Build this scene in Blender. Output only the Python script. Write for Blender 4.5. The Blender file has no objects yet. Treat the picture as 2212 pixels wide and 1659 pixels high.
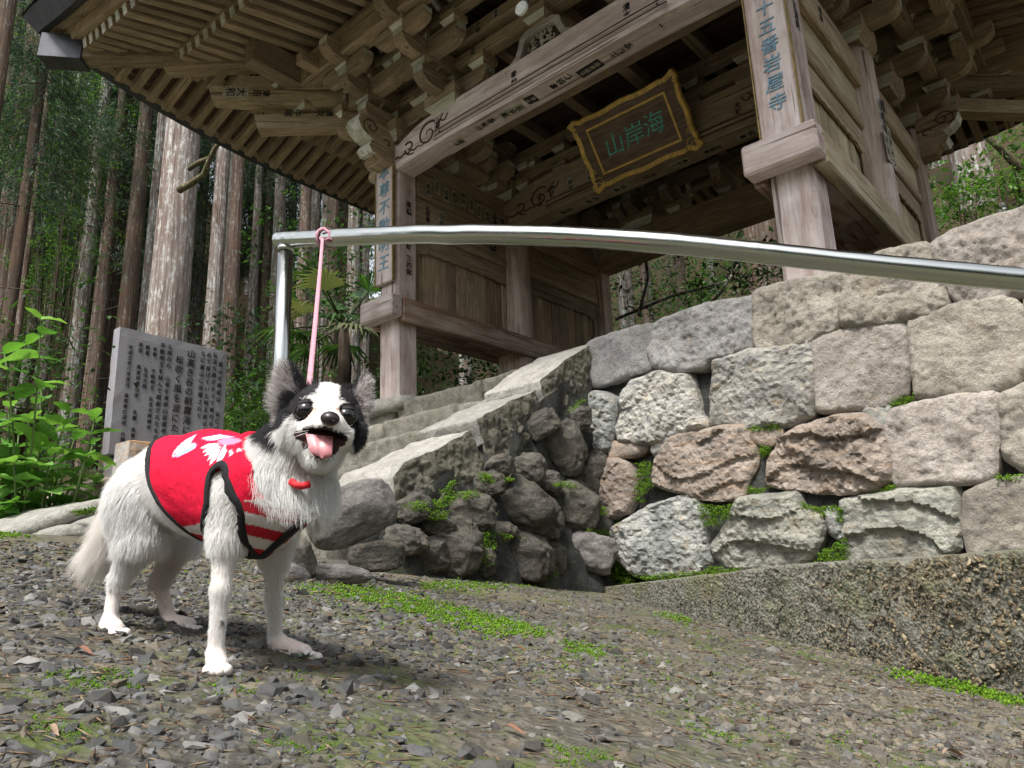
import bpy, bmesh, math, random, re
import numpy as np
from mathutils import Vector, Matrix, noise as mnoise
random.seed(7); rng = np.random.default_rng(7)
S = bpy.context.scene
C = S.collection
# ------------------------------------------------------------------ camera
FOC, CXP, CYP = 1630.0, 1106.0, 829.5           # focal length and centre of the 2212 x 1659 picture
_u = np.array([860.0 - CXP, 5600.0 + CYP, -FOC]); _u /= np.linalg.norm(_u)
_f = np.array([0, 0, -1.0]); _y = _f - _u * (_f @ _u); _y /= np.linalg.norm(_y); _x = np.cross(_y, _u)
RW = np.array([_x, _y, _u])
cam_d = bpy.data.cameras.new('camera'); cam = bpy.data.objects.new('camera', cam_d); C.objects.link(cam)
cam.matrix_world = Matrix([list(RW[i]) + [0] for i in range(3)] + [[0, 0, 0, 1]])
cam_d.sensor_width = 36; cam_d.lens = 36 * FOC / 2212; cam_d.clip_start = 0.02; cam_d.clip_end = 600
S.camera = cam
# ------------------------------------------------------------------ light
SUN_EL, SUN_AZ = math.radians(56), math.radians(205)     # azimuth measured clockwise from +Y
W = bpy.data.worlds.new('World'); S.world = W; W.use_nodes = True
nt = W.node_tree; nt.nodes.clear()
sky = nt.nodes.new('ShaderNodeTexSky'); sky.sky_type = 'NISHITA'; sky.sun_disc = False
sky.sun_elevation = SUN_EL; sky.sun_rotation = SUN_AZ; sky.dust_density = 3.0; sky.air_density = 1.0
hsv = nt.nodes.new('ShaderNodeHueSaturation'); hsv.inputs['Saturation'].default_value = 0.25   # overcast: whiter than a clear sky
bgn = nt.nodes.new('ShaderNodeBackground'); bgn.inputs['Strength'].default_value = 0.13
won = nt.nodes.new('ShaderNodeOutputWorld')
nt.links.new(sky.outputs[0], hsv.inputs['Color']); nt.links.new(hsv.outputs[0], bgn.inputs['Color']); nt.links.new(bgn.outputs[0], won.inputs[0])
sun_d = bpy.data.lights.new('sun', 'SUN'); sun_d.energy = 2.4; sun_d.angle = math.radians(11); sun_d.color = (1, 0.965, 0.91)
sun = bpy.data.objects.new('sun', sun_d); C.objects.link(sun)
_sd = Vector((math.sin(SUN_AZ) * math.cos(SUN_EL), math.cos(SUN_AZ) * math.cos(SUN_EL), math.sin(SUN_EL)))
sun.rotation_euler = _sd.to_track_quat('Z', 'Y').to_euler()
S.view_settings.view_transform = 'Standard'; S.view_settings.look = 'None'; S.view_settings.gamma = 1
S.view_settings.use_curve_mapping = False; S.view_settings.exposure = 1.2
S.render.engine = 'CYCLES'
try:
    S.cycles.max_bounces = 6; S.cycles.diffuse_bounces = 3; S.cycles.glossy_bounces = 3; S.cycles.transparent_max_bounces = 6
    S.cycles.use_denoising = True; S.cycles.sample_clamp_indirect = 4.0
except Exception: pass
# ------------------------------------------------------------------ picking points in space
def ray(px, py): return RW @ np.array([px - CXP, -(py - CYP), -FOC]) / FOC
def at(px, py, d): return ray(px, py) * d                       # a point d metres along the view axis
def atz(px, py, z): r = ray(px, py); return r * (z / r[2])
def onplane(px, py, p0, n): r = ray(px, py); return r * (np.dot(p0, n) / np.dot(r, n))
def proj(P):                                                    # N x 3 world points to picture units
    c = np.atleast_2d(P) @ RW; return CXP - c[:, 0] / c[:, 2] * FOC, CYP + c[:, 1] / c[:, 2] * FOC
GA = np.array([.7555, -.6552, 0]); GB = np.array([.6552, .7555, 0]); GL = np.array([-.8369, 4.5448, 0])   # gate axes: along the front, to the back
def gw(a, b, z): return GL + GA * a + GB * b + np.array([0, 0, z])
W0 = np.array([.37, 3.42, 0]); WT = np.array([.7156, -.6985, 0]); WN = np.array([-.6985, -.7156, 0])    # stone wall: start, direction, outward normal
def gz(x, y):                                                   # the sloping concrete
    z = -.164 - .19 * x + .044 * y
    lim = .16 + .02 * (y - 2)
    z = np.where(z > lim - .05, lim - .05 + .05 * np.tanh((z - lim + .05) / .05), z)
    return z
def ground_hit(px, py):
    r = ray(px, py); d = .3
    for _ in range(4000):
        p = r * d
        if p[2] <= gz(p[0], p[1]): return p
        d += .002
    return r * d
# ------------------------------------------------------------------ objects
def tag(o, label=None, cat=None, group=None, kind=None):
    if label: o['label'] = label
    if cat: o['category'] = cat
    if group: o['group'] = group
    if kind: o['kind'] = kind
    return o
def empty(name, loc=(0, 0, 0), label=None, cat=None, group=None):
    o = bpy.data.objects.new(name, None); C.objects.link(o); o.location = loc; o.empty_display_size = .1
    return tag(o, label, cat, group)
def link(name, me, parent=None, mats=None, loc=None, mw=None):
    o = bpy.data.objects.new(name, me); C.objects.link(o)
    if mats is not None and len(me.materials) == 0:
        for m in (mats if isinstance(mats, (list, tuple)) else [mats]): me.materials.append(m)
    if parent is not None: o.parent = parent
    if mw is not None: o.matrix_basis = mw
    elif loc is not None: o.location = loc
    return o
def mesh_np(name, V, F, smooth=False, cols=None, mi=None):
    """V n x 3, F m x k (k constant); cols n x 3 point colours"""
    V = np.asarray(V, np.float32); F = np.asarray(F, np.int32); k = F.shape[1]
    me = bpy.data.meshes.new(name)
    me.vertices.add(len(V)); me.vertices.foreach_set('co', V.ravel())
    me.loops.add(F.size); me.loops.foreach_set('vertex_index', F.ravel())
    me.polygons.add(len(F)); me.polygons.foreach_set('loop_start', np.arange(0, F.size, k, dtype=np.int32))
    try: me.polygons.foreach_set('loop_total', np.full(len(F), k, np.int32))
    except Exception: pass
    me.polygons.foreach_set('use_smooth', np.full(len(F), bool(smooth)))
    if mi is not None: me.polygons.foreach_set('material_index', np.asarray(mi, np.int32))
    if cols is not None:
        ca = me.color_attributes.new('Col', 'FLOAT_COLOR', 'POINT')
        c4 = np.ones((len(V), 4), np.float32); c4[:, :3] = cols; ca.data.foreach_set('color', c4.ravel())
    me.update(calc_edges=True); me.validate()
    return me
def mesh_py(name, V, F, smooth=False, mi=None):
    me = bpy.data.meshes.new(name); me.from_pydata([tuple(v) for v in V], [], F)
    if smooth: me.polygons.foreach_set('use_smooth', [True] * len(me.polygons))
    if mi is not None: me.polygons.foreach_set('material_index', mi)
    me.update(); return me
class MB:
    """collects pieces of one mesh"""
    def __init__(s): s.V = []; s.F = []; s.mi = []
    def add(s, V, F, m=0):
        o = len(s.V); s.V += [tuple(v) for v in V]; s.F += [tuple(i + o for i in f) for f in F]; s.mi += [m] * len(F)
    def mesh(s, name, smooth=False): return mesh_py(name, s.V, s.F, smooth, s.mi)
def tube_vf(pts, rad, n=8, cap=True, twist=0.0):
    pts = [np.asarray(p, float) for p in pts]; V = []; F = []
    R = rad if hasattr(rad, '__len__') else [rad] * len(pts)
    up = np.array([0.13, 0.21, 0.97]); N = None
    for i, p in enumerate(pts):
        t = pts[min(i + 1, len(pts) - 1)] - pts[max(i - 1, 0)]; t /= (np.linalg.norm(t) + 1e-9)
        if N is None:
            N = np.cross(t, up); 
            if np.linalg.norm(N) < 1e-3: N = np.cross(t, [1, 0, 0])
        N = N - t * (N @ t); N /= (np.linalg.norm(N) + 1e-9); B = np.cross(t, N)
        for k in range(n):
            a = 2 * math.pi * k / n; V.append(p + (N * math.cos(a) + B * math.sin(a)) * R[i])
    for i in range(len(pts) - 1):
        for k in range(n): F.append((i * n + k, i * n + (k + 1) % n, (i + 1) * n + (k + 1) % n, (i + 1) * n + k))
    if cap: F.append(tuple(range(n))[::-1]); F.append(tuple((len(pts) - 1) * n + k for k in range(n)))
    return V, F
_ico = {}
def ico(sub):
    if sub not in _ico:
        bm = bmesh.new(); bmesh.ops.create_icosphere(bm, subdivisions=sub, radius=1)
        _ico[sub] = (np.array([v.co[:] for v in bm.verts]), np.array([[v.index for v in f.verts] for f in bm.faces])); bm.free()
    return _ico[sub]
def fbm(p, s, o=3, seed=0.0):
    return mnoise.fractal(Vector((p[0] * s + seed, p[1] * s + seed * 1.7, p[2] * s - seed)), 1.0, 2.1, o, noise_basis='PERLIN_ORIGINAL')
# ------------------------------------------------------------------ materials
class NB:
    def __init__(s, name):
        s.m = bpy.data.materials.new(name); s.m.use_nodes = True; s.t = s.m.node_tree; s.t.nodes.clear()
        s.out = s.t.nodes.new('ShaderNodeOutputMaterial'); s.b = s.t.nodes.new('ShaderNodeBsdfPrincipled'); s.t.links.new(s.b.outputs[0], s.out.inputs[0])
    def n(s, typ, **kw):
        x = s.t.nodes.new(typ)
        for k, v in kw.items(): setattr(x, k, v)
        return x
    def set(s, sock, v):
        if hasattr(v, 'is_output') or isinstance(v, bpy.types.NodeSocket): s.t.links.new(v, sock)
        elif isinstance(v, (tuple, list)) and len(v) == 3 and sock.type == 'RGBA': sock.default_value = (*v, 1)
        else: sock.default_value = v
    def coord(s, scale=(1, 1, 1), kind='Object', rnd=True):
        tc = s.n('ShaderNodeTexCoord'); v = tc.outputs[kind]
        mp = s.n('ShaderNodeMapping'); mp.inputs['Scale'].default_value = scale; s.t.links.new(v, mp.inputs[0])
        if rnd:
            oi = s.n('ShaderNodeObjectInfo'); ml = s.n('ShaderNodeMath', operation='MULTIPLY'); ml.inputs[1].default_value = 37.0
            s.t.links.new(oi.outputs['Random'], ml.inputs[0]); s.t.links.new(ml.outputs[0], mp.inputs['Location'])
        return mp.outputs[0]
    def rnd(s): return s.n('ShaderNodeObjectInfo').outputs['Random']
    def noise(s, vec, scale, detail=6, rough=.55, dist=0.0):
        x = s.n('ShaderNodeTexNoise'); x.inputs['Scale'].default_value = scale; x.inputs['Detail'].default_value = detail
        x.inputs['Roughness'].default_value = rough; x.inputs['Distortion'].default_value = dist; s.t.links.new(vec, x.inputs['Vector']); return x.outputs['Fac']
    def voro(s, vec, scale, feat='F1', out='Distance', rand=1.0):
        x = s.n('ShaderNodeTexVoronoi', feature=feat); x.inputs['Scale'].default_value = scale; x.inputs['Randomness'].default_value = rand
        s.t.links.new(vec, x.inputs['Vector']); return x.outputs[out]
    def ramp(s, fac, stops, interp='LINEAR'):
        x = s.n('ShaderNodeValToRGB'); e = x.color_ramp.elements; x.color_ramp.interpolation = interp
        while len(e) < len(stops): e.new(0.5)
        for i, (p, c) in enumerate(stops):
            e[i].position = p; e[i].color = (c, c, c, 1) if not hasattr(c, '__len__') else (*c, 1)
        s.t.links.new(fac, x.inputs[0]); return x.outputs[0]
    def mix(s, f, a, b, typ='MIX'):
        x = s.n('ShaderNodeMix', data_type='RGBA', blend_type=typ)
        s.set(x.inputs[0], f); s.set(x.inputs[6], a); s.set(x.inputs[7], b); return x.outputs[2]
    def math(s, op, a, b=0.0):
        x = s.n('ShaderNodeMath', operation=op); s.set(x.inputs[0], a); s.set(x.inputs[1], b); return x.outputs[0]
    def attr(s, name='Col'):
        x = s.n('ShaderNodeAttribute', attribute_name=name); return x.outputs['Color']
    def geo(s, o): return s.n('ShaderNodeNewGeometry').outputs[o]
    def bump(s, h, strength=.5, dist=.01, prev=None):
        x = s.n('ShaderNodeBump'); x.inputs['Strength'].default_value = strength; x.inputs['Distance'].default_value = dist
        s.t.links.new(h, x.inputs['Height'])
        if prev is not None: s.t.links.new(prev, x.inputs['Normal'])
        return x.outputs[0]
    def fin(s, col, rough=.8, normal=None, spec=.3, metal=0.0, **kw):
        s.set(s.b.inputs['Base Color'], col); s.set(s.b.inputs['Roughness'], rough); s.b.inputs['Specular IOR Level'].default_value = spec; s.b.inputs['Metallic'].default_value = metal
        if normal is not None: s.t.links.new(normal, s.b.inputs['Normal'])
        for k, v in kw.items(): s.set(s.b.inputs[k.replace('_', ' ')], v)
        return s.m
def wood(name, dark, light, pale=None, paleamt=.5, moss=None, gs=1.0, axis=0):
    n = NB(name); sc = [14 * gs, 14 * gs, 14 * gs]; sc[axis] = 1.1 * gs
    v = n.coord(tuple(sc)); v2 = n.coord((1, 1, 1))
    g = n.noise(v, 2.2, 8, .62, .6); fine = n.noise(v, 9, 5, .6); vc = n.coord((.7, 30 * gs, 30 * gs) if axis == 0 else (1, 1, 1)); crk = n.ramp(n.noise(vc, 1.6, 3, .5, .3), [(.325, 1.0), (.36, 0.0)])
    col = n.ramp(g, [(.3, dark), (.72, light)])
    col = n.mix(n.ramp(fine, [(.40, .0), (.62, .55)]), col, tuple(c * .45 for c in dark))
    big = n.noise(v2, 3.5, 6, .65)
    col = n.mix(n.ramp(big, [(.42, 0.0), (.68, .55)]), col, tuple(.5 * (a + b) * .62 for a, b in zip(dark, light)))
    if pale:
        w = n.noise(v, 1.3, 8, .7, .5); ww = n.math('MULTIPLY', n.ramp(w, [(.5 - .25 * paleamt, 0.0), (.5 + .07, 1.0)]), n.ramp(big, [(.3, 1.0), (.75, .35)]))
        col = n.mix(ww, col, pale)
    if moss: col = n.mix(n.ramp(n.noise(v2, 6, 7, .7), [(.5, 0.0), (.7, .6)]), col, moss)
    col = n.mix(n.math('MULTIPLY', crk, .75), col, tuple(c * .25 for c in dark))
    st = n.noise(n.coord((2.2, 5, 5)), 1.7, 7, .7); col = n.mix(n.ramp(st, [(.55, 0.0), (.7, .55)]), col, tuple(c * .55 for c in dark))
    tint = n.n('ShaderNodeHueSaturation'); r = n.rnd()
    vr = n.n('ShaderNodeMapRange'); vr.inputs[3].default_value = .72; vr.inputs[4].default_value = 1.25; n.t.links.new(r, vr.inputs[0])
    n.t.links.new(vr.outputs[0], tint.inputs['Value']); n.t.links.new(col, tint.inputs['Color'])
    nb = n.bump(g, .35, .006); nb = n.bump(fine, .3, .002, nb)
    return n.fin(tint.outputs[0], .82, nb, .2)
def stone(name, cols, scale=1.0, bump=.6, spots=None, streak=None, moss=0.0, rough=.85, bd=.012, stain=0.0):
    n = NB(name); v = n.coord((1, 1, 1)); a = n.noise(v, 5 * scale, 9, .65, .4); b = n.noise(v, 24 * scale, 8, .7); c = n.noise(v, 90 * scale, 4, .7)
    m = n.math('ADD', n.math('MULTIPLY', a, .6), n.math('MULTIPLY', b, .4))
    k = len(cols); col = n.ramp(m, [(.34 + .32 * i / (k - 1), cc) for i, cc in enumerate(cols)])
    if streak:
        vs = n.coord((3, 3, 22)); col = n.mix(n.ramp(n.noise(vs, 2.0 * scale, 7, .6, .8), [(.48, 0.0), (.62, .8)]), col, streak)
    if stain:
        s1 = n.noise(v, 3.1, 9, .72, .6); s2 = n.noise(v, 4.7, 9, .75, .3); col = n.mix(n.math('MULTIPLY', n.ramp(s1, [(.50, 0.0), (.64, 1.0)]), stain), col, (.15, .135, .115)); col = n.mix(n.math('MULTIPLY', n.ramp(s2, [(.55, 0.0), (.66, 1.0)]), stain * .8), col, (.34, .26, .165))
    if spots: col = n.mix(n.ramp(n.noise(v, 13 * scale, 8, .75), [(.56, 0.0), (.66, .85)]), col, spots)
    col = n.mix(n.ramp(c, [(.3, .5), (.5, 0.0)]), col, tuple(x * .35 for x in cols[0]))
    if moss:
        z = n.n('ShaderNodeSeparateXYZ'); n.t.links.new(n.geo('Normal'), z.inputs[0])
        f = n.math('MULTIPLY', n.ramp(n.noise(v, 9, 8, .7), [(.56 - .12 * moss, 0.0), (.62, 1.0)]), n.ramp(n.math('ADD', z.outputs[2], .4), [(.2, .25), (.9, 1.0)]))
        col = n.mix(n.math('MULTIPLY', f, min(1, moss)), col, (.10, .17, .02))
    hs = n.n('ShaderNodeHueSaturation'); vr = n.n('ShaderNodeMapRange'); vr.inputs[3].default_value = .74; vr.inputs[4].default_value = 1.1
    n.t.links.new(n.rnd(), vr.inputs[0]); n.t.links.new(vr.outputs[0], hs.inputs['Value']); n.t.links.new(col, hs.inputs['Color'])
    nb = n.bump(b, bump, bd * 1.3); nb = n.bump(c, bump * .7, bd * .3, nb)
    return n.fin(hs.outputs[0], rough, nb, .25)
def plain(name, col, rough=.7, metal=0.0, spec=.3, vary=0.0, sc=20, **kw):
    n = NB(name)
    c = col
    if vary:
        v = n.coord(); c = n.mix(n.ramp(n.noise(v, sc, 5, .6), [(.35, 0.0), (.65, 1.0)]), tuple(x * (1 - vary) for x in col), tuple(min(1, x * (1 + vary)) for x in col))
    return n.fin(c, rough, None, spec, metal, **kw)
def attrmat(name, rough=.8, mul=1.0, noise=0.0, ns=60, bump=0.0, trans=0.0, spec=.25, bd=.003, sat=1.0):
    n = NB(name); c = n.attr(); v = n.coord()
    if noise:
        nz = n.noise(v, ns, 6, .65); c = n.mix(n.ramp(nz, [(.3, noise), (.7, 0.0)]), c, (.02, .02, .018))
    nb = n.bump(n.noise(v, ns * 1.5, 5, .7), bump, bd) if bump else None
    m = n.fin(c, rough, nb, spec)
    if trans:
        tr = n.n('ShaderNodeBsdfTranslucent'); n.set(tr.inputs[0], n.mix(1.0, c, (.9, 1.0, .45), 'MULTIPLY')); ms = n.n('ShaderNodeMixShader'); ms.inputs[0].default_value = trans
        n.t.links.new(n.b.outputs[0], ms.inputs[1]); n.t.links.new(tr.outputs[0], ms.inputs[2]); n.t.links.new(ms.outputs[0], n.out.inputs[0])
    return m
MT = {}
MT['wood'] = wood('sheltered_wood', (.29, .215, .14), (.60, .47, .33))
MT['wood_red'] = wood('reddish_wood', (.20, .11, .075), (.42, .27, .195), (.50, .42, .36), .25)
MT['wood_pale'] = wood('weathered_pale_wood', (.27, .13, .095), (.52, .37, .31), (.78, .71, .69), 1.0)
MT['wood_post'] = wood('weathered_post_wood', (.32, .20, .13), (.54, .40, .29), (.68, .60, .55), .6)
MT['wood_green'] = wood('mossy_wood', (.30, .22, .12), (.52, .42, .27), (.55, .48, .36), .4, (.34, .34, .18))
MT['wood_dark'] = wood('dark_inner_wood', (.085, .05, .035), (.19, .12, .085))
MT['wood_end'] = wood('worn_white_end', (.35, .33, .24), (.62, .60, .50), (.75, .74, .68), .6, (.42, .46, .30))
MT['ink'] = plain('ink', (.02, .02, .022), .8)
MT['carve'] = plain('carved_line', (.09, .06, .045), .9)
MT['paper'] = plain('old_paper', (.42, .38, .30), .9, vary=.25)
MT['paper_black'] = plain('black_paper', (.03, .03, .03), .8)
MT['blue_paint'] = plain('blue_letter_paint', (.20, .35, .46), .7, vary=.25, sc=60)
MT['teal_paint'] = plain('teal_letter_paint', (.15, .52, .43), .7, vary=.35, sc=60)
MT['gold'] = plain('gold_leaf', (.74, .49, .13), .45, .12, .5, vary=.25, sc=25)
MT['brass'] = plain('dull_brass', (.30, .22, .09), .6, .3, .4, vary=.3, sc=25)
MT['metal'] = plain('dark_copper', (.065, .068, .08), .5, .3, .4, vary=.25, sc=10)
_n = NB('stainless_steel'); _v = _n.coord((1, 1, 1)); MT['steel'] = _n.fin(_n.mix(_n.ramp(_n.noise(_v, 6, 3, .5), [(.4, 0.0), (.7, .5)]), (.50, .52, .50), (.42, .435, .415)), _n.ramp(_n.noise(_v, 12, 3, .5), [(.35, .16), (.7, .24)]), None, .5, 1.0)
MT['granite'] = stone('pale_granite', [(.27, .26, .225), (.44, .425, .385), (.60, .585, .54)], 3.2, 1.0, (.24, .225, .18), None, .0)
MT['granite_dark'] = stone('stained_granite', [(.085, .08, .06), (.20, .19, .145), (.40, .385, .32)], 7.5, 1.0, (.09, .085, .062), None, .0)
MT['granite_step'] = stone('mossy_granite', [(.15, .14, .11), (.30, .285, .235), (.47, .455, .40)], 5.0, 1.0, (.13, .125, .09), None, .2)
MT['ash_grey'] = stone('grey_ashlar', [(.20, .195, .195), (.38, .37, .365), (.48, .465, .44)], 1.6, 1.0, (.40, .36, .30), stain=.55)
MT['ash_pink'] = stone('pinkish_ashlar', [(.26, .23, .20), (.42, .375, .335), (.54, .49, .445)], 1.6, 1.0, (.42, .35, .28), stain=.45)
MT['ash_tan'] = stone('tan_ashlar', [(.24, .215, .18), (.42, .38, .32), (.54, .495, .425)], 1.6, 1.0, (.36, .33, .30), stain=.5)
MT['slate_blue'] = stone('blue_green_schist', [(.12, .125, .12), (.32, .33, .31), (.56, .555, .51)], 1.4, .9, (.40, .31, .21), (.17, .18, .18), stain=.6)
MT['schist'] = stone('pale_schist', [(.19, .195, .165), (.41, .405, .345), (.58, .57, .49)], 1.4, .9, (.30, .26, .20), (.20, .215, .195), stain=.6)
MT['rust'] = stone('rust_stone', [(.19, .155, .13), (.39, .325, .275), (.50, .44, .385)], 1.2, 1.0, (.22, .22, .21), (.36, .255, .18), stain=.7)
MT['white_stone'] = stone('white_vein_stone', [(.24, .24, .23), (.48, .465, .42), (.64, .60, .51)], 1.4, .9, (.46, .36, .22), (.26, .26, .26), stain=.6)
MT['cobble'] = stone('river_cobble', [(.038, .037, .032), (.09, .084, .07), (.18, .165, .135)], 2.2, .7, (.16, .12, .08), None, .0, .42)
MT['cobble_pink'] = stone('pinkish_cobble', [(.085, .08, .075), (.19, .175, .165), (.34, .315, .30)], 2.6, .7, None, None, .0, .6)
MT['mortar'] = stone('dark_mortar', [(.018, .019, .019), (.05, .051, .048), (.10, .10, .09)], 3, .8, None, None, .25, .7)
MT['moss'] = attrmat('moss', .95, trans=.25)
# ================================================================== ground, stairs, walls
def grid_faces(nr, nc, wrap=False):
    i, j = np.meshgrid(np.arange(nr - 1), np.arange(nc if wrap else nc - 1), indexing='ij'); j2 = (j + 1) % nc
    return np.stack([i * nc + j, i * nc + j2, (i + 1) * nc + j2, (i + 1) * nc + j], -1).reshape(-1, 4)
def wav(x, y, seed, n=7, f0=2.0, f1=12.0):
    r = np.random.default_rng(seed); z = np.zeros_like(x)
    for k in range(n):
        f = f0 * (f1 / f0) ** (k / (n - 1)); a = r.uniform(0, 2 * math.pi)
        z = z + np.sin((x * math.cos(a) + y * math.sin(a)) * f * 2 + r.uniform(0, 9)) / f
    return z / n
def gfull(x, y): return gz(np.clip(x, -6, 4), y if np.isscalar(y) else np.clip(y, -6, 9)) + .035 * wav(x, y, 3)
th = np.unique(np.concatenate([np.linspace(-.72, .72, 300), np.linspace(-math.pi, math.pi, 73)[:-1]]))
rr = np.concatenate([np.geomspace(.03, .3, 10)[:-1], np.geomspace(.3, 4.5, 240), np.geomspace(4.8, 90, 24)])
RR, TH = np.meshgrid(rr, th, indexing='ij'); GX, GY = RR * np.sin(TH), RR * np.cos(TH); GZ = gfull(GX, GY)
gcol = NB('concrete_ground'); v = gcol.coord((1, 1, 1), rnd=False)
_a = gcol.noise(v, 1.6, 8, .65); _b = gcol.noise(v, 45, 8, .75); _c = gcol.noise(v, 6, 8, .7)
cc = gcol.ramp(_b, [(.3, (.028, .026, .022)), (.52, (.085, .08, .068)), (.72, (.20, .19, .16))])
cc = gcol.mix(gcol.ramp(_a, [(.40, 0.0), (.62, .7)]), cc, (.17, .145, .095))
cc = gcol.mix(gcol.ramp(_c, [(.49, 0.0), (.62, .8)]), cc, (.075, .105, .022))
vz = gcol.voro(v, 85); nb = gcol.bump(vz, .8, .006); nb = gcol.bump(_b, .7, .006, nb)
MT['ground'] = gcol.fin(cc, .92, nb, .2)
tag(link('ground', mesh_np('ground', np.stack([GX, GY, GZ], -1).reshape(-1, 3), grid_faces(len(rr), len(th), True)[:, ::-1], True), mats=MT['ground']), kind='structure')

from mathutils.geometry import delaunay_2d_cdt
def star_stone(name, poly, org, U, V, N, T=.22, bulge=.03, rough=.012, step=.0105, mat=None, parent=None, seed=None, fs=9.0, back=4, round_=.10, facet=0.0, front=None, grow=0.0, chis=.10, flat=False):
    """a split stone from its outline (u, v) on the plane org,U,V: rough fractured front along N, sides going back T"""
    poly = np.array(poly, float); sd = rng.uniform(0, 50) if seed is None else seed
    if np.sum(poly[:, 0] * np.roll(poly[:, 1], -1) - np.roll(poly[:, 0], -1) * poly[:, 1]) < 0: poly = poly[::-1]
    P = []; seg = np.linalg.norm(np.roll(poly, -1, 0) - poly, axis=1); tot = seg.sum(); cum = np.concatenate([[0], np.cumsum(seg)]); n = max(28, int(tot / step))
    for s in np.arange(n) / n * tot:
        i = min(len(seg) - 1, np.searchsorted(cum, s, 'right') - 1); f = (s - cum[i]) / seg[i]; P.append(poly[i] * (1 - f) + poly[(i + 1) % len(poly)] * f)
    P = np.array(P); sm = .25 * np.roll(P, 1, 0) + .5 * P + .25 * np.roll(P, -1, 0); sm = .25 * np.roll(sm, 1, 0) + .5 * sm + .25 * np.roll(sm, -1, 0); P = P * (1 - round_) + sm * round_
    tg = np.roll(P, -1, 0) - np.roll(P, 1, 0); nr = np.stack([tg[:, 1], -tg[:, 0]], 1); nr /= np.linalg.norm(nr, axis=1)[:, None] + 1e-9
    P = P + nr * (grow + .006 * np.array([fbm(org + U * p[0] + V * p[1], 17, 3, sd) for p in P]))[:, None]
    lo, hi = P.min(0), P.max(0); gx, gy = np.meshgrid(np.arange(lo[0], hi[0], step), np.arange(lo[1], hi[1], step * .87)); gx = gx + (np.arange(gx.shape[0]) % 2)[:, None] * step / 2; G = np.stack([gx.ravel(), gy.ravel()], 1) + rng.uniform(-.3, .3, (gx.size, 2)) * step
    A = P; B = np.roll(P, -1, 0)
    def bdist(Q): ab = B - A; t = np.clip(np.einsum('qki,ki->qk', Q[:, None] - A[None], ab) / (np.sum(ab * ab, 1) + 1e-12), 0, 1); return np.linalg.norm(Q[:, None] - A[None] - t[..., None] * ab[None], axis=2).min(1)
    ins = np.zeros(len(G), bool)
    for k in range(n):
        (xi, yi), (xj, yj) = P[k], P[k - 1]; ins ^= ((yi > G[:, 1]) != (yj > G[:, 1])) & (G[:, 0] < (xj - xi) * (G[:, 1] - yi) / (yj - yi + 1e-12) + xi)
    G = G[ins]; bd = bdist(G); G = G[bd > step * .45]; bd = bd[bd > step * .45]
    pts = np.concatenate([P, G]); dist = np.concatenate([np.zeros(n), bd])
    res = delaunay_2d_cdt([Vector(p) for p in pts], [], [list(range(n))], 1, 1e-7); ov, of, oi = res[0], res[2], res[3]
    src = [o[0] if o else -1 for o in oi]; c = P.mean(0); size = math.sqrt(tot / 4 * tot / 4)
    planes = [(rng.uniform(lo, hi), rng.uniform(-chis, chis, 2)) for _ in range(5)]; tl = rng.uniform(-.05, .05, 2)
    def height(p, d):
        q = org + U * p[0] + V * p[1]; h = bulge * (1 - math.exp(-d / (.006 + .08 * bulge))) + tl @ (p - c)
        h += min(.5 * bulge, min(float(t_ @ (p - o_)) for o_, t_ in planes) + .02) if chis else 0
        a = fbm(q, fs, 4, sd); b = fbm(q, fs * 3.3, 3, sd + 9); e = fbm(q, fs * 9, 2, sd + 19)
        h += rough * (a + .42 * b + .5 * e) * min(1, .4 + d / .02)
        if facet: h += facet * (math.floor(3.0 * (mnoise.noise(Vector(q) * fs * .45 + Vector((sd, 0, 0))) + .6 * q[2])) / 3.0 + .25 * abs(mnoise.noise(Vector(q) * fs * 1.3))) * min(1, d / .02)
        return h
    V3 = []; F = []
    for k, p in enumerate(ov): p = np.array(p[:]); d = dist[src[k]] if 0 <= src[k] < len(dist) else 0; V3.append(org + U * p[0] + V * p[1] + N * height(p, d))
    F = [tuple(f) for f in of]; nf = len(F); ring = [k for k in range(len(ov)) if 0 <= src[k] < n]; ring.sort(key=lambda k: src[k]); m = len(ring); prev = list(range(len(V3), len(V3) + m)); V3 += [V3[k] for k in ring]
    if back:
        for b_ in range(1, back + 1):
            cur = []
            for k in ring: q = V3[k] - N * (T * b_ / back) ; p2 = np.array(ov[k][:]); q = q + (U * nr[src[k]][0] + V * nr[src[k]][1]) * .007 * fbm(q, 12, 3, sd); cur.append(len(V3)); V3.append(q)
            for k in range(m): F.append((prev[k], cur[k], cur[(k + 1) % m], prev[(k + 1) % m]))
            prev = cur
    if np.dot(np.cross(U, V), N) < 0: F = [f[::-1] for f in F]
    me = mesh_py(name, V3, F, True)
    if flat: me.polygons.foreach_set('use_smooth', [k >= nf for k in range(len(F))])
    if front is not None: me.materials.append(mat); me.materials.append(front); me.polygons.foreach_set('material_index', [1 if k < nf else 0 for k in range(len(F))])
    return link(name, me, parent, mat)
ZW = np.array([0, 0, 1.0])
def z5(l): return [(691.3 + x / 2.667, 518.5 + y / 2.667) for x, y in l]
def z6(l): return [(1382.5 + x / 2.667, 518.5 + y / 2.667) for x, y in l]
def z8(l): return [(1036.9 + x / 1.8823, 1036.9 + y / 1.8823) for x, y in l]
def wall_uv(l): 
    out = []
    for x, y in l: p = onplane(x, y, W0, WN) - W0; out.append((p @ WT, p[2]))
    return out
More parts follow.
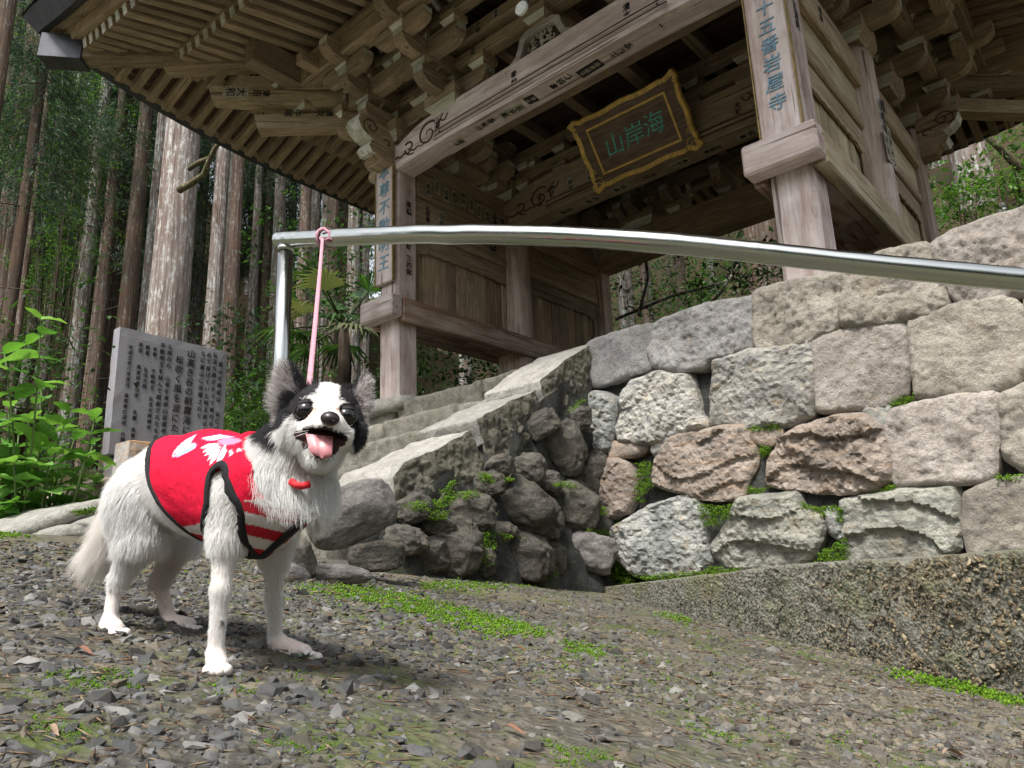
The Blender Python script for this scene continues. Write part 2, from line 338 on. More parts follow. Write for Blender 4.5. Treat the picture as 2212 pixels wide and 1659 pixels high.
# ---- the ashlar retaining wall
wallroot = empty('stone_wall', tuple(W0), 'tall dry retaining wall of rough pinkish grey blocks beside the stairs', 'wall')
def wstone(pts, mat, bulge=.025, rough=.016, facet=0.0, fs=9):
    return star_stone('stone', wall_uv(pts), np.zeros(3), WT, ZW, WN, .24, bulge * .8, rough * .85, mat=MT[mat], parent=wallroot, facet=facet, fs=fs, grow=.015, chis=.14 if facet else .09, flat=facet > 0)
ST = [
 (z5([(1545,605),(1640,560),(1760,530),(1880,490),(1905,500),(1908,735),(1720,795),(1600,835),(1540,840),(1535,700)]), 'ash_grey', .015, .008, 0),
 (z6([(75,490),(200,440),(400,375),(655,330),(655,450),(640,590),(630,625),(430,690),(370,740),(220,755),(100,725),(65,650)]), 'ash_grey', .03, .02, 0),
 (z6([(668,305),(850,255),(1180,200),(1193,260),(1185,400),(1130,520),(1000,590),(800,625),(690,640),(655,560),(660,430)]), 'ash_tan', .03, .02, 0),
 (z6([(1205,200),(1420,80),(1640,30),(1660,50),(1668,110),(1738,240),(1745,300),(1765,372),(1700,420),(1500,465),(1340,495),(1172,485),(1168,430),(1198,300)]), 'ash_tan', .03, .02, 0),
 (z6([(1690,20),(1800,-45),(2212,-175),(2420,-260),(2420,250),(2212,310),(2100,330),(1960,372),(1870,375),(1785,300),(1745,240),(1692,110)]), 'ash_pink', .03, .02, 0),
 (z6([(-90,890),(-30,810),(130,765),(290,790),(320,900),(330,1000),(370,1070),(250,1130),(120,1180),(-120,1160),(-130,1100),(-100,1000)]), 'white_stone', .06, .02, .02),
 (z6([(430,700),(600,655),(850,622),(998,592),(1003,800),(1000,1010),(870,1060),(620,1080),(470,1085),(388,1058),(402,900)]), 'white_stone', .02, .016, .02),
 (z6([(1012,592),(1100,548),(1300,512),(1536,498),(1540,700),(1528,885),(1400,950),(1042,983),(1022,800)]), 'ash_pink', .022, .012, 0),
 (z6([(1565,480),(1850,385),(2080,342),(2150,352),(2212,420),(2232,700),(2150,838),(2000,868),(1800,895),(1602,898),(1592,760),(1572,600)]), 'ash_tan', .022, .012, 0),
 (z6([(2245,350),(2480,260),(2480,800),(2250,845)]), 'ash_tan', .022, .012, 0),
 (z5([(1490,905),(1600,880),(1715,922),(1700,1020),(1680,1190),(1640,1228),(1560,1180),(1495,1080)]), 'slate_blue', .03, .02, .02),
 (z6([(100,1270),(200,1130),(330,1110),(480,1082),(600,1087),(640,1160),(662,1190),(657,1290),(600,1398),(588,1478),(450,1490),(300,1468),(82,1400),(82,1350)]), 'rust', .02, .016, .03),
 (z6([(862,1100),(1000,1045),(1150,1015),(1300,1015),(1405,1082),(1425,1230),(1445,1378),(1320,1438),(1150,1450),(900,1428),(724,1398),(734,1270),(792,1160)]), 'rust', .04, .03, .05),
 (z6([(1472,992),(1600,952),(1850,902),(2046,892),(2056,1000),(2046,1200),(2028,1378),(1800,1390),(1484,1408),(1452,1300),(1434,1100)]), 'ash_pink', .025, .016, 0),
 (z6([(2084,922),(2212,852),(2420,800),(2420,1300),(2230,1330),(2122,1250),(2104,1100)]), 'ash_tan', .03, .015, 0),
 (z6([(640,1112),(760,1092),(818,1102),(760,1168),(690,1158)]), 'rust', .01, .008, 0),
 (z6([(1312,972),(1420,962),(1448,1030),(1402,1068),(1332,1030)]), 'slate_blue', .01, .01, 0),
 (z5([(1590,1292),(1700,1262),(1778,1300),(1818,1380),(1808,1480),(1778,1558),(1680,1602),(1642,1588),(1602,1500),(1574,1400)]), 'rust', .03, .014, .02),
 (z5([(1690,1180),(1870,1170),(1880,1200),(1790,1240),(1680,1250)]), 'rust', .015, .01, .0),
 (z5([(1930,1200),(2000,1130),(2065,1140),(2040,1190),(1950,1240)]), 'white_stone', .03, .01, .0),
 (z8([(562,200),(700,112),(860,62),(908,130),(908,230),(928,330),(898,368),(760,393),(642,388),(602,340),(562,290)]), 'slate_blue', .04, .02, .05),
 (z8([(1000,182),(1060,82),(1288,57),(1308,120),(1398,142),(1402,200),(1368,288),(1250,363),(1032,353),(952,328),(932,270)]), 'schist', .03, .02, .035),
 (z8([(1482,92),(1580,67),(1750,42),(1936,22),(1952,150),(1942,268),(1880,308),(1650,333),(1502,343),(1492,220)]), 'schist', .03, .014, .045),
 (z8([(1988,62),(2080,22),(2212,0),(2440,-20),(2440,300),(2212,290),(1998,298),(1978,170)]), 'ash_tan', .02, .012, 0),
 (z8([(1412,122),(1478,150),(1476,240),(1432,210)]), 'slate_blue', .015, .01, .02),
 (z5([(1420,960),(1500,905),(1510,1000),(1470,1070),(1410,1040)]), 'slate_blue', .02, .01, .02),
]
for pts, m, bu, ro, fa in ST: wstone(pts, m, bu, ro, fa * 1.5, fs=9 if not fa else 6)
# mortar core behind the stones
mb = MB()
def box_vf(p0, p1, p2, p3, n, t):
    V = [p0, p1, p2, p3] + [q - n * t for q in (p0, p1, p2, p3)]; return V, [(0, 1, 2, 3), (7, 6, 5, 4), (0, 4, 5, 1), (1, 5, 6, 2), (2, 6, 7, 3), (3, 7, 4, 0)]
nu, nv = 60, 34; V3 = []
for j in range(nv):
    for i in range(nu):
        u = -.04 + 2.6 * i / (nu - 1); top = 1.0; v_ = -.35 + (top + .35) * j / (nv - 1); q = W0 + WT * u + ZW * v_ - WN * .03
        V3.append(q + WN * .022 * fbm(q, 11, 4, 3) - W0)
F = [tuple(f) for f in grid_faces(nv, nu)]; o = len(V3); V3 += [V3[(nv - 1) * nu] - WN * .3, V3[nv * nu - 1] - WN * .3, V3[0] - WN * .3, V3[nu - 1] - WN * .3]
F += [((nv - 1) * nu, nv * nu - 1, o + 1, o), (0, (nv - 1) * nu, o, o + 2)]
link('mortar_core', mesh_py('mortar_core', V3, F, True), wallroot, MT['mortar'])
for o in list(wallroot.children):
    pass
# ---- stairs
stair = empty('stone_stairs', tuple(gw(.2, -1.3, .05)), 'wide weathered granite stairs climbing to the gate behind the dog', 'stairs')
gang = math.atan2(GA[1], GA[0])
def rock_box(name, l, w, h, parent, mw, mat, rough=.008, cut=(12, 5, 4), cham=.012, soft=True):
    """box centred at the origin with worn edges, l along x, w along y, h along z"""
    bm = bmesh.new(); ns = [int(c) for c in cut]
    vid = {}
    def vert(i, j, k):
        key = (i, j, k)
        if key not in vid:
            p = Vector(((i / ns[0] - .5) * l, (j / ns[1] - .5) * w, (k / ns[2] - .5) * h))
            e = [i in (0, ns[0]), j in (0, ns[1]), k in (0, ns[2])]
            if sum(e) >= 2:
                q = 1 if sum(e) == 2 else 1.25
                p -= Vector((math.copysign(cham, p.x) if e[0] else 0, math.copysign(cham, p.y) if e[1] else 0, math.copysign(cham, p.z) if e[2] else 0)) * .5 * q * (1 + .9 * fbm(p + seed, 9, 2))
            nrm = Vector([math.copysign(1, p[a]) if e[a] else 0 for a in range(3)])
            p += nrm.normalized() * rough * (fbm(p + seed, 10, 4) + .6 * fbm(p + seed, 34, 3))
            vid[key] = bm.verts.new(p)
        return vid[key]
    seed = Vector((rng.uniform(0, 90), rng.uniform(0, 90), 0))
    for ax in range(3):
        b_, c_ = [q for q in range(3) if q != ax]
        for side in (0, ns[ax]):
            for i in range(ns[b_]):
                for j in range(ns[c_]):
                    idx = []
                    for di, dj in ((0, 0), (1, 0), (1, 1), (0, 1)):
                        k = [0, 0, 0]; k[ax] = side; k[b_] = i + di; k[c_] = j + dj; idx.append(vert(*k))
                    if (side == 0) != (ax == 1): idx = idx[::-1]
                    try: bm.faces.new(idx)
                    except ValueError: pass
    bmesh.ops.recalc_face_normals(bm, faces=bm.faces)
    me = bpy.data.meshes.new(name); bm.to_mesh(me); bm.free(); me.polygons.foreach_set('use_smooth', [True] * len(me.polygons))
    if not soft: me.polygons.foreach_set('use_smooth', [False] * len(me.polygons))
    return link(name, me, parent, mat, mw=mw)
def gmat(a, b, z, rz=0.0): 
    p = gw(a, b, z); return Matrix.Translation(p) @ Matrix.Rotation(gang + rz, 4, 'Z')
sinv = Matrix.Translation(-stair.location)
STEPS = [(1.05, -.03), (.885, -.235), (.715, -.49), (.555, -.75), (.39, -1.01), (.22, -1.27)]
for k, (zt, bf) in enumerate(STEPS):
    x = -1.25 + rng.uniform(-.2, .1)
    while x < 1.31:
        l = rng.uniform(.42, .72); l = min(l, 1.315 - x)
        if 1.315 - (x + l) < .2: l = 1.315 - x
        if l > .05: rock_box('step_block', l - .006, .40, .23, stair, sinv @ gmat(x + l / 2, bf + .20, zt - .115 + rng.uniform(-.007, .007), rng.uniform(-.012, .012)) @ Matrix.Rotation(math.radians(7 + rng.uniform(-2, 2)), 4, 'X'), MT['granite_step'], .011, (max(6, int(l / .025)), 6, 10), .018)
        x += l
bal = empty('stone_balustrade', tuple(gw(1.5, -.6, .5)), 'sloping pale granite parapet of three slabs edging the stairs', 'parapet')
binv = -Vector(bal.location)
for pl in ([(-.05, 1.05), (-.25, .935), (-.448, .800), (-.388, .632), (-.26, .70), (-.15, .78), (-.05, .86)], [(-.474, .758), (-.66, .675), (-.846, .580), (-.772, .392), (-.60, .49), (-.41, .606)],
           [(-.884, .532), (-1.03, .458), (-1.2, .385), (-1.25, .335), (-1.24, .27), (-1.15, .19), (-1.03, .25), (-.90, .335), (-.795, .395)]):
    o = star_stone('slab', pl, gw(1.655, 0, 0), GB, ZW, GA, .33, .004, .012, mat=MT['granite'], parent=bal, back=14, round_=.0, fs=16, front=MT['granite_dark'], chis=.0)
    o.location = binv
# ---- boulder face under the parapet
bou = empty('boulder_wall', tuple(gw(1.68, -.6, .1)), 'low wall of round river boulders set in dark mortar below the parapet', 'wall')
nu, nv = 44, 26; V3 = []
for j in range(nv):
    for i in range(nu):
        b_ = -1.42 + 1.40 * i / (nu - 1); t = (b_ + 1.42) / 1.40; top = .12 + .86 * t; z = -.25 + (top + .25) * j / (nv - 1)
        q = gw(1.66, b_, z) + GA * (.10 * (1 - j / (nv - 1)) ** 2); V3.append(q + GA * .03 * fbm(q, 8, 4, 1) + binv * 0 - np.array(bou.location))
link('mortar_face', mesh_py('mortar_face', V3, [tuple(f) for f in grid_faces(nv, nu)], True), bou, MT['mortar'])
def boulder(cx, cy, rx, ry, rot=0.0, mat='cobble', off=.02, flat=.7, seed=0, parent=bou, p=None, rough=.10):
    P = onplane(cx, cy, gw(1.68, 0, 0), GA) + GA * off if p is None else p
    d = -(P @ RW)[2]; s = d / FOC; Vv, Ff = ico(5); V = []; rp = np.random.default_rng(int(seed * 10) + 3); pn = rp.standard_normal((11, 3)); pn /= np.linalg.norm(pn, axis=1)[:, None]; pd_ = rp.uniform(.74, .98, 11)
    right = RW[:, 0]; up = RW[:, 1]; fw = -RW[:, 2]
    c, n_ = math.cos(math.radians(rot)), math.sin(math.radians(rot)); e1 = right * c + up * n_; e2 = up * c - right * n_
    for v in Vv:
        k = 1 + rough * fbm(v, 1.1, 3, seed) + rough * .35 * fbm(v, 3.5, 3, seed + 4)
        dt = pn @ v; ft = min(1.0, float(np.min(np.where(dt > .05, pd_ / np.maximum(dt, .05), 9)))); k *= (ft ** .8) * (1 + .022 * fbm(v, 7, 3, seed) + .012 * fbm(v, 18, 2, seed + 7))
        v2 = np.sign(v) * np.abs(v) ** (.80 + .15 * math.sin(seed * 7))
        V.append((e1 * v2[0] * rx * s + e2 * v2[1] * ry * s + fw * v2[2] * min(rx, ry) * s * flat) * k)
    o = link('boulder', mesh_np('boulder', V, Ff, True), parent, MT[mat], loc=Vector(P) - Vector(parent.location)); return o
for k, a in enumerate([(1010,1105,56,36,-8,'cobble'),(1127,1093,70,56,-25,'cobble'),(1236,1092,50,46,-15,'cobble'),(1140,1012,36,30,-20,'cobble'),(1216,968,42,52,20,'cobble'),(1263,1046,26,32,10,'cobble'),
    (1120,1203,68,46,-12,'cobble'),(1258,1195,72,50,-20,'cobble_pink'),(972,1186,62,50,-30,'cobble'),(1075,1150,34,20,0,'cobble'),(1180,1150,24,18,0,'cobble'),(890,1100,40,30,20,'cobble'),(935,1135,40,24,10,'cobble'),
    (1250,905,24,24,0,'cobble'),(870,1168,50,30,0,'cobble'),(1170,920,36,26,30,'cobble'),(1070,1010,34,24,30,'cobble'),(1305,1130,20,26,0,'cobble'),(1050,1048,38,26,10,'cobble'),(1185,1045,26,22,0,'cobble'),(925,1200,40,34,10,'cobble'),(1030,1215,36,32,0,'cobble'),(1195,1210,26,34,0,'cobble'),(1185,1120,24,34,20,'cobble'),(1290,1010,20,34,0,'cobble'),(985,1140,40,22,0,'cobble')]):
    boulder(a[0], a[1], a[2] * 1.12, a[3] * 1.12, *a[4:], seed=k * 3.1, off=.005, rough=.22)
boulder(757, 1110, 98, 62, 22, 'cobble_pink', seed=77, p=at(757, 1110, 2.02), rough=.06)
boulder(815, 1198, 62, 34, 5, 'cobble', seed=78, p=at(815, 1200, 1.98)); boulder(648, 1205, 36, 52, 10, 'cobble', seed=79, p=at(648, 1210, 1.75)); boulder(735, 1235, 70, 20, -5, 'cobble_pink', seed=80, p=at(735, 1240, 1.75))
boulder(610, 1235, 60, 26, -8, 'cobble_pink', seed=81, p=at(610, 1240, 1.7))
# ---- the concrete kerb
KL, KR = at(1283, 1279, 3.22), at(2300, 1545, 1.46)
kd = KR - KL; kd[2] = 0; kd /= np.linalg.norm(kd); kn = np.array([-kd[1], kd[0], 0]); kn = kn if kn @ np.array([0, -1, 0]) > 0 else -kn
kerb = empty('concrete_kerb', tuple(KL), 'low rough concrete kerb with exposed gravel below the ashlar wall', 'kerb')
klen = (KR - KL) @ kd
def kpt(u, f): return KL + kd * u
nu, nv = 220, 46; V3 = []
tops = [onplane(x, y, KL, kn) for x, y in ((1285, 1271), (1500, 1246), (1700, 1223), (2000, 1206), (2212, 1189), (2300, 1183))]
tu = [(t - KL) @ kd for t in tops]; tz = [t[2] for t in tops]
bots = [onplane(x, y, KL, kn) for x, y in ((1285, 1281), (1500, 1343), (1700, 1394), (2000, 1470), (2212, 1525), (2300, 1550))]
bu = [(t - KL) @ kd for t in bots]; bz = [t[2] for t in bots]
for j in range(nv):
    for i in range(nu):
        u = klen * i / (nu - 1) * 1.25; zt = np.interp(u, tu, tz); zb = np.interp(u, bu, bz) - .06
        if j < 38: q = KL * [1, 1, 0] + kd * u + ZW * (zb + (zt - zb) * j / 37); rg = min(1, .25 + u / klen)
        else: q = KL * [1, 1, 0] + kd * u + ZW * (zt + .006) - kn * ((j - 37) / 8) * .62; rg = .35
        h = .011 * rg * fbm(q, 16, 4, 2) + .006 * rg * mnoise.noise(Vector(q * 60))
        V3.append(q + kn * h * (1 if j < 38 else 0) + ZW * h * (0 if j < 36 else 1) - KL)
kf = NB('kerb_concrete'); v = kf.coord((1, 1, 1), rnd=False); _a = kf.noise(v, 3.5, 8, .65); _b = kf.noise(v, 60, 8, .75); _c = kf.noise(v, 8, 7, .7)
cc = kf.ramp(_b, [(.3, (.07, .068, .057)), (.55, (.19, .185, .155)), (.75, (.32, .31, .265))]); cc = kf.mix(kf.ramp(_a, [(.52, 0.0), (.68, .6)]), cc, (.17, .14, .075))
cc = kf.mix(kf.ramp(_c, [(.5, 0.0), (.66, .6)]), cc, (.12, .14, .055)); nb = kf.bump(kf.voro(v, 110), .9, .007); nb = kf.bump(_b, .8, .006, nb)
MT['kerbc'] = kf.fin(cc, .9, nb, .2)
link('kerb_face', mesh_py('kerb_face', V3, [tuple(f)[::-1] for f in grid_faces(nv, nu)], True), kerb, MT['kerbc'])
# ---- chips: gravel in the ground and on the kerb face (nobody could count them)
MT['chip'] = attrmat('gravel_chip', .85, noise=.45, ns=70, bump=.5, spec=.3)
def chips(P, size, normal, colfn, name, flat=.45, parent=None, kind='stuff', sub=1, elong=1.5, tilt=.17):
    Vi, Fi = ico(sub); n = len(P); nvx = len(Vi)
    shp = 1 + (.26 if sub == 1 else .20) * rng.standard_normal((n, nvx)); shp = np.clip(shp, .55, 1.5)
    base = Vi[None] * shp[..., None]; base = np.sign(base) * np.abs(base) ** .9
    sc = np.stack([size * rng.uniform(.85, elong, n), size * rng.uniform(.6, 1.0, n), size * rng.uniform(.6, 1.3, n) * flat], -1)
    base = base * sc[:, None, :]
    nz = normal + tilt * rng.standard_normal((n, 3)); nz /= np.linalg.norm(nz, axis=1)[:, None]
    tx = rng.standard_normal((n, 3)); tx -= nz * np.sum(tx * nz, 1)[:, None]; tx /= np.linalg.norm(tx, axis=1)[:, None]; ty = np.cross(nz, tx)
    V = P[:, None, :] + base[..., 0:1] * tx[:, None] + base[..., 1:2] * ty[:, None] + base[..., 2:3] * nz[:, None]
    F = (Fi[None] + (np.arange(n) * nvx)[:, None, None]).reshape(-1, 3)
    col = np.repeat(colfn(n, P)[:, None, :], nvx, 1)
    o = link(name, mesh_np(name, V.reshape(-1, 3), F, False, col.reshape(-1, 3)), parent, MT['chip'])
    if kind: o['kind'] = kind
    return o
def chipcol(n, P):
    base = np.array([[.072, .073, .072], [.118, .118, .115], [.048, .047, .044], [.17, .168, .158], [.135, .115, .085], [.085, .076, .058], [.24, .235, .22]])
    k = rng.choice(len(base), n, p=[.27, .22, .20, .08, .11, .10, .02]); c = base[k] * rng.uniform(.8, 1.25, (n, 1))
    w = np.clip((proj(P)[0] - 900) / 900, 0, 1) * np.clip((proj(P)[1] - 1150) / 100, 0, 1); w = w * rng.uniform(0, .75, n)
    return c * (1 - w[:, None]) + w[:, None] * np.array([.21, .175, .125]) * rng.uniform(.6, 1.3, (n, 1))
def on_ground(n, dmin, dmax, px0=-160, px1=2370):
    d = np.exp(rng.uniform(math.log(dmin), math.log(dmax), n)); px = rng.uniform(px0, px1, n)
    x = (px - CXP) / FOC * d; y = d * .968 + 0 * x; x = x + .0
    P = np.stack([x, y, gfull(x, y)], -1); ku = (P - KL) @ kd; kk = (P - KL) @ kn
    a = (P - GL) @ GA; b = (P - GL) @ GB
    ok = ((kk > .015) | (ku < -.03)) & ~((b > -1.38) & (a < 1.72) & (a > -1.5)) & ~((P - W0) @ WN < .02) & (P[:, 2] < .105)
    return P[ok], d[ok]
P, d = on_ground(40000, .33, 2.9); sz = np.clip(rng.lognormal(math.log(.0033), .55, len(P)), .0017, .012) * np.clip(.75 + .25 * d, .8, 1.2); keep = sz / d * FOC > 3.0
wet = wav(P[:, 0], P[:, 1], 21, 6, 1.5, 8) ; keep &= (rng.uniform(0, 1, len(P)) < np.clip(.62 + 2.2 * wet, .12, 1))
P, sz = P[keep], sz[keep]; P[:, 2] -= sz * .18; hf = len(P) // 4
chips(P[:hf], sz[:hf], np.array([[.19, -.04, .98]]), chipcol, 'gravel', .55, sub=2, tilt=.25); chips(P[hf:], sz[hf:], np.array([[.19, -.04, .98]]), chipcol, 'gravel', .72, tilt=.3)
P, d = on_ground(21000, .95, 3.2); sz = np.clip(rng.lognormal(math.log(.0032), .45, len(P)), .0016, .009) * np.clip(.8 + .12 * d, .8, 1.2); wet = wav(P[:, 0], P[:, 1], 22, 6, 1.5, 8); kp = rng.uniform(0, 1, len(P)) < np.clip(.75 + 1.5 * wet, .2, 1); P, sz = P[kp], sz[kp]; P[:, 2] += sz * .1
chips(P, sz, np.array([[.19, -.04, .98]]), chipcol, 'gravel', .6, tilt=.3)
P, d = on_ground(300, .34, .95); sz = np.clip(rng.lognormal(math.log(.0085), .3, len(P)), .006, .015); P[:, 2] -= sz * .06
chips(P, sz, np.array([[.19, -.04, .98]]), chipcol, 'gravel', .42, sub=2)
n = 9000; u = klen * 1.2 * rng.uniform(0, 1, n) ** .6; f = rng.uniform(0, 1, n) ** 1.2
zt = np.interp(u, tu, tz); zb = np.interp(u, bu, bz); P = KL * np.array([1, 1, 0]) + kd * u[:, None] + ZW * (zb + (zt - zb) * f)[:, None] + kn * .004
sz = rng.lognormal(math.log(.0024), .5, n) * (.55 + .65 * u / klen); keep = rng.uniform(0, 1, n) < np.clip(.15 + 1.1 * (u / klen) - .3 * f, .1, 1)
def kerbcol(n, P):
    base = np.array([[.20, .16, .10], [.24, .18, .11], [.15, .13, .09], [.13, .125, .10], [.28, .23, .15]]); w = np.clip(((P - KL) @ kd / klen - .45) / .35, 0, 1)[:, None]; g = np.array([.15, .15, .13]) * rng.uniform(.7, 1.3, (n, 1)); return (base[rng.choice(5, n)] * w + g * (1 - w)) * rng.uniform(.7, 1.3, (n, 1))
chips(P[keep], sz[keep], kn[None], kerbcol, 'aggregate', .5, kerb, tilt=.35).location = -Vector(KL)
# ---- moss: cushions of tiny blobs and shoots
OCT = (np.array([[1, 0, 0], [-1, 0, 0], [0, 1, 0], [0, -1, 0], [0, 0, 1], [0, 0, -1.0]]) * 1.15, np.array([[0, 2, 4], [2, 1, 4], [1, 3, 4], [3, 0, 4], [2, 0, 5], [1, 2, 5], [3, 1, 5], [0, 3, 5]]))
def mosspatch(P, N, size, name='moss', parent=None, bright=1.0, loc=None):
    P = np.repeat(P, 6, 0) + rng.normal(0, 1, (len(P) * 6, 3)) * np.repeat(size, 6)[:, None] * .95 * np.array([1, 1, .45]); size = np.repeat(size, 6) * rng.uniform(.2, .43, len(P))
    n = len(P); Vi, Fi = OCT; nvx = len(Vi); shp = np.clip(1 + .3 * rng.standard_normal((n, nvx)), .5, 1.6)
    V = P[:, None] + (Vi[None] * shp[..., None]) * size[:, None, None]; F = (Fi[None] + (np.arange(n) * nvx)[:, None, None]).reshape(-1, 3)
    g = np.array([[.105, .215, .012], [.155, .29, .018], [.075, .15, .012], [.19, .31, .04]])[rng.choice(4, n, p=[.4, .3, .2, .1])] * rng.uniform(.7, 1.25, (n, 1)) * bright
    o = link(name, mesh_np(name, V.reshape(-1, 3), F, True, np.repeat(g[:, None], nvx, 1).reshape(-1, 3)), parent, MT['moss'])
    if loc is not None: o.location = loc
    o['kind'] = 'stuff'; return o
def poly_pts(poly, n):
    poly = np.array(poly, float); lo, hi = poly.min(0), poly.max(0); out = []
    Q = lo + (hi - lo) * rng.uniform(0, 1, (n * 4, 2)); ins = np.zeros(len(Q), bool); j = len(poly) - 1
    for i in range(len(poly)):
        xi, yi = poly[i]; xj, yj = poly[j]; c = ((yi > Q[:, 1]) != (yj > Q[:, 1])) & (Q[:, 0] < (xj - xi) * (Q[:, 1] - yi) / (yj - yi + 1e-9) + xi); ins ^= c; j = i
    return Q[ins][:n]
wm = [(z6([(340,1510),(450,1540),(580,1510),(540,1580),(470,1620),(430,1660),(360,1640)]),260,.03),(z6([(920,1500),(1010,1540),(1120,1530),(1100,1590),(1030,1600),(940,1550)]),200,.02),(z6([(1140,1540),(1165,1550),(1170,1640),(1145,1620)]),70,.02),
 (z6([(690,1180),(750,1190),(740,1230),(700,1260)]),60,.01),(z6([(620,1420),(660,1430),(735,1425),(700,1470),(625,1465)]),80,.01),(z6([(1280,1460),(1390,1440),(1470,1410),(1460,1440),(1380,1455),(1290,1480)]),110,.015),(z6([(620,1085),(690,1065),(790,1050),(820,1100),(760,1090),(650,1110)]),100,.015),
 (z6([(1270,1320),(1340,1315),(1330,1340),(1280,1345)]),40,.045),(z6([(0,1280),(60,1270),(70,1350),(50,1440),(0,1450)]),130,.02),(z5([(1830,1290),(1900,1280),(1910,1400),(1860,1510),(1820,1520),(1810,1420)]),160,.03),(z8([(1380,300),(1490,230),(1490,330),(1360,360)]),220,.03),
 (z8([(520,340),(560,310),(630,350),(620,420),(560,430),(530,390)]),260,.03),(z8([(545,180),(570,170),(560,260),(540,290),(525,240)]),90,.02),(z8([(630,390),(900,370),(940,350),(1150,375),(1100,395),(860,402),(700,412)]),420,.05),(z6([(1440,920),(1530,900),(1600,890),(1560,940),(1450,980)]),60,.01),(z6([(2040,1360),(2212,1350),(2212,1380),(2060,1385)]),60,.02)]
PP = []; SZ = []
for pl, n, off in wm:
    q = poly_pts(pl, n); PP.append(np.array([onplane(x, y, W0 + WN * off, WN) + WN * rng.uniform(-.012, .012) for x, y in q])); SZ.append(rng.uniform(.0025, .0075, len(q)))
mosspatch(np.concatenate(PP), None, np.concatenate(SZ), parent=wallroot, loc=-Vector(W0))
bm_ = [(z5([(930,1340),(960,1330),(1005,1400),(975,1400),(940,1380)]),80),(z5([(1040,1365),(1130,1375),(1110,1390),(1045,1395)]),60),(z5([(480,1530),(560,1500),(650,1510),(760,1450),(900,1440),(965,1510),(900,1500),(800,1480),(740,1540),(640,1560),(560,1560)]),300),(z5([(620,1560),(740,1560),(720,1610),(640,1610)]),120),
 (z5([(985,1560),(1015,1570),(1000,1630),(980,1610)]),50),(z5([(1340,1400),(1420,1390),(1480,1420),(1550,1500),(1530,1500),(1450,1430),(1350,1420)]),140),(z5([(1570,1540),(1650,1540),(1640,1590),(1590,1580)]),80),(z8([(0,210),(60,205),(180,240),(60,240),(60,280),(0,290)]),140),(z8([(270,340),(310,330),(310,410),(280,400)]),60),(z8([(420,200),(520,200),(530,260),(450,230)]),120),(z8([(0,290),(40,300),(60,350),(10,350)]),60),
 (z5([(1430,980),(1520,900),(1530,930),(1440,1000)]),50),(z5([(770,1380),(790,1390),(720,1460),(700,1450)]),40)]
PP = []; SZ = []
for pl, n in bm_:
    q = poly_pts(pl, n); PP.append(np.array([onplane(x, y, gw(1.68, 0, 0) + GA * .058, GA) + GA * rng.uniform(-.02, .012) for x, y in q])); SZ.append(rng.uniform(.002, .0065, len(q)))
mosspatch(np.concatenate(PP), None, np.concatenate(SZ), parent=bou, loc=-Vector(bou.location), bright=1.15)
gm = [([(640,1272),(760,1266),(900,1290),(1010,1315),(1120,1340),(1185,1370),(1060,1366),(930,1332),(800,1300)],2600,.0042),([(905,1258),(1060,1258),(1200,1250),(1210,1262),(1050,1272),(920,1270)],420,.006),([(1225,1385),(1310,1400),(1290,1412),(1230,1400)],110,.004),([(1920,1452),(2050,1478),(2230,1510),(2230,1530),(2100,1500),(1950,1468)],700,.008),
 ([(1420,1325),(1490,1337),(1485,1345),(1425,1332)],90,.006),([(100,1455),(290,1450),(300,1490),(180,1500),(110,1480)],190,.0035),([(780,1190),(805,1200),(800,1235),(770,1225)],30,.006),([(590,1690),(0,1690)],0,.003),([(440,1480),(560,1465),(560,1500),(450,1500)],50,.0035),([(1180,1600),(1350,1640),(1300,1665),(1200,1660)],130,.003),([(560,1590),(760,1610),(700,1640),(580,1630)],120,.003),([(1480,1560),(1660,1600),(1600,1620),(1500,1600)],100,.003),([(60,1560),(200,1580),(180,1610),(80,1600)],80,.003),([(0,1145),(60,1150),(60,1160),(0,1165)],50,.006)]
PP = []; SZ = []
for pl, n, s in gm:
    if n == 0: continue
    for x, y in poly_pts(pl, n):
        x += rng.normal(0, 13); y += rng.normal(0, 5)
        p = ground_hit(x, y); p[2] = gfull(p[0], p[1]) + .001; PP.append(p); SZ.append(rng.uniform(.5, 1.4) * s * (np.linalg.norm(p) / 1.4 if s < .004 else 1) * 1.05)
# thin scattered moss in the ground joints
Pm, dm = on_ground(9000, .34, 2.2); w = wav(Pm[:, 0] * 1.6, Pm[:, 1] * 1.6, 44, 6, 2, 12); k = (w > .025) & (rng.random(len(w)) < .6)
Pm = Pm[k]; PP = np.concatenate([np.array(PP), Pm]); SZ = np.concatenate([np.array(SZ), rng.uniform(.0012, .003, len(Pm)) * np.clip(dm[k], .5, 1.4) * 1.3])
mosspatch(PP, None, SZ, bright=.95)
Pn, dn = on_ground(2600, .34, 2.6); sn = rng.uniform(.0007, .0013, len(Pn)) * np.clip(dn, .7, 1.5); Pn[:, 2] += .0035
Vi, Fi = OCT; an = rng.uniform(0, 6.28, len(Pn)); tx = np.stack([np.cos(an), np.sin(an), -.19 * np.cos(an) + rng.normal(0, .12, len(Pn))], 1); ty = np.stack([-np.sin(an), np.cos(an), 0 * an], 1)
Vn = Pn[:, None] + Vi[None, :, 0:1] * (tx * (sn * rng.uniform(5, 16, len(Pn)))[:, None])[:, None] + Vi[None, :, 1:2] * (ty * sn[:, None])[:, None] + Vi[None, :, 2:3] * np.array([0, 0, 1.0]) * (sn * .7)[:, None, None]
cn = np.array([[.16, .09, .05], [.22, .14, .08], [.10, .06, .04], [.28, .21, .13]])[rng.choice(4, len(Pn))] * rng.uniform(.7, 1.2, (len(Pn), 1))
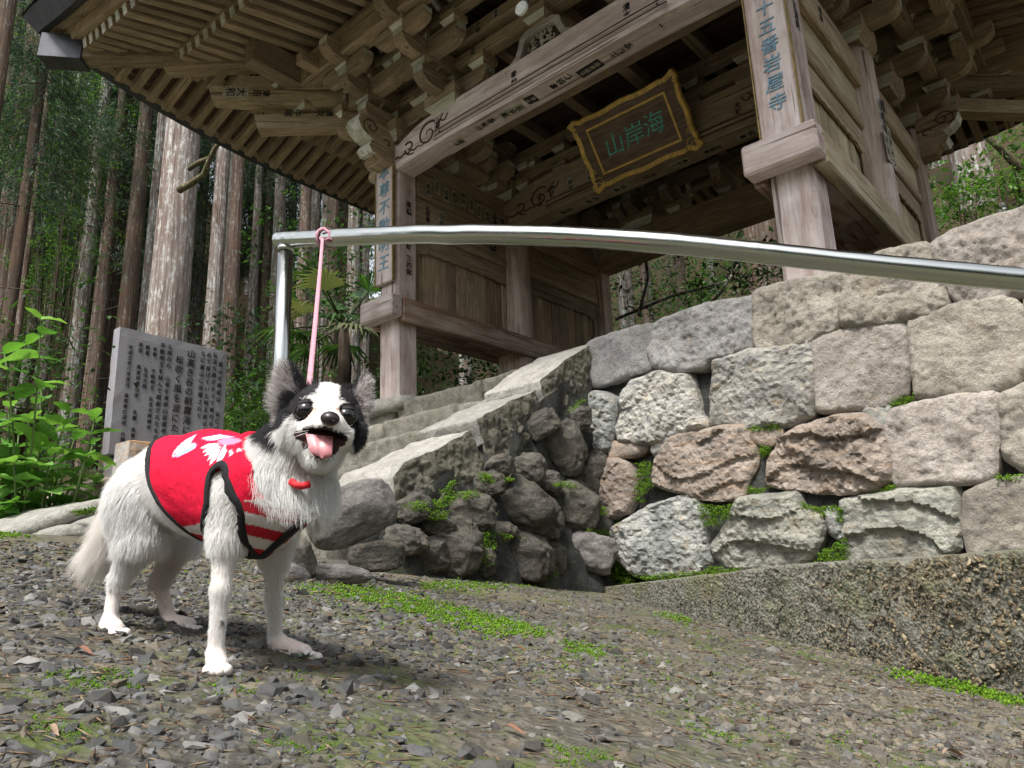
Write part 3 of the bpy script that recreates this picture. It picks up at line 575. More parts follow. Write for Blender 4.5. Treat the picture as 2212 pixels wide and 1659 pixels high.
tag(link('needle_litter', mesh_np('needle_litter', Vn.reshape(-1, 3), (Fi[None] + (np.arange(len(Pn)) * len(Vi))[:, None, None]).reshape(-1, 3), True, np.repeat(cn[:, None], len(Vi), 1).reshape(-1, 3)), None, MT['chip']), kind='stuff')
# ---- stones at the left edge: kerb slab, low wall
def facing(px, py, d):
    P = at(px, py, d); n = -P / np.linalg.norm(P); n[2] = 0; n /= np.linalg.norm(n); U = np.array([-n[1], n[0], 0]); return P, U, n
def px_stone(name, pts, d, mat, parent, T=.25, bulge=.03, rough=.012, yaw=0.0, **k):
    c = np.mean(pts, 0); P, U, n = facing(c[0], c[1], d)
    if yaw:
        r = Matrix.Rotation(yaw, 3, 'Z'); U = np.array(r @ Vector(U)); n = np.array(r @ Vector(n))
    uv = []
    for x, y in pts: q = onplane(x, y, P, n) - P; uv.append((q @ U, q[2]))
    o = star_stone(name, uv, P, U, ZW, n, T, bulge, rough, mat=MT[mat] if isinstance(mat, str) else mat, parent=parent, **k)
    if parent is not None: o.location = -Vector(parent.location)
    return o
lw = empty('low_stone_wall', tuple(at(180, 1130, 2.9)), 'low tumbled edge of mossy granite slabs at the left of the gravel', 'wall')
px_stone('slab', [(-70,1185),(0,1148),(110,1105),(225,1077),(262,1080),(258,1098),(196,1116),(120,1140),(40,1166),(-30,1190)], 2.55, 'granite', lw, .3, .02, .006, .5)
px_stone('slab', [(30,1166),(120,1143),(200,1120),(262,1102),(280,1104),(282,1160),(150,1172),(40,1178)], 2.5, 'granite', lw, .3, .03, .012, .5)
px_stone('stone', [(130,1085),(150,1050),(215,1032),(300,1030),(330,1050),(335,1090),(240,1098),(150,1115)], 3.3, 'rust', lw, .4, .06, .02, .3)
px_stone('stone', [(320,1040),(420,1000),(560,1010),(600,1060),(560,1120),(340,1110)], 3.4, 'rust', lw, .4, .06, .02, .3)
q = poly_pts([(150,1105),(210,1096),(216,1110),(170,1112)], 90); q2 = poly_pts([(55,1158),(95,1150),(105,1160),(60,1168)], 60)
mosspatch(np.array([at(x, y, 2.47) for x, y in np.concatenate([q, q2])]), None, rng.uniform(.003, .008, len(q) + len(q2)), parent=lw, loc=-Vector(lw.location), bright=.9)
# ================================================================== the temple gate
MT['wood_tail'] = wood('light_tail_wood', (.34, .26, .16), (.62, .50, .34))
gate = empty('temple_gate', tuple(GL), 'old unpainted wooden temple gate with bracketed eaves above the stairs', 'gate')
gate.rotation_euler = (0, 0, gang)
_mc = {}
def cham_box(l, w, h, c=.006):
    V = []; F = []
    # x-faces inset boxes: 24 vertices
    X, Y, Z = l / 2, w / 2, h / 2; c = min(c, X * .4, Y * .4, Z * .4); idx = {}
    for sx in (-1, 1):
        for sy in (-1, 1):
            for sz in (-1, 1):
                for ax, p in enumerate(((X, Y - c, Z - c), (X - c, Y, Z - c), (X - c, Y - c, Z))):
                    idx[sx, sy, sz, ax] = len(V); V.append((sx * p[0], sy * p[1], sz * p[2]))
    cyc = [(-1, -1), (1, -1), (1, 1), (-1, 1)]
    for s in (-1, 1):
        f = [idx[s, a, b, 0] for a, b in cyc]; F.append(tuple(f if s > 0 else f[::-1]))
        f = [idx[a, s, b, 1] for a, b in cyc]; F.append(tuple(f[::-1] if s > 0 else f))
        f = [idx[a, b, s, 2] for a, b in cyc]; F.append(tuple(f if s > 0 else f[::-1]))
    nmain = len(F)
    for a in (-1, 1):
        for b in (-1, 1):
            F.append((idx[-1, a, b, 1], idx[1, a, b, 1], idx[1, a, b, 2], idx[-1, a, b, 2]) if a * b < 0 else (idx[1, a, b, 1], idx[-1, a, b, 1], idx[-1, a, b, 2], idx[1, a, b, 2]))
            F.append((idx[a, -1, b, 0], idx[a, 1, b, 0], idx[a, 1, b, 2], idx[a, -1, b, 2]) if a * b > 0 else (idx[a, 1, b, 0], idx[a, -1, b, 0], idx[a, -1, b, 2], idx[a, 1, b, 2]))
            F.append((idx[a, b, -1, 0], idx[a, b, 1, 0], idx[a, b, 1, 1], idx[a, b, -1, 1]) if a * b < 0 else (idx[a, b, 1, 0], idx[a, b, -1, 0], idx[a, b, -1, 1], idx[a, b, 1, 1]))
    for sx in (-1, 1):
        for sy in (-1, 1):
            for sz in (-1, 1):
                f = tuple(idx[sx, sy, sz, k] for k in range(3)); F.append(f if sx * sy * sz > 0 else f[::-1])
    return V, F
def frame_mat(p0, p1, up=(0, 0, 1)):
    p0, p1 = Vector(p0), Vector(p1); x = (p1 - p0).normalized(); y = Vector(up).cross(x)
    if y.length < 1e-4: y = Vector((0, 1, 0)).cross(x)
    y.normalize(); z = x.cross(y); m = Matrix((x, y, z)).transposed().to_4x4(); m.translation = (p0 + p1) / 2; return m
def bar(name, p0, p1, w, h, mat, parent=gate, c=.006, ends=None, up=(0, 0, 1), align='c'):
    """a squared timber from p0 to p1 (gate axes); align 'b': the points run along its underside"""
    L = round((Vector(p1) - Vector(p0)).length, 2 if (Vector(p1) - Vector(p0)).length > .5 else 3); key = ('bar', L, w, h, mat, c, ends)
    if key not in _mc:
        V, F = cham_box(L, w, h, c); mi = [0] * len(F)
        if ends: mi[0] = mi[3] = 1
        me = mesh_py(name, V, F, False, mi); me.materials.append(MT[mat]); 
        if ends: me.materials.append(MT[ends])
        _mc[key] = me
    m = frame_mat(p0, p1, up)
    if align == 'b': m = m @ Matrix.Translation((0, 0, h / 2))
    return link(name, _mc[key], parent, mw=m)
def slab(name, x0, x1, y0, y1, z0, z1, mat, parent=gate, c=.006, ends=None):
    if (x1 - x0) >= (y1 - y0) and (x1 - x0) >= (z1 - z0): return bar(name, (x0, (y0 + y1) / 2, (z0 + z1) / 2), (x1, (y0 + y1) / 2, (z0 + z1) / 2), round(y1 - y0, 4), round(z1 - z0, 4), mat, parent, c, ends)
    if (y1 - y0) >= (z1 - z0): return bar(name, ((x0 + x1) / 2, y0, (z0 + z1) / 2), ((x0 + x1) / 2, y1, (z0 + z1) / 2), round(x1 - x0, 4), round(z1 - z0, 4), mat, parent, c, ends)
    return bar(name, ((x0 + x1) / 2, (y0 + y1) / 2, z0), ((x0 + x1) / 2, (y0 + y1) / 2, z1), round(y1 - y0, 4), round(x1 - x0, 4), mat, parent, c, ends, up=(1, 0, 0))
def prism(name, outline, t, mat, parent, mw, mat2=None, edge2=None, smooth=False):
    """outline in local x,z extruded along y by t, centred; faces listed in edge2 take mat2"""
    n = len(outline); V = [(x, -t / 2, z) for x, z in outline] + [(x, t / 2, z) for x, z in outline]
    ar = sum(outline[i][0] * outline[(i + 1) % n][1] - outline[(i + 1) % n][0] * outline[i][1] for i in range(n))
    F = [tuple(range(n)), tuple(range(2 * n - 1, n - 1, -1))]; mi = [0, 0]
    for i in range(n): F.append((i, i + n, (i + 1) % n + n, (i + 1) % n)); mi.append(1 if edge2 and i in edge2 else 0)
    if ar < 0: F = [f[::-1] for f in F]
    me = mesh_py(name, V, F, False, mi); me.materials.append(MT[mat]); 
    if mat2: me.materials.append(MT[mat2])
    return link(name, me, parent, mw=mw)
POSTS = [(.095, .09), (2.66, .09), (.095, 2.37), (2.66, 2.37)]
for k, (a, b) in enumerate(POSTS):
    bar('post', (a, b, 1.0), (a, b, 2.80), .18, .18, 'wood_pale' if b < 1 else 'wood_post', c=.022, up=(1, 0, 0))
    rock_box('base_stone', .42, .42, .10, gate, Matrix.Translation((a, b + (.04 if b < 1 else 0), 1.015)), MT['granite'], .006, (6, 6, 2), .02)
for a in (.095, 2.66):
    V, F = tube_vf([(0, 0, -.9), (0, 0, -.05), (0, 0, .83), (0, 0, .88)], [.135, .135, .128, .11], 28)
    o = link('pillar', mesh_py('pillar', [(p[2], p[0], p[1]) for p in V], F, True), gate, MT['wood_post'], mw=Matrix.Translation((a, 1.23, 1.9)) @ Matrix.Rotation(-math.pi / 2, 4, 'Y'))
# sill rails round the posts
for a, s in ((.095, 1), (2.66, 1)):
    slab('rail_end', a - .155, a + .155, -.10, -.005, 1.56, 1.70, 'wood_pale', c=.01)
    for q in (-1, 1): slab('sill_rail', a + q * .125 - .03, a + q * .125 + .03, -.003, 2.47, 1.545, 1.695, 'wood_green' if (a > 1 and q > 0) else 'wood_red', c=.008)
    slab('rail_end', a - .155, a + .155, 2.472, 2.56, 1.56, 1.70, 'wood', c=.01)
    for k in range(9): slab('floor_board', a - .093, a + .093, .2 + k * .24, .2 + k * .24 + .236, 1.56, 1.59, 'wood_red', c=.003)
# board walls of the two sides
for a in (.095, 2.66):
    for (b0, b1) in ((.185, 1.10), (1.36, 2.275)):
        n_ = 9; w_ = (b1 - b0) / n_
        for k in range(n_):
            d_ = rng.uniform(-.004, .004)
            slab('wall_board', a - .02 + d_, a + .02 + d_, b0 + k * w_ + .002, b0 + (k + 1) * w_ - .002, 1.69, 2.30, 'wood_green' if a > 1 else 'wood', c=.004)
        for q in (-1, 1):
            x0 = a + q * .04
            slab('tie_rail', x0 - .02, x0 + .02, b0, b1, 2.24, 2.30, 'wood', c=.008)
            slab('wall_panel', x0 - .008, x0 + .008, b0, b1, 2.302, 2.49, 'wood_green' if a > 1 and q > 0 else 'wood', c=.003)
            slab('head_beam', a + q * .05 - .035, a + q * .05 + .035, b0 - .0, b1, 2.492, 2.66, 'wood', c=.008)
            slab('upper_board', a + q * .03 - .012, a + q * .03 + .012, b0, b1, 2.662, 2.80, 'wood', c=.003)
            # scalloped frame
            n = 20; ol = [(0, .13)] + [(w * (b1 - b0) / n, .0 + (.012 * abs(math.sin(w * math.pi / 2.0)) + .05 * (max(0, abs(w - n / 2) / (n / 2) - .72) / .28 * -1) )) for w in range(n + 1)] + [(b1 - b0, .13)]
            prism('scalloped_frame', ol, .014, 'wood', gate, Matrix.Translation((x0 - q * .006, b0, 2.108)) @ Matrix.Rotation(math.pi / 2, 4, 'Z'))
            for b_ in (b0, b1 - .05): slab('stile', x0 - q * .006 - .007, x0 - q * .006 + .007, b_, b_ + .05, 1.697, 2.10, 'wood', c=.004)
# main front beam and the inner beams
def koryo(b, z0, z1, t, mat, a0=.187, a1=2.568, carve=True, camber=.02):
    N = 26; xs = [a0 + (a1 - a0) * i / N for i in range(N + 1)]; hm = lambda i: math.sin(math.pi * i / N)
    def endcut(i): e = min(i, N - i); return .06 * max(0, 1 - e / 3.0) ** 1.6
    ol = [(x, z0 - .02 + camber * min(1, hm(i) * 1.6)) for i, x in enumerate(xs)] + [(x, z1 + .03 * min(1, hm(i) * 1.5) - endcut(i)) for i, x in reversed(list(enumerate(xs)))]
    o = prism('tie_beam', [(x, z) for x, z in ol], t, mat, gate, Matrix.Translation((0, b, 0)))
    if carve:
        # moulding ledge along the lower edge and the scroll carving at each end
        lo = [(x, z0 + .022 + camber * min(1, hm(i) * 1.6)) for i, x in enumerate(xs)][4:-4]
        for dz, r_ in ((0, .013), (.036, .009), (.058, .005)):
            V, F = tube_vf([(x, -t / 2, z + dz + (.0)) for x, z in lo], r_, 6)
            link('moulding', mesh_py('moulding', V, F, True), o, MT[mat])
        for dz in (.019, .049):
            V, F = tube_vf([(x, -t / 2 - .001, z + dz) for x, z in lo], .0042, 5); link('carved_groove', mesh_py('carved_groove', V, F, True), o, MT['carve'])
        for s in (1, -1):
            ex = a0 if s > 0 else a1; cz = (z0 + z1) / 2 - .015
            def P(u, v): return (ex + s * u, -t / 2 - .0005, cz + v)
            curves = []
            curves.append([P(.31 + .095 * (1 - k / 34) * math.cos(.9 + k * .29), .015 + .085 * (1 - k / 34) * math.sin(.9 + k * .29)) for k in range(30)])
            curves.append([P(.50 + .09 * math.cos(3.6 - k * .16), .02 + .09 * math.sin(3.6 - k * .16) - .0) for k in range(10)])
            curves.append([P(.13 + .045 * (1 - k / 24) * math.cos(2.4 - k * .3), .0 + .04 * (1 - k / 24) * math.sin(2.4 - k * .3)) for k in range(17)])
            curves.append([P(.0 + .02 * k, -.035 + .008 * math.sin(k * 1.9)) for k in range(16)])
            curves.append([P(.39 + .1 * k / 8, .03 + .05 * k / 8 + .02 * math.sin(k * .8)) for k in range(9)])
            curves.append([P(.17 + .08 * math.cos(3.4 + k * .2), .0 + .06 * math.sin(3.4 + k * .2)) for k in range(8)])
            for cv in curves:
                V, F = tube_vf(cv, [.0085 * (1 - .55 * k / len(cv)) for k in range(len(cv))], 6); link('scroll_carving', mesh_py('scroll_carving', V, F, True), o, MT['carve'])
    return o
koryo(.065, 2.61, 2.81, .15, 'wood_pale'); koryo(1.17, 2.54, 2.82, .15, 'wood'); koryo(2.37, 2.56, 2.80, .14, 'wood', carve=False)
# ---- brackets
def block(p, s=.13, h=.085, front=True):
    key = ('block', s, h)
    if key not in _mc:
        V = []; F = []; mi = []
        for z, w in ((0, s * .36), (h * .16, s * .39), (h * .38, s * .485), (h * .42, s * .5), (h, s * .5)): V += [(-w, -w, z), (w, -w, z), (w, w, z), (-w, w, z)]
        for k in range(4):
            for j in range(4):
                F.append((k * 4 + j, k * 4 + (j + 1) % 4, k * 4 + 4 + (j + 1) % 4, k * 4 + 4 + j)); mi.append(1 if j == 0 and k < 3 else 0)
        F += [(3, 2, 1, 0), (16, 17, 18, 19)]; mi += [0, 0]
        me = mesh_py('bearing_block', V, F, False, mi); me.materials.append(MT['wood']); me.materials.append(MT['wood_end']); _mc[key] = me
    return link('bearing_block', _mc[key], gate, mw=Matrix.Translation(p))
def arm(c, ang, l0, l1, h=.115, w=.085, z=None, curve=True):
    """bracket arm through c along ang from -l0 to l1, lower ends rounded"""
    key = ('arm', round(l0, 3), round(l1, 3), h, w)
    if key not in _mc:
        n = 6; r = h * .95; ol = []
        for k in range(n + 1): t = math.pi / 2 * k / n; ol.append((-l0 + r * (1 - math.sin(t)) * .9, h * .62 * (1 - math.cos(t))) if False else (-l0 + .9 * r * (1 - math.sin(t)), .62 * h * (1 - math.cos(t))))
        left = ol                                      # from bottom inner to outer
        right = [(l1 - .9 * r * (1 - math.sin(math.pi / 2 * k / n)), .62 * h * (1 - math.cos(math.pi / 2 * k / n))) for k in range(n + 1)]
        out = right + [(l1, h), (-l0, h)] + left[::-1]
        me_o = prism('bracket_arm', out, w, 'wood', gate, Matrix.Identity(4), 'wood_end', {n, n + 2}); _mc[key] = me_o.data; bpy.data.objects.remove(me_o)
    m = Matrix.Translation(c) @ Matrix.Rotation(ang, 4, 'Z'); return link('bracket_arm', _mc[key], gate, mw=m)
HP = math.pi / 2
def cluster(a, b, dirs, diag=None, big=True):
    """bracket set above (a, b); dirs: outward directions as angles"""
    block((a, b, 2.805), .27, .135)
    for q in (0, HP): arm((a, b, 2.905), q, .31, .31)
    for q in (0, HP):
        for s in (-.25, .25): block((a + s * math.cos(q), b + s * math.sin(q), 3.02))
    block((a, b, 3.02))
    for d in dirs:
        u = Vector((math.cos(d), math.sin(d), 0)); t = Vector((-u.y, u.x, 0)); c0 = Vector((a, b, 0))
        arm(c0 + Vector((0, 0, 3.075)), d, .05, .47, .125)
        p1 = c0 + u * .235; block(p1 + Vector((0, 0, 3.02))); arm(p1 + Vector((0, 0, 3.085)), d + HP, .30, .30)
        for s in (-.24, 0, .24): block(p1 + t * s + Vector((0, 0, 3.195)), .12, .075)
        p2 = c0 + u * .43; block(p2 + Vector((0, 0, 3.185)), .12, .075)
        arm(c0 + u * .0 + Vector((0, 0, 3.235)), d, .05, .62, .11)
        arm(p2 + Vector((0, 0, 3.15)), d + HP, .22, .22, .09, .075)
    if diag is not None:
        u = Vector((math.cos(diag), math.sin(diag), 0)); c0 = Vector((a, b, 0))
        arm(c0 + Vector((0, 0, 2.905)), diag, .1, .42); block(c0 + u * .37 + Vector((0, 0, 3.02)), .14)
        for (l, z0, z1, hh) in ((.93, 2.97, 2.945, .10), (1.24, 3.13, 3.165, .105)):
            ol = [(0, 0), (l * .5, -.012), (l, z1 - z0), (l + .025, z1 - z0 + hh), (l * .5, hh - .006), (0, hh)]
            o = prism('tail_rafter', ol, .10, 'wood_tail', gate, Matrix.Translation((a, b, z0)) @ Matrix.Rotation(diag, 4, 'Z'), 'wood_end', {2})
        block(c0 + u * .62 + Vector((0, 0, 3.095)), .13, .05); block(c0 + u * .8 + Vector((0, 0, 3.25)), .14, .07); arm(c0 + u * .62 + Vector((0, 0, 3.25)), diag, .3, .45, .10)
A0, A1, B0, B1 = .095, 2.66, .09, 2.37
cluster(A0, B0, (math.pi, -HP), math.radians(225)); cluster(A1, B0, (0, -HP), math.radians(-45))
cluster(A0, B1, (math.pi, HP), math.radians(135)); cluster(A1, B1, (0, HP), math.radians(45))
for a in (.64, 2.115): cluster(a, B0, (-HP,)); cluster(a, B1, (HP,))
for b in (1.23,): cluster(A0, b, (math.pi,)); cluster(A1, b, (0,))
for b in (.66, 1.80): 
    for a, s in ((A0, math.pi), (A1, 0)): cluster(a, b, (s,))
# long wall beams and purlins
for z in (3.105, 3.27):
    for b in (B0, B1): slab('wall_beam', -.30, 3.06, b - .04, b + .04, z, z + .085, 'wood')
    for a in (A0, A1): slab('wall_beam', a - .04, a + .04, -.32, 2.78, z + .001, z + .086, 'wood')
for o_ in (.235,):
    for b in (B0 - o_, B1 + o_): slab('bracket_beam', -.55, 3.3, b - .035, b + .035, 3.27, 3.35, 'wood')
    for a in (A0 - o_, A1 + o_): slab('bracket_beam', a - .035, a + .035, -.55, 3.0, 3.271, 3.351, 'wood')
for b in (B0 - .46, B1 + .46): slab('eave_purlin', -.78, 3.54, b - .055, b + .055, 3.262, 3.47, 'wood', c=.01)
for a in (A0 - .46, A1 + .46): slab('eave_purlin', a - .055, a + .055, -.78, 3.24, 3.26, 3.468, 'wood', c=.01)
# curved ribs between the bracket beam and the purlin
for k in range(30):
    for (x, y, ang) in ((A1 + .24, -.3 + k * .095, 0), (-.3 + k * .108, B0 - .24, -HP)):
        pts = [(t * .19, 0, 3.36 - .005 + .10 * math.sin(t * HP)) for t in (0, .25, .5, .75, 1.0)]
        ol = [(p[0], p[2] - 3.36) for p in pts] + [(p[0], p[2] - 3.36 + .035) for p in reversed(pts)]
        if 'rib' not in _mc: oo = prism('eave_rib', ol, .028, 'wood_end', gate, Matrix.Identity(4)); _mc['rib'] = oo.data; bpy.data.objects.remove(oo)
        link('eave_rib', _mc['rib'], gate, mw=Matrix.Translation((x, y, 3.345)) @ Matrix.Rotation(ang, 4, 'Z'))
# ---- eaves: two tiers of rafters on four sides
OX0, OX1, OY0, OY1 = .005, 2.75, .0, 2.46; CXM, CYM = (OX0 + OX1) / 2, (OY0 + OY1) / 2
TIP = 1.45
def lift(s, half): return .25 * (min(1.05, abs(s) / half)) ** 3
sides = [('b', -1), ('a', -1), ('b', 1), ('a', 1)]
def side_pt(side, s, out, z):
    ax, d = side
    if ax == 'b': return (CXM + s, (OY0 - out) if d < 0 else (OY1 + out), z)
    return ((OX0 - out) if d < 0 else (OX1 + out), CYM + s, z)
for side in sides:
    half_in = (OX1 - OX0) / 2 if side[0] == 'b' else (OY1 - OY0) / 2; half = half_in + TIP
    n_ = int(2 * half / .112); 
    for k in range(n_ + 1):
        s = -half + .06 + (2 * half - .12) * k / n_
        st = max(-.35, abs(s) - half_in + .05)         # start where the hip rafter stands
        lf = lambda out: lift(s, half) * min(1.15, max(0, (out + .1) / 1.4))
        if st < .92:
            z0 = 3.335 + .25 * (1.0 - st); bar('rafter', side_pt(side, s, st, z0 + lf(st)), side_pt(side, s, 1.0, 3.335 + lf(1.0)), .058, .082, 'wood', ends='wood_end', align='b', c=.003)
        st2 = max(.86, abs(s) - half_in + .05)
        if st2 < TIP - .06:
            bar('flying_rafter', side_pt(side, s, st2, 3.455 - .33 * (st2 - .9) + lf(st2)), side_pt(side, s, TIP, 3.455 - .33 * (TIP - .9) + lf(TIP)), .055, .072, 'wood', ends='wood_end', align='b', c=.003)
    def strip(name, sec, mat, s0=1.0, closed=True, thick=None):
        """sweep a section (out, z) along the eave with its lift; mitred at the corners"""
        N = 40; V = []; F = []; m = len(sec)
        for i in range(N + 1):
            for (out, z) in sec:
                s = (half_in + max(out, -half_in * .98)) * (-1 + 2 * i / N); V.append(side_pt(side, s, out, z + lift(s, half_in + TIP) * min(1.15, max(0, (out + .1) / 1.4))))
        for i in range(N):
            for j in range(m if closed else m - 1):
                f = (i * m + j, i * m + (j + 1) % m, (i + 1) * m + (j + 1) % m, (i + 1) * m + j); F.append(f)
        me = mesh_py(name, V, F, False); bm = bmesh.new(); bm.from_mesh(me); bmesh.ops.recalc_face_normals(bm, faces=bm.faces); bm.to_mesh(me); bm.free(); return link(name, me, gate, MT[mat])
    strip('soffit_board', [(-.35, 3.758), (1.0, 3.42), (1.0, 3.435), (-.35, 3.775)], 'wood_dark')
    strip('eave_batten', [(.93, 3.425), (1.02, 3.40), (1.02, 3.455), (.93, 3.475)], 'wood')
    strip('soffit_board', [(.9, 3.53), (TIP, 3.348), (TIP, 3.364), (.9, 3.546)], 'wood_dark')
    strip('eave_board', [(TIP - .06, 3.372), (TIP + .05, 3.335), (TIP + .07, 3.40), (TIP - .04, 3.43)], 'wood')
    strip('eave_board', [(TIP - .02, 3.432), (TIP + .13, 3.39), (TIP + .14, 3.42), (TIP - .02, 3.46)], 'wood')
    strip('roof_edge', [(TIP + .09, 3.425), (TIP + .19, 3.375), (TIP + .27, 3.50), (TIP + .10, 3.53)], 'metal')
    N = 24; V = []; F = []; prof = [(TIP + .28, 3.515), (1.2, 3.76), (.8, 4.05), (.3, 4.40), (-.2, 4.85), (-.7, 5.4), (-1.0, 5.85), (-1.2, 6.2)]
    for (out, z) in prof:
        for i in range(N + 1): s = (half_in + max(out, -half_in + .02)) * (-1 + 2 * i / N); V.append(side_pt(side, s, out, z + lift(s, half_in + TIP) * min(1.15, max(0, (out + .1) / 1.4)) * (1 if out > .2 else .3)))
    for k in range(len(prof) - 1):
        for i in range(N): F.append((k * (N + 1) + i, k * (N + 1) + i + 1, (k + 1) * (N + 1) + i + 1, (k + 1) * (N + 1) + i))
    link('roof', mesh_py('roof', V, F, True), gate, MT['metal'])
for (a, b, da, db) in ((OX0, OY0, -1, -1), (OX1, OY0, 1, -1), (OX0, OY1, -1, 1), (OX1, OY1, 1, 1)):
    P = lambda o, z: (a + da * o, b + db * o, z)
    bar('hip_rafter', P(-.1, 3.50), P(1.02, 3.40), .12, .17, 'wood', align='b'); bar('hip_rafter', P(.55, 3.485), P(1.43, 3.475), .125, .155, 'wood', align='b')
    bar('rafter_cap', P(1.40, 3.455), P(1.60, 3.475), .145, .185, 'metal', align='b', c=.004)
# ---- carved noses on the corner posts
def nose(a, b, ang, L=.30, zc=2.69, sc=1.0, two=True):
    ol = [(0, -.15), (.11, -.15), (.10, -.125), (.14, -.10), (.175, -.105), (.20, -.07), (.18, -.03), (.165, -.015), (.215, .0), (.265, .035), (.285, .08), (.27, .125), (.22, .145), (.15, .14), (.06, .12), (0, .12)]
    ol = [(x * L / .29, z * sc) for x, z in ol]
    o = prism('carved_nose', ol, .13, 'wood', gate, Matrix.Translation((a, b, zc)) @ Matrix.Rotation(ang, 4, 'Z'), 'wood_end', {3, 4, 5, 6, 7, 8, 9, 10, 11, 12})
    for s in (-1, 1):
        for cv in ([(.185 * L / .29 + .07 * (1 - k / 30) * math.cos(-1.2 + k * .33), s * .066, .065 * sc + .062 * (1 - k / 30) * math.sin(-1.2 + k * .33)) for k in range(27)], [(.06 + .035 * (1 - k / 18) * math.cos(.5 + k * .35), s * .066, .0 + .03 * (1 - k / 18) * math.sin(.5 + k * .35)) for k in range(14)]):
            V, F = tube_vf(cv, .0045, 5); link('scroll_carving', mesh_py('scroll_carving', V, F, True), o, MT['carve'])
nose(A0, .0, -HP, .30, 2.765); nose(.005, B0, math.pi, .22, 2.74); nose(A1, .0, -HP, .30, 2.765); nose(2.75, B0, 0, .26); nose(2.75, B1, 0, .26, 2.72); nose(.005, B1, math.pi, .26); nose(A1, 2.46, HP)
prism('beam_end', [(0, -.09), (.42, -.10), (.50, -.02), (.47, .07), (0, .09)], .10, 'wood', gate, Matrix.Translation((.0, .45, 2.93)) @ Matrix.Rotation(math.radians(180), 4, 'Z'))
# ---- frog-leg strut with its floral carving
fl = [(-.29, 0), (-.24, .012), (-.19, .04), (-.165, .09), (-.15, .14), (-.10, .165), (.10, .165), (.15, .14), (.165, .09), (.19, .04), (.24, .012), (.29, 0), (.17, 0), (.14, .05), (.115, .105), (.08, .13), (-.08, .13), (-.115, .105), (-.14, .05), (-.17, 0)]
MT['strut'] = wood('weathered_grey_strut', (.30, .25, .21), (.50, .45, .40), (.60, .56, .52), .6)
kz = 2.845; kmx = Matrix.Translation((1.40, .045, kz))
k_ = prism('frog_leg_strut', [(x * .95, z * 1.05) for x, z in fl], .07, 'strut', gate, kmx)
prism('carving_panel', [(-.15, .002), (.15, .002), (.12, .11), (.08, .135), (-.08, .135), (-.12, .11)], .02, 'carve', k_, Matrix.Translation((0, .02, 0)))
for s in (-1, 1):
    for (x0, z0, r0, a0_, tw) in ((.035, .075, .03, 2.6, 1), (.085, .06, .028, 2.2, 1), (.05, .03, .022, 2.0, -1), (.10, .022, .018, 2.8, 1), (.015, .11, .018, 1.2, -1), (.07, .105, .018, 2.0, 1)):
        cv = [(s * (x0 + r0 * (1 - k / 16) * math.cos(a0_ + tw * k * .42)), -.012 - .006 * math.sin(k * .2), z0 + r0 * (1 - k / 16) * math.sin(a0_ + tw * k * .42)) for k in range(14)]
        V, F = tube_vf(cv, [.0075 * (1 - .4 * k / 14) for k in range(14)], 6); link('flower_carving', mesh_py('flower_carving', V, F, True), k_, MT['strut'])
V, F = tube_vf([(0, -.012, .0), (.004, -.014, .05), (-.004, -.014, .1), (0, -.012, .13)], [.008, .01, .008, .005], 6); link('flower_carving', mesh_py('flower_carving', V, F, True), k_, MT['strut'])
block((1.40, .045, 3.02), .16, .085)
# ---- ceiling of the passage and joists
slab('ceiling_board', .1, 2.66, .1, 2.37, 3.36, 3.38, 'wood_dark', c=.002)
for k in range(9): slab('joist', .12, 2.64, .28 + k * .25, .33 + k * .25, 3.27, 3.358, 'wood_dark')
for k in range(5): slab('ceiling_beam', .45 + k * .46, .53 + k * .46, .1, 2.36, 3.17, 3.268, 'wood')
for b in (.62, 1.75): slab('cross_beam', .14, 2.62, b - .05, b + .05, 3.00, 3.13, 'wood')
for z in (2.93, 3.10):
    slab('wall_beam', .1, 2.65, 1.16, 1.23, z, z + .085, 'wood')
for k in range(7): block((.3 + k * .36, 1.19, 3.02), .12, .08); block((.3 + k * .36, 1.19, 2.85), .12, .08)
for b in (.45, .8, 1.0, 1.5, 1.8, 2.1):
    for a, s in ((.16, 1), (2.6, -1)): block((a, b, 2.83), .12, .08); arm((a, b, 2.90), 0, .16, .16)
for k in range(5): block((.5 + k * .45, 2.33, 2.83), .13, .085); arm((.5 + k * .45, 2.33, 2.9), HP, .2, .2)
# ---- lettering
def text_mesh(body, size, extr=.0015, line=1.0, shear=0.0, bold=0.0):
    key = ('txt', body, size, extr, line, shear, bold)
    if key in _mc: return _mc[key]
    c = bpy.data.curves.new('lettering', 'FONT'); c.body = body; c.size = size; c.align_x = 'CENTER'; c.extrude = extr; c.space_line = line; c.shear = shear; c.offset = bold; c.resolution_u = 3
    o = bpy.data.objects.new('lettering_tmp', c); C.objects.link(o); me = bpy.data.meshes.new_from_object(o.evaluated_get(bpy.context.evaluated_depsgraph_get()))
    bpy.data.objects.remove(o); bpy.data.curves.remove(c); me.name = 'lettering'; _mc[key] = me; return me
FRONT = Matrix(((1, 0, 0, 0), (0, 0, -1, 0), (0, 1, 0, 0), (0, 0, 0, 1)))       # text standing up, facing -b
def brush(body, s0, seed, size, wob=.06):
    me = text_mesh(body, size, .0022, s0, .12, .0)
    return me
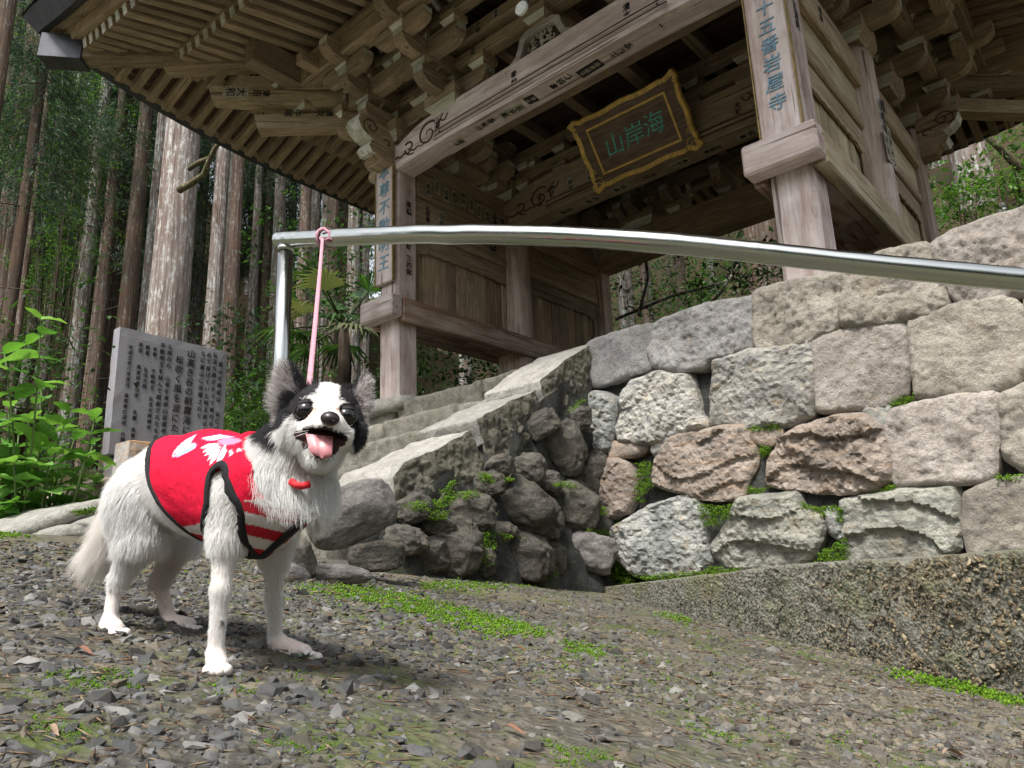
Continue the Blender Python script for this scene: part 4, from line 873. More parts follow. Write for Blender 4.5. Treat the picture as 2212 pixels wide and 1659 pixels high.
for (a, z0, z1, txt, zt, sz, ls) in ((.095, 1.815, 2.62, '本\n尊\n不\n動\n明\n王', 2.555, .112, 1.145), (2.66, 1.712, 2.66, '四\n国\n第\n四\n十\n五\n番\n岩\n屋\n寺', 2.675, .082, 1.13)):
    w_ = .165 if a < 1 else .17
    pn = slab('name_board', a - w_ / 2, a + w_ / 2, -.034, -.006, z0, z1, 'wood_pale', c=.006)
    for s in (-1, 1): slab('board_edge', a + s * (w_ / 2 + .004) - .003, a + s * (w_ / 2 + .004) + .003, -.0365, -.012, z0, z1, 'brass', c=.001)
    t = link('lettering', brush(txt, ls, 1, sz), gate, MT['blue_paint'], mw=Matrix.Translation((a, -.0365, zt)) @ FRONT)
# ---- the hanging name plaque
bt, bb, zt, zb_ = .83, 1.11, 2.945, 2.545
PH = 1.0 * math.hypot(bt - bb, zt - zb_); pang = math.atan2(bb - bt, zt - zb_)
plq = empty('name_plaque', tuple(gw(1.395, (bt + bb) / 2, (zt + zb_) / 2)), 'dark wooden name plaque with scalloped gold rim hanging under the gate roof', 'plaque')
plq.rotation_euler = (Matrix.Rotation(gang, 4, 'Z') @ Matrix.Rotation(pang, 4, 'X')).to_euler()
MT['plaque'] = wood('plaque_wood', (.15, .105, .08), (.30, .22, .17)); HW, HH = .405, PH / 2
def wavy(hw, hh, am, n, corner):
    pts = []
    def edge(p, q, nrm):
        for k in range(n):
            t = k / n; w = am * (.5 + .5 * math.cos((t - .5) * 2 * math.pi * 2.5)) * (1 if .1 < t < .9 else .2); f = corner * (max(0, abs(t - .5) * 2 - .80) / .20) ** 1.5
            pts.append((p[0] + (q[0] - p[0]) * t + nrm[0] * (w + f), p[1] + (q[1] - p[1]) * t + nrm[1] * (w + f)))
    edge((-hw, -hh), (hw, -hh), (0, -1)); edge((hw, -hh), (hw, hh), (1, 0)); edge((hw, hh), (-hw, hh), (0, 1)); edge((-hw, hh), (-hw, -hh), (-1, 0)); return pts
ol = wavy(HW - .02, HH - .02, .010, 40, .032)
prism('plaque_board', ol, .03, 'plaque', plq, Matrix.Identity(4))
bm_ = MB(); n = len(ol)
for i in range(n):
    p = np.array(ol[i]); q = np.array(ol[(i + 1) % n]); d = (q - p) / (np.linalg.norm(q - p) + 1e-9); nr = np.array([d[1], -d[0]]); bead = .004 * (1 if (i // 2) % 2 else -.2)
    V = [(p[0] - nr[0] * .024, -.018, p[1] - nr[1] * .024), (q[0] - nr[0] * .024, -.018, q[1] - nr[1] * .024), (q[0] + nr[0] * .004, -.024 - bead, q[1] + nr[1] * .004), (p[0] + nr[0] * .004, -.024 - bead, p[1] + nr[1] * .004), (p[0] + nr[0] * .011, -.006, p[1] + nr[1] * .011), (q[0] + nr[0] * .011, -.006, q[1] + nr[1] * .011)]
    bm_.add(V, [(0, 1, 2, 3), (3, 2, 5, 4)])
link('gold_rim', bm_.mesh('gold_rim'), plq, MT['gold'])
IW, IH = .30, HH - .085
for (x0, x1, z0, z1) in ((-IW, IW, IH - .015, IH), (-IW, IW, -IH, -IH + .015), (-IW, -IW + .015, -IH + .0155, IH - .0155), (IW - .015, IW, -IH + .0155, IH - .0155)): slab('gold_border', x0, x1, -.022, -.0155, z0, z1, 'gold', plq, c=.002)
for ch, x, dz in (('山', -.15, -.015), ('岸', .005, -.01), ('海', .155, 0)): link('lettering', text_mesh(ch, .150, .002, 1, .15, .0), plq, MT['teal_paint'], mw=Matrix.Translation((x, -.018, -.045 + dz)) @ FRONT)
for s in (-1, 1):
    for (x0, z0, r0) in ((.34, -.19, .028), (.31, -.22, .02), (.355, -.12, .016), (.05, -.225, .018)):
        V, F = tube_vf([(s * (x0 + r0 * (1 - k / 20) * math.cos(1 + k * .4)), -.0165, z0 + r0 * (1 - k / 20) * math.sin(1 + k * .4)) for k in range(15)], .003, 5); link('gold_scroll', mesh_py('gold_scroll', V, F, True), plq, MT['gold'])
# ---- pilgrims' paper slips on the beams
DOWN = Matrix(((1, 0, 0, 0), (0, -1, 0, 0), (0, 0, -1, 0), (0, 0, 0, 1)))
names = ['田\n中', '奉\n納', '千\n社', '山\n本', '清\n水', '大\n坂', '高\n橋', '佐\n藤', '三\n四\n郎', '長\n谷\n川', '永\n井', '松\n山', '土\n佐', '阿\n波', '讃\n岐', '伊\n予']
def slip(mw, w, h, txt, black=False, bare=False, size=None):
    n = txt.count('\n') + 1; sz = size or min(w * .82, h / n * .86)
    me = text_mesh(txt, round(sz, 3), .0004, 1.05, 0, .001)
    if bare: return link('lettering', me, gate, MT['ink'], mw=mw @ Matrix.Translation((0, n * sz * .5 - sz * .82, .0012)))
    key = ('slip', w, h, black)
    if key not in _mc: V, F = cham_box(w, h, .0016, .0002); m_ = mesh_py('paper_slip', V, F); m_.materials.append(MT['paper_black' if black else 'paper']); _mc[key] = m_
    o = link('paper_slip', _mc[key], gate, mw=mw)
    link('lettering', me if not black else me.copy(), o, MT['paper' if black else 'ink'], mw=Matrix.Translation((0, n * sz * .5 - sz * .82, .0012))); return o
r = random.Random(3)
R90 = Matrix.Rotation(math.radians(90), 4, 'Z')
# on the underside of the front beam
for a, L_, bl, bare in ((.30, .16, 0, 1), (.52, .10, 0, 1), (.68, .085, 0, 0), (.93, .17, 0, 1), (1.13, .17, 0, 0), (1.28, .07, 1, 0), (1.50, .17, 0, 1), (1.68, .15, 1, 0), (1.88, .16, 0, 1), (2.18, .14, 0, 1), (2.33, .1, 0, 1)):
    slip(Matrix.Translation((a, .065 + r.uniform(-.02, .02), 2.609)) @ DOWN @ R90 @ Matrix.Rotation(r.uniform(-.1, .1), 4, 'Z'), .07, L_, r.choice([x for x in names if x.count('\n') >= 1]) + ('\n' + r.choice('寺門仁安吉') if L_ > .14 else ''), bl, bare)
# on the front face of the front beam (ink only)
for a in (.58, 1.22, 1.98): slip(Matrix.Translation((a, -.0115, 2.74)) @ FRONT, .05, .12, r.choice(names), 0, 1, .045)
# inner beam face and underside, side walls, wall beams
for a in (.5, .62, .78, .95, 2.05, 2.2, 2.35): slip(Matrix.Translation((a, 1.094, 2.66 + r.uniform(-.05, .06))) @ FRONT, .05, .12, r.choice(names), r.random() < .2, r.random() < .45)
for k in range(9): slip(Matrix.Translation((.45 + k * .23, 1.17, 2.5375)) @ DOWN @ R90, .06, .13, r.choice(names), r.random() < .2, r.random() < .5)
INL = Matrix(((0, 0, 1, 0), (1, 0, 0, 0), (0, 1, 0, 0), (0, 0, 0, 1)))          # facing +a
for k in range(11): slip(Matrix.Translation((.184, .28 + k * .083, 2.585 + r.uniform(-.03, .03))) @ INL, .05, .11, r.choice(names), r.random() < .3, r.random() < .4)
for k in range(6): slip(Matrix.Translation((.15, .3 + k * .13, 2.38 + r.uniform(-.04, .03))) @ INL, .06, .14, r.choice(names), r.random() < .1, r.random() < .6)
for z in (2.35, 2.1, 1.95): slip(Matrix.Translation((.186, .10, z)) @ INL, .06, .16, r.choice(names), False, True)
for b, z, h_ in ((.3, 2.62, .10), (.5, 2.58, .14), (1.5, 2.56, .1)): slip(Matrix.Translation((2.7465, b, z)) @ INL, .05, h_, r.choice(names), False, r.random() < .7)
slip(Matrix.Translation((2.752, .09, 2.32)) @ INL, .06, .22, '三\n浦\n屋', False, True); slip(Matrix.Translation((2.7945, 1.20, 2.33)) @ INL, .08, .20, '須\n恵\n郎', False, True, .07)
slip(Matrix.Translation((2.7945, 1.27, 2.17)) @ INL, .075, .26, '川\n拝\nみ\nつ', False, False); slip(Matrix.Translation((2.7945, 1.18, 2.14)) @ INL, .07, .18, '平\n井', False, False)
for a, z, h_ in ((.85, 3.15, .12), (.9, 3.3, .14), (1.05, 3.31, .1), (1.75, 3.15, .14), (1.95, 3.15, .1), (1.65, 3.31, .12), (2.3, 3.15, .1), (.35, 3.32, .08)): slip(Matrix.Translation((a, .0485 - (.0 if z < 3.2 else .0), z)) @ FRONT, .055, h_ * .62, r.choice(names), r.random() < .2, r.random() < .5)
# slips along the corner rafters (their right-hand faces)
for (o0, z, txt, bare) in ((.95, 3.53, '四\n国', False), (.80, 3.53, '永\n久', True), (1.2, 3.55, '安\n芸', True), (.72, 3.22, '大\n和', False), (.60, 3.21, '津\n田', True), (.45, 3.06, '牛\n尾', True), (.30, 3.06, '清\n次', True)):
    nrm = Vector((1, -1, 0)).normalized(); xd = Vector((1, 1, 0)).normalized()
    m = Matrix((( -Vector((0, 0, 1)).x, xd.x, nrm.x), (0, xd.y, nrm.y), (-1, 0, 0))).to_4x4(); off = .064 if z > 3.5 else .052
    m.translation = Vector((.05 - o0, .045 - o0, z)) + nrm * off; slip(m, .085 if not bare else .07, .17, txt, False, bare)
# round white lamp on the bracket beams
lp = []
for r0, y in ((.034, 0), (.036, -.014), (.030, -.020), (.024, -.016), (.020, -.022), (.010, -.024), (.002, -.020)): lp.append((r0, y))
V = []; F = []
for (r0, y) in lp:
    for k in range(24): V.append((r0 * math.cos(k * math.pi / 12), y, r0 * math.sin(k * math.pi / 12)))
F = [tuple(f) for f in grid_faces(len(lp), 24, True)]
MT['white'] = plain('white_porcelain', (.72, .74, .70), .35)
l_ = link('round_lamp', mesh_py('round_lamp', V, F, True), gate, MT['white'], mw=Matrix.Translation((1.70, -.50, 2.615)))
V, F = tube_vf([(1.70, -.49, 2.615), (1.70, -.45, 2.70), (1.70, -.40, 3.27)], .007, 6); link('lamp_stem', mesh_py('lamp_stem', V, F, True), gate, MT['metal'])
# ================================================================== hillside, forest, monument, plants, handrail
def sstep(x, a, b): t = np.clip((x - a) / (b - a), 0, 1); return t * t * (3 - 2 * t)
def hillz(x, y):
    x = np.asarray(x, float); y = np.asarray(y, float); a = (x - GL[0]) * GA[0] + (y - GL[1]) * GA[1]; b = (x - GL[0]) * GB[0] + (y - GL[1]) * GB[1]
    front = sstep(b, -2.2, .6)                          # on the left the slope climbs beside the stairs
    z = .10 + .80 * front
    z = np.where(a > -1.15, 1.02, z * (1 - sstep(a, -2.2, -1.15)) + 1.0 * sstep(a, -2.2, -1.15) * front + .1 * (1 - front) * sstep(a, -2.2, -1.15))
    sl = .20 + .52 * sstep(a + .25 * b, -4, 3.5)
    z = z + sl * np.maximum(0, b - 3.2) * .5 * (1 + np.tanh((b - 4.5) / 1.5)) + (.85 - sl) * np.maximum(0, b - 17) + np.where(a < 0, sstep(-a, 1, 6) * (.16 * np.maximum(0, np.hypot(x, y) - 8) + .75 * np.maximum(0, np.hypot(x, y) - 24)) * (1 - sstep(b, 14, 22)), 0) + .12 * wav(x, y, 9, 7, .3, 3) * sstep(b, 2.6, 5)
    return z
def hill_mesh(name, av, bv, mat, drop=0.0):
    A, B = np.meshgrid(av, bv); X = GL[0] + GA[0] * A + GB[0] * B; Y = GL[1] + GA[1] * A + GB[1] * B; Z = hillz(X, Y) - drop
    return tag(link(name, mesh_np(name, np.stack([X, Y, Z], -1).reshape(-1, 3), grid_faces(len(bv), len(av)), True), mats=mat), kind='structure')
n = NB('forest_floor'); v = n.coord((1, 1, 1), rnd=False); _a = n.noise(v, 2.5, 8, .7); _b = n.noise(v, 18, 7, .75)
cc = n.ramp(_b, [(.3, (.02, .014, .01)), (.55, (.065, .045, .028)), (.75, (.12, .085, .05))]); cc = n.mix(n.ramp(_a, [(.48, 0.0), (.6, .8)]), cc, (.03, .055, .016))
MT['floor'] = n.fin(cc, .95, n.bump(_b, .8, .05), .1)
hill_mesh('terrace', np.linspace(-1.15, 9, 60), np.concatenate([np.linspace(.03, 3, 16)]), MT['floor'])
_th = np.radians(np.linspace(-88, 62, 190)); _rr = np.geomspace(2.7, 85, 110); _R, _T = np.meshgrid(_rr, _th, indexing='ij'); _X, _Y = _R * np.sin(_T), _R * np.cos(_T); _a = (_X - GL[0]) * GA[0] + (_Y - GL[1]) * GA[1]; _b = (_X - GL[0]) * GB[0] + (_Y - GL[1]) * GB[1]
_F = grid_faces(len(_rr), len(_th))[:, ::-1]; _ok = ((_b > 2.55) | (_a < -1.1)).ravel(); _F = _F[_ok[_F].all(1)]
tag(link('hillside', mesh_np('hillside', np.stack([_X, _Y, hillz(_X, _Y) - .012], -1).reshape(-1, 3), _F, True), mats=MT['floor']), kind='structure')
# ---- bark and trees
def bark(name, dark, mid, pale, lich, amt):
    n = NB(name); v = n.coord((13, 13, .5)); v2 = n.coord((1.6, 1.6, .6)); a = n.noise(v, 2.4, 9, .68, .5); b = n.noise(v2, 11, 9, .8); c = n.noise(v2, 2.0, 5, .6)
    col = n.ramp(a, [(.32, dark), (.5, mid), (.7, pale)]); col = n.mix(n.ramp(c, [(.4, 0.0), (.7, .5)]), col, (.15, .085, .055))
    col = n.mix(n.math('MULTIPLY', n.ramp(n.math('ADD', n.math('MULTIPLY', b, .7), n.math('MULTIPLY', a, .3)), [(.555 - .05 * amt, 0.0), (.62 - .05 * amt, 1.0)]), .85), col, lich)
    hs = n.n('ShaderNodeHueSaturation'); vr = n.n('ShaderNodeMapRange'); vr.inputs[3].default_value = .75; vr.inputs[4].default_value = 1.25; n.t.links.new(n.rnd(), vr.inputs[0]); n.t.links.new(vr.outputs[0], hs.inputs['Value']); n.t.links.new(col, hs.inputs['Color'])
    return n.fin(hs.outputs[0], .92, n.bump(a, .9, .03), .12)
MT['bark_pale'] = bark('pale_bark', (.075, .058, .05), (.21, .175, .155), (.36, .33, .305), (.50, .51, .485), .85)
MT['bark_grey'] = bark('lichen_bark', (.05, .044, .038), (.13, .115, .10), (.24, .225, .20), (.38, .42, .39), .95)
MT['bark_brown'] = bark('brown_bark', (.045, .032, .026), (.125, .092, .076), (.225, .18, .15), (.34, .36, .32), .45)
MT['bark_dark'] = bark('dark_bark', (.025, .02, .017), (.07, .055, .043), (.14, .115, .09), (.24, .26, .23), .2)
MT['leaf'] = attrmat('foliage', .55, trans=.38, spec=.3)
def tris_leaves(P, D, L, Wd, col, seed=1, fold=.25):
    """narrow diamond leaves: base P, direction D, length L, width Wd"""
    r = np.random.default_rng(seed); n = len(P); D = D / (np.linalg.norm(D, axis=1)[:, None] + 1e-9); S_ = np.cross(D, r.standard_normal((n, 3))); S_ /= np.linalg.norm(S_, axis=1)[:, None] + 1e-9; Nn = np.cross(D, S_)
    m = P + D * (L * .5)[:, None] + Nn * (L * .08)[:, None]
    V = np.stack([P, m + S_ * (Wd * .5)[:, None], P + D * L[:, None] - Nn * (L * fold * .2)[:, None], m - S_ * (Wd * .5)[:, None]], 1).reshape(-1, 3)
    F = (np.array([[0, 1, 2, 3]])[None] + (np.arange(n) * 4)[:, None, None]).reshape(-1, 4); return V, F, np.repeat(col[:, None], 4, 1).reshape(-1, 3)
GREENS = {'cedar': np.array([[.024, .055, .038], [.036, .078, .050], [.050, .10, .055], [.075, .135, .06], [.055, .045, .03]]), 'bright': np.array([[.06, .14, .03], [.09, .20, .035], [.045, .105, .03], [.14, .26, .05]]), 'shrub': np.array([[.03, .068, .025], [.045, .10, .032], [.065, .14, .035], [.022, .05, .02]])}
def gcols(n, kind, r): g = GREENS[kind]; return g[r.integers(0, len(g), n)] * r.uniform(.7, 1.3, (n, 1))
def cedar_crown(seed, h0, h1, nb, reach, per=46, kind='cedar'):
    r = np.random.default_rng(seed); P = []; D = []
    mbb = MB()
    for k in range(nb):
        t = r.uniform(0, 1) ** .8; z = h0 + (h1 - h0) * t; a = r.uniform(0, 2 * math.pi); l = reach * (1 - .55 * t) * r.uniform(.5, 1.1); u = np.array([math.cos(a), math.sin(a), 0])
        tip = u * l + np.array([0, 0, -.25 * l]); 
        for q in range(per):
            f = r.uniform(.25, 1.0); c = tip * f + np.array([0, 0, z + .18 * l * math.sin(f * 3)]) + r.normal(0, .16, 3) * (.5 + f); 
            for w in range(6): P.append(c + r.normal(0, .05, 3)); D.append(u * .6 + r.normal(0, .45, 3) + np.array([0, 0, -.6]))
    P = np.array(P); D = np.array(D); n = len(P); return P, D, r.uniform(.06, .20, n), r.uniform(.010, .022, n), gcols(n, kind, r)
crown_me = []
for k, (h0, h1, nb, rc) in enumerate(((5.2, 12, 70, 2.3), (6.5, 14, 70, 2.0), (7.5, 15, 60, 2.4), (4.2, 10, 80, 2.2))):
    V, F, c = tris_leaves(*cedar_crown(50 + k, h0, h1, nb, rc), seed=k); crown_me.append(mesh_np('crown', V, F, False, c)); crown_me[-1].materials.append(MT['leaf'])
def trunk_mesh(r0, h, seed, n=22):
    pts = []; R = []; rr_ = np.random.default_rng(seed); w = rr_.uniform(-.06, .06, 2)
    for k in range(15): t = k / 14; pts.append((w[0] * math.sin(t * 3), w[1] * math.sin(t * 2.3), -.8 + h * t)); R.append(r0 * (1 - .55 * t) * (1 + .35 * math.exp(-max(0, -.8 + h * t) / .35)))
    V, F = tube_vf(pts, R, n, False); return mesh_py('trunk', [tuple(np.array(v) * 1.0 + 0) for v in V], F, True)
def branch(parent, z, ang, l, r0, seed, droop=.2, mat='bark_grey', rise=0.0):
    r = np.random.default_rng(seed); p = np.array([0, 0, z]); d = np.array([math.cos(ang), math.sin(ang), rise]); pts = [p.copy()]
    for k in range(7): p = p + d * l / 7; d = d + r.normal(0, .10, 3) - np.array([0, 0, droop / 7]); pts.append(p.copy())
    V, F = tube_vf(pts, [r0 * (1 - .8 * k / 7) for k in range(8)], 6); return link('branch', mesh_py('branch', V, F, True), parent, MT[mat])
def tree(px, wpx, d, mat, label, crown=None, h=15, py=600, twigs=0, seed=0, group=None):
    p = at(px, py, d); z = float(hillz(p[0], p[1])); dist = d
    t = empty('cedar_tree', (p[0], p[1], z), label, 'tree', group)
    link('trunk', trunk_mesh(wpx / FOC * d / 2 * 1.12, h, seed), t, MT[mat])
    if crown is not None:
        c = link('crown', crown_me[crown], t); c.rotation_euler[2] = seed * 1.3
    r = np.random.default_rng(seed + 5)
    for k in range(twigs): branch(t, r.uniform(1.0, 6.5), r.uniform(0, 6.28), r.uniform(.6, 1.8), r.uniform(.008, .018), seed * 7 + k, .5, 'bark_dark', r.uniform(-.2, .4))
    return t
G1 = 'cedar trunks of the forest behind the monument and gate'
TL = [(28, 26, 12.5, 'bark_dark', 'dark slender cedar near the left edge, crown drooping into view', 3, 4), (56, 15, 15, 'bark_brown', 'thin brown cedar just right of the leftmost dark trunk', None, 3), (-60, 40, 11, 'bark_dark', 'dark cedar mostly cut off at the left edge', None, 3),
 (180, 31, 17, 'bark_grey', 'grey lichen-spotted cedar left of the reddish slender trunk', None, 5), (214, 21, 18, 'bark_brown', 'reddish slender cedar between two grey trunks above the monument', None, 5), (239, 25, 20, 'bark_dark', 'dark cedar rising behind the left corner of the monument', 2, 4),
 (279, 38, 16, 'bark_dark', 'broad dark cedar left of the big pale trunk', 1, 4), (322, 29, 15, 'bark_grey', 'lichen-grey cedar touching the big pale trunk on its left', None, 2), (366, 82, 10.2, 'bark_pale', 'thickest pale barked cedar with a mossy forked dead branch, above the monument', None, 0),
 (461, 33, 14.5, 'bark_pale', 'pale straight cedar right of the thickest trunk', None, 2), (434, 16, 24, 'bark_brown', 'thin far cedar between the two pale trunks', 1, 2), (503, 31, 17, 'bark_brown', 'brown cedar second to the right of the thickest trunk', 2, 4), (545, 22, 21, 'bark_grey', 'slim grey cedar left of the handrail post', 1, 4),
 (587, 20, 24, 'bark_dark', 'slim dark cedar directly left of the handrail post', 2, 4), (652, 18, 24, 'bark_grey', 'slim grey cedar seen between handrail post and pink leash', 2, 4), (716, 32, 17, 'bark_dark', 'dark cedar right of the pink leash', 1, 3), (760, 29, 15, 'bark_grey', 'lichen-grey cedar left of the gate name board', None, 2), (790, 18, 22, 'bark_grey', 'slim cedar touching the left gate post', None, 2),
 (2030, 38, 13, 'bark_grey', 'grey cedar just right of the rear gate post', 1, 2), (2107, 62, 10, 'bark_pale', 'thick ribbed cedar beyond the right end of the wall', None, 0), (2006, 14, 18, 'bark_grey', 'thin cedar squeezed against the rear gate post', None, 1), (1655, 66, 10.5, 'bark_dark', 'dark thick cedar behind the right front gate post', None, 0),
 (1000, 26, 14, 'bark_grey', 'grey cedar seen below the left sill rail of the gate', None, 0), (1390, 14, 18, 'bark_dark', 'dark thin cedar seen through the gate passage', 1, 2), (1230, 30, 19, 'bark_dark', 'dark cedar behind the left wall of the gate', 2, 2)]
big = None
for k, (px, w, d, m, lab, cr, tw) in enumerate(TL):
    t = tree(px, w, d, m, lab, cr, 16, 600 if px < 1900 else 400, tw, k + 1, G1)
    if m == 'bark_pale' and w == 82: big = t
# the forked mossy branch of the thickest trunk
def wbranch(parent, pts, r, mat): 
    V, F = tube_vf([np.array(p) - np.array(parent.location) for p in pts], r, 8); link('branch', mesh_py('branch', V, F, True), parent, MT[mat])
MT['bark_moss'] = bark('mossy_branch_bark', (.04, .035, .02), (.10, .09, .05), (.16, .16, .08), (.26, .30, .20), .5)
wbranch(big, [at(388, 410, 9.85), at(410, 398, 9.7), at(440, 378, 9.6), at(450, 352, 9.5), at(465, 320, 9.4), at(480, 300, 9.3)], [.05, .042, .038, .034, .03, .022], 'bark_moss'); wbranch(big, [at(408, 365, 9.9), at(430, 350, 9.8), at(455, 340, 9.5)], [.036, .03, .025], 'bark_moss')
rt = empty('leaning_branch', tuple(at(2212, 376, 8.0)), 'bare dark branch slanting down under the right eave', 'branch')
wbranch(rt, [at(2120, 285, 8), at(2160, 318, 8), at(2185, 345, 8), at(2230, 385, 8), at(2330, 450, 8.2)], [.035, .042, .045, .055, .075], 'bark_moss')
# farther trunks fill the wood
r = np.random.default_rng(33); fk = 0; gaps = {}; FT = []
for k in range(104):
    px = r.uniform(-200, 860) if k < 86 else r.uniform(1250, 2450); d = r.uniform(17, 36); FT.append((px, d, r.uniform(.20, .36) / d * FOC, r.choice(['bark_grey', 'bark_dark', 'bark_brown', 'bark_grey']), int(r.integers(0, 4)), 100 + k))
MARK = [(-250, 'the frame edge'), (28, 'the leftmost dark cedar'), (56, 'the thin brown cedar'), (180, 'the grey lichen cedar'), (214, 'the reddish cedar'), (279, 'the broad dark cedar'), (366, 'the thickest pale cedar'), (461, 'the straight pale cedar'), (545, 'the slim grey cedar'), (615, 'the handrail post'), (695, 'the pink leash'), (760, 'the cedar by the name board'), (860, 'the left gate post'), (1250, 'the passage'), (1480, 'the middle of the passage'), (1650, 'the right front post'), (2006, 'the rear gate post'), (2107, 'the ribbed cedar'), (2600, 'the right edge')]
NTH = ['nearest', 'second', 'third', 'fourth', 'fifth', 'sixth', 'seventh', 'eighth', 'ninth', 'tenth', 'eleventh', 'twelfth', 'thirteenth', 'fourteenth', 'fifteenth', 'sixteenth', 'seventeenth', 'eighteenth', 'nineteenth', 'twentieth', 'twenty-first', 'twenty-second', 'twenty-third', 'twenty-fourth', 'twenty-fifth']
FT.sort(); cnt = {}
for px, d, w, m, cr, sd in FT:
    lf = [q for q in MARK if q[0] <= px][-1]; cnt[lf] = cnt.get(lf, 0) + 1; nm = {'bark_grey': 'greyish', 'bark_dark': 'dark', 'bark_brown': 'brownish'}[str(m)]
    tree(px, w, d, str(m), 'distant %s cedar trunk, %s one to the right of %s' % (nm, NTH[min(len(NTH) - 1, cnt[lf] - 1)], lf[1]), cr if sd % 5 < 2 else None, 20, 600, 1, sd, 'distant cedars deep in the forest')
# ---- foliage masses
def leafmass(name, P, size, kind, seed, droop=-.3, wr=.45, mul=1.0, stuff=True, parent=None):
    r = np.random.default_rng(seed); n = len(P); D = r.standard_normal((n, 3)); D[:, 2] = D[:, 2] * .5 + droop
    V, F, c = tris_leaves(P, D, size * r.uniform(.6, 1.4, n), size * wr * r.uniform(.6, 1.3, n), gcols(n, kind, r) * mul, seed); o = link(name, mesh_np(name, V, F, False, c), parent, MT['leaf'])
    if stuff: o['kind'] = 'stuff'
    return o
def clumps(n, per, fn, rad, r):
    C_ = fn(n); return (C_[:, None] + r.normal(0, 1, (n, per, 3)) * rad).reshape(-1, 3)
r = np.random.default_rng(5)
def farwall(n):
    px = r.uniform(-500, 2700, n); d = r.uniform(27, 46, n); P = np.array([at(x, 600, q) for x, q in zip(px, d)]); z = hillz(P[:, 0], P[:, 1]); P[:, 2] = z + r.uniform(0, 1, n) ** .9 * np.where(px < 260, 13, np.where(px < 900, 20, 16)); return P
leafmass('far_wood', clumps(2300, 56, farwall, .8, r), np.full(2300 * 56, .26), 'cedar', 2, wr=.24, mul=1.25)
def farbright(n):
    px = np.where(r.random(n) < .6, r.uniform(-50, 330, n), r.uniform(-300, 2400, n)); d = r.uniform(18, 30, n); py = r.uniform(40, 760, n); return np.array([at(x, y, q) for x, y, q in zip(px, py, d)])
leafmass('far_wood', clumps(480, 60, farbright, .55, r), np.full(480 * 60, .15), 'bright', 3, -.5, .3)
def behind(n):
    a = r.uniform(1.9, 4.4, n); d = r.uniform(13, 24, n); return np.stack([d * np.sin(a), d * np.cos(a), r.uniform(-1, 6.5, n)], 1)
leafmass('far_wood', clumps(1300, 26, behind, .9, r), np.full(1300 * 26, .62), 'shrub', 13, -.2, .45)
def under(n, px0, px1, d0, d1, h):
    px = r.uniform(px0, px1, n); d = r.uniform(d0, d1, n); P = np.array([at(x, 700, q) for x, q in zip(px, d)]); P[:, 2] = hillz(P[:, 0], P[:, 1]) + r.uniform(0, h, n); return P
leafmass('undergrowth', np.concatenate([clumps(330, 40, lambda n: under(n, -200, 900, 9, 26, .9), .32, r), clumps(330, 24, lambda n: under(n, 1150, 2500, 7.5, 24, 1.1), .30, r)]), np.concatenate([np.full(330 * 40, .09), np.full(330 * 24, .12)]), 'shrub', 7, .1, .5)
leafmass('undergrowth', clumps(240, 34, lambda n: under(n, -300, 150, 3.6, 7.5, .25), .14, r), np.full(240 * 34, .042), 'shrub', 17, .1, .5)
# shrubs that can be told apart
def shrub(px, py, d, w, h, kind, lf, n, label, seed, stems=6, name='shrub', dz=0.0):
    p = at(px, py, d); z = float(hillz(p[0], p[1])) + dz; s = empty(name, (p[0], p[1], z), label, 'shrub', None); rr_ = np.random.default_rng(seed); top = max(.3, p[2] + h / 2 - z)
    m = n // 14; Q = rr_.normal(0, 1, (m, 3)) * [w * .33, w * .33, h * .3] + [0, 0, p[2] - z]; Q = np.repeat(Q, 14, 0) + rr_.normal(0, lf * .9, (m * 14, 3))
    leafmass('foliage', Q, np.full(len(Q), lf), kind, seed, .0, .55, 1.0, False, s)
    for k in range(stems):
        e = Q[rr_.integers(0, len(Q))]; V, F = tube_vf([(e[0] * .2, e[1] * .2, -.1), (e[0] * .5, e[1] * .5, e[2] * .55), tuple(e)], [.012, .009, .004], 5); link('stem', mesh_py('stem', V, F, True), s, MT['bark_dark'])
shrub(545, 905, 6.5, .75, .42, 'bright', .05, 1500, 'fresh green low shrub between the monument and the dog', 11); shrub(600, 830, 10, 1.2, 1.0, 'shrub', .09, 900, 'dark leafy shrub behind the handrail post', 12)
shrub(690, 620, 9, 1.0, 1.6, 'shrub', .075, 1100, 'shrub with small leaves right of the handrail post', 13); shrub(530, 760, 11, 1.3, 1.2, 'cedar', .10, 800, 'dim bushy shrub right of the monument top', 14)
shrub(960, 800, 7.6, 1.0, .7, 'shrub', .07, 900, 'ferny shrub glimpsed below the left sill rail', 15); shrub(1480, 640, 8.6, 1.6, .5, 'shrub', .06, 900, 'dark low shrub seen through the gate passage above the wall', 16); shrub(1620, 610, 8.2, .9, .5, 'cedar', .07, 500, 'dim shrub beside the right front gate post', 17)
shrub(2150, 420, 7.6, .9, .55, 'bright', .05, 1100, 'bright green bush beyond the wall at the right edge', 18); shrub(2060, 440, 8.0, .7, .5, 'bright', .055, 800, 'green bush between the rear gate post and the thick ribbed cedar', 19); shrub(2190, 350, 9.5, .9, .9, 'bright', .06, 800, 'loose green bush under the right eave', 20)
for k, (px, py, d) in enumerate(((150, 420, 14), (120, 560, 15), (60, 300, 16), (185, 250, 17))): shrub(px, py, d, 1.3, 1.9, 'bright', .07, 1100, ('backlit yellow-green sapling between the first trunks', 'bright sapling low between slim trunks at left', 'tall backlit young tree high between the left trunks', 'light green spray under the roof corner')[k], 30 + k, 4, 'sapling')
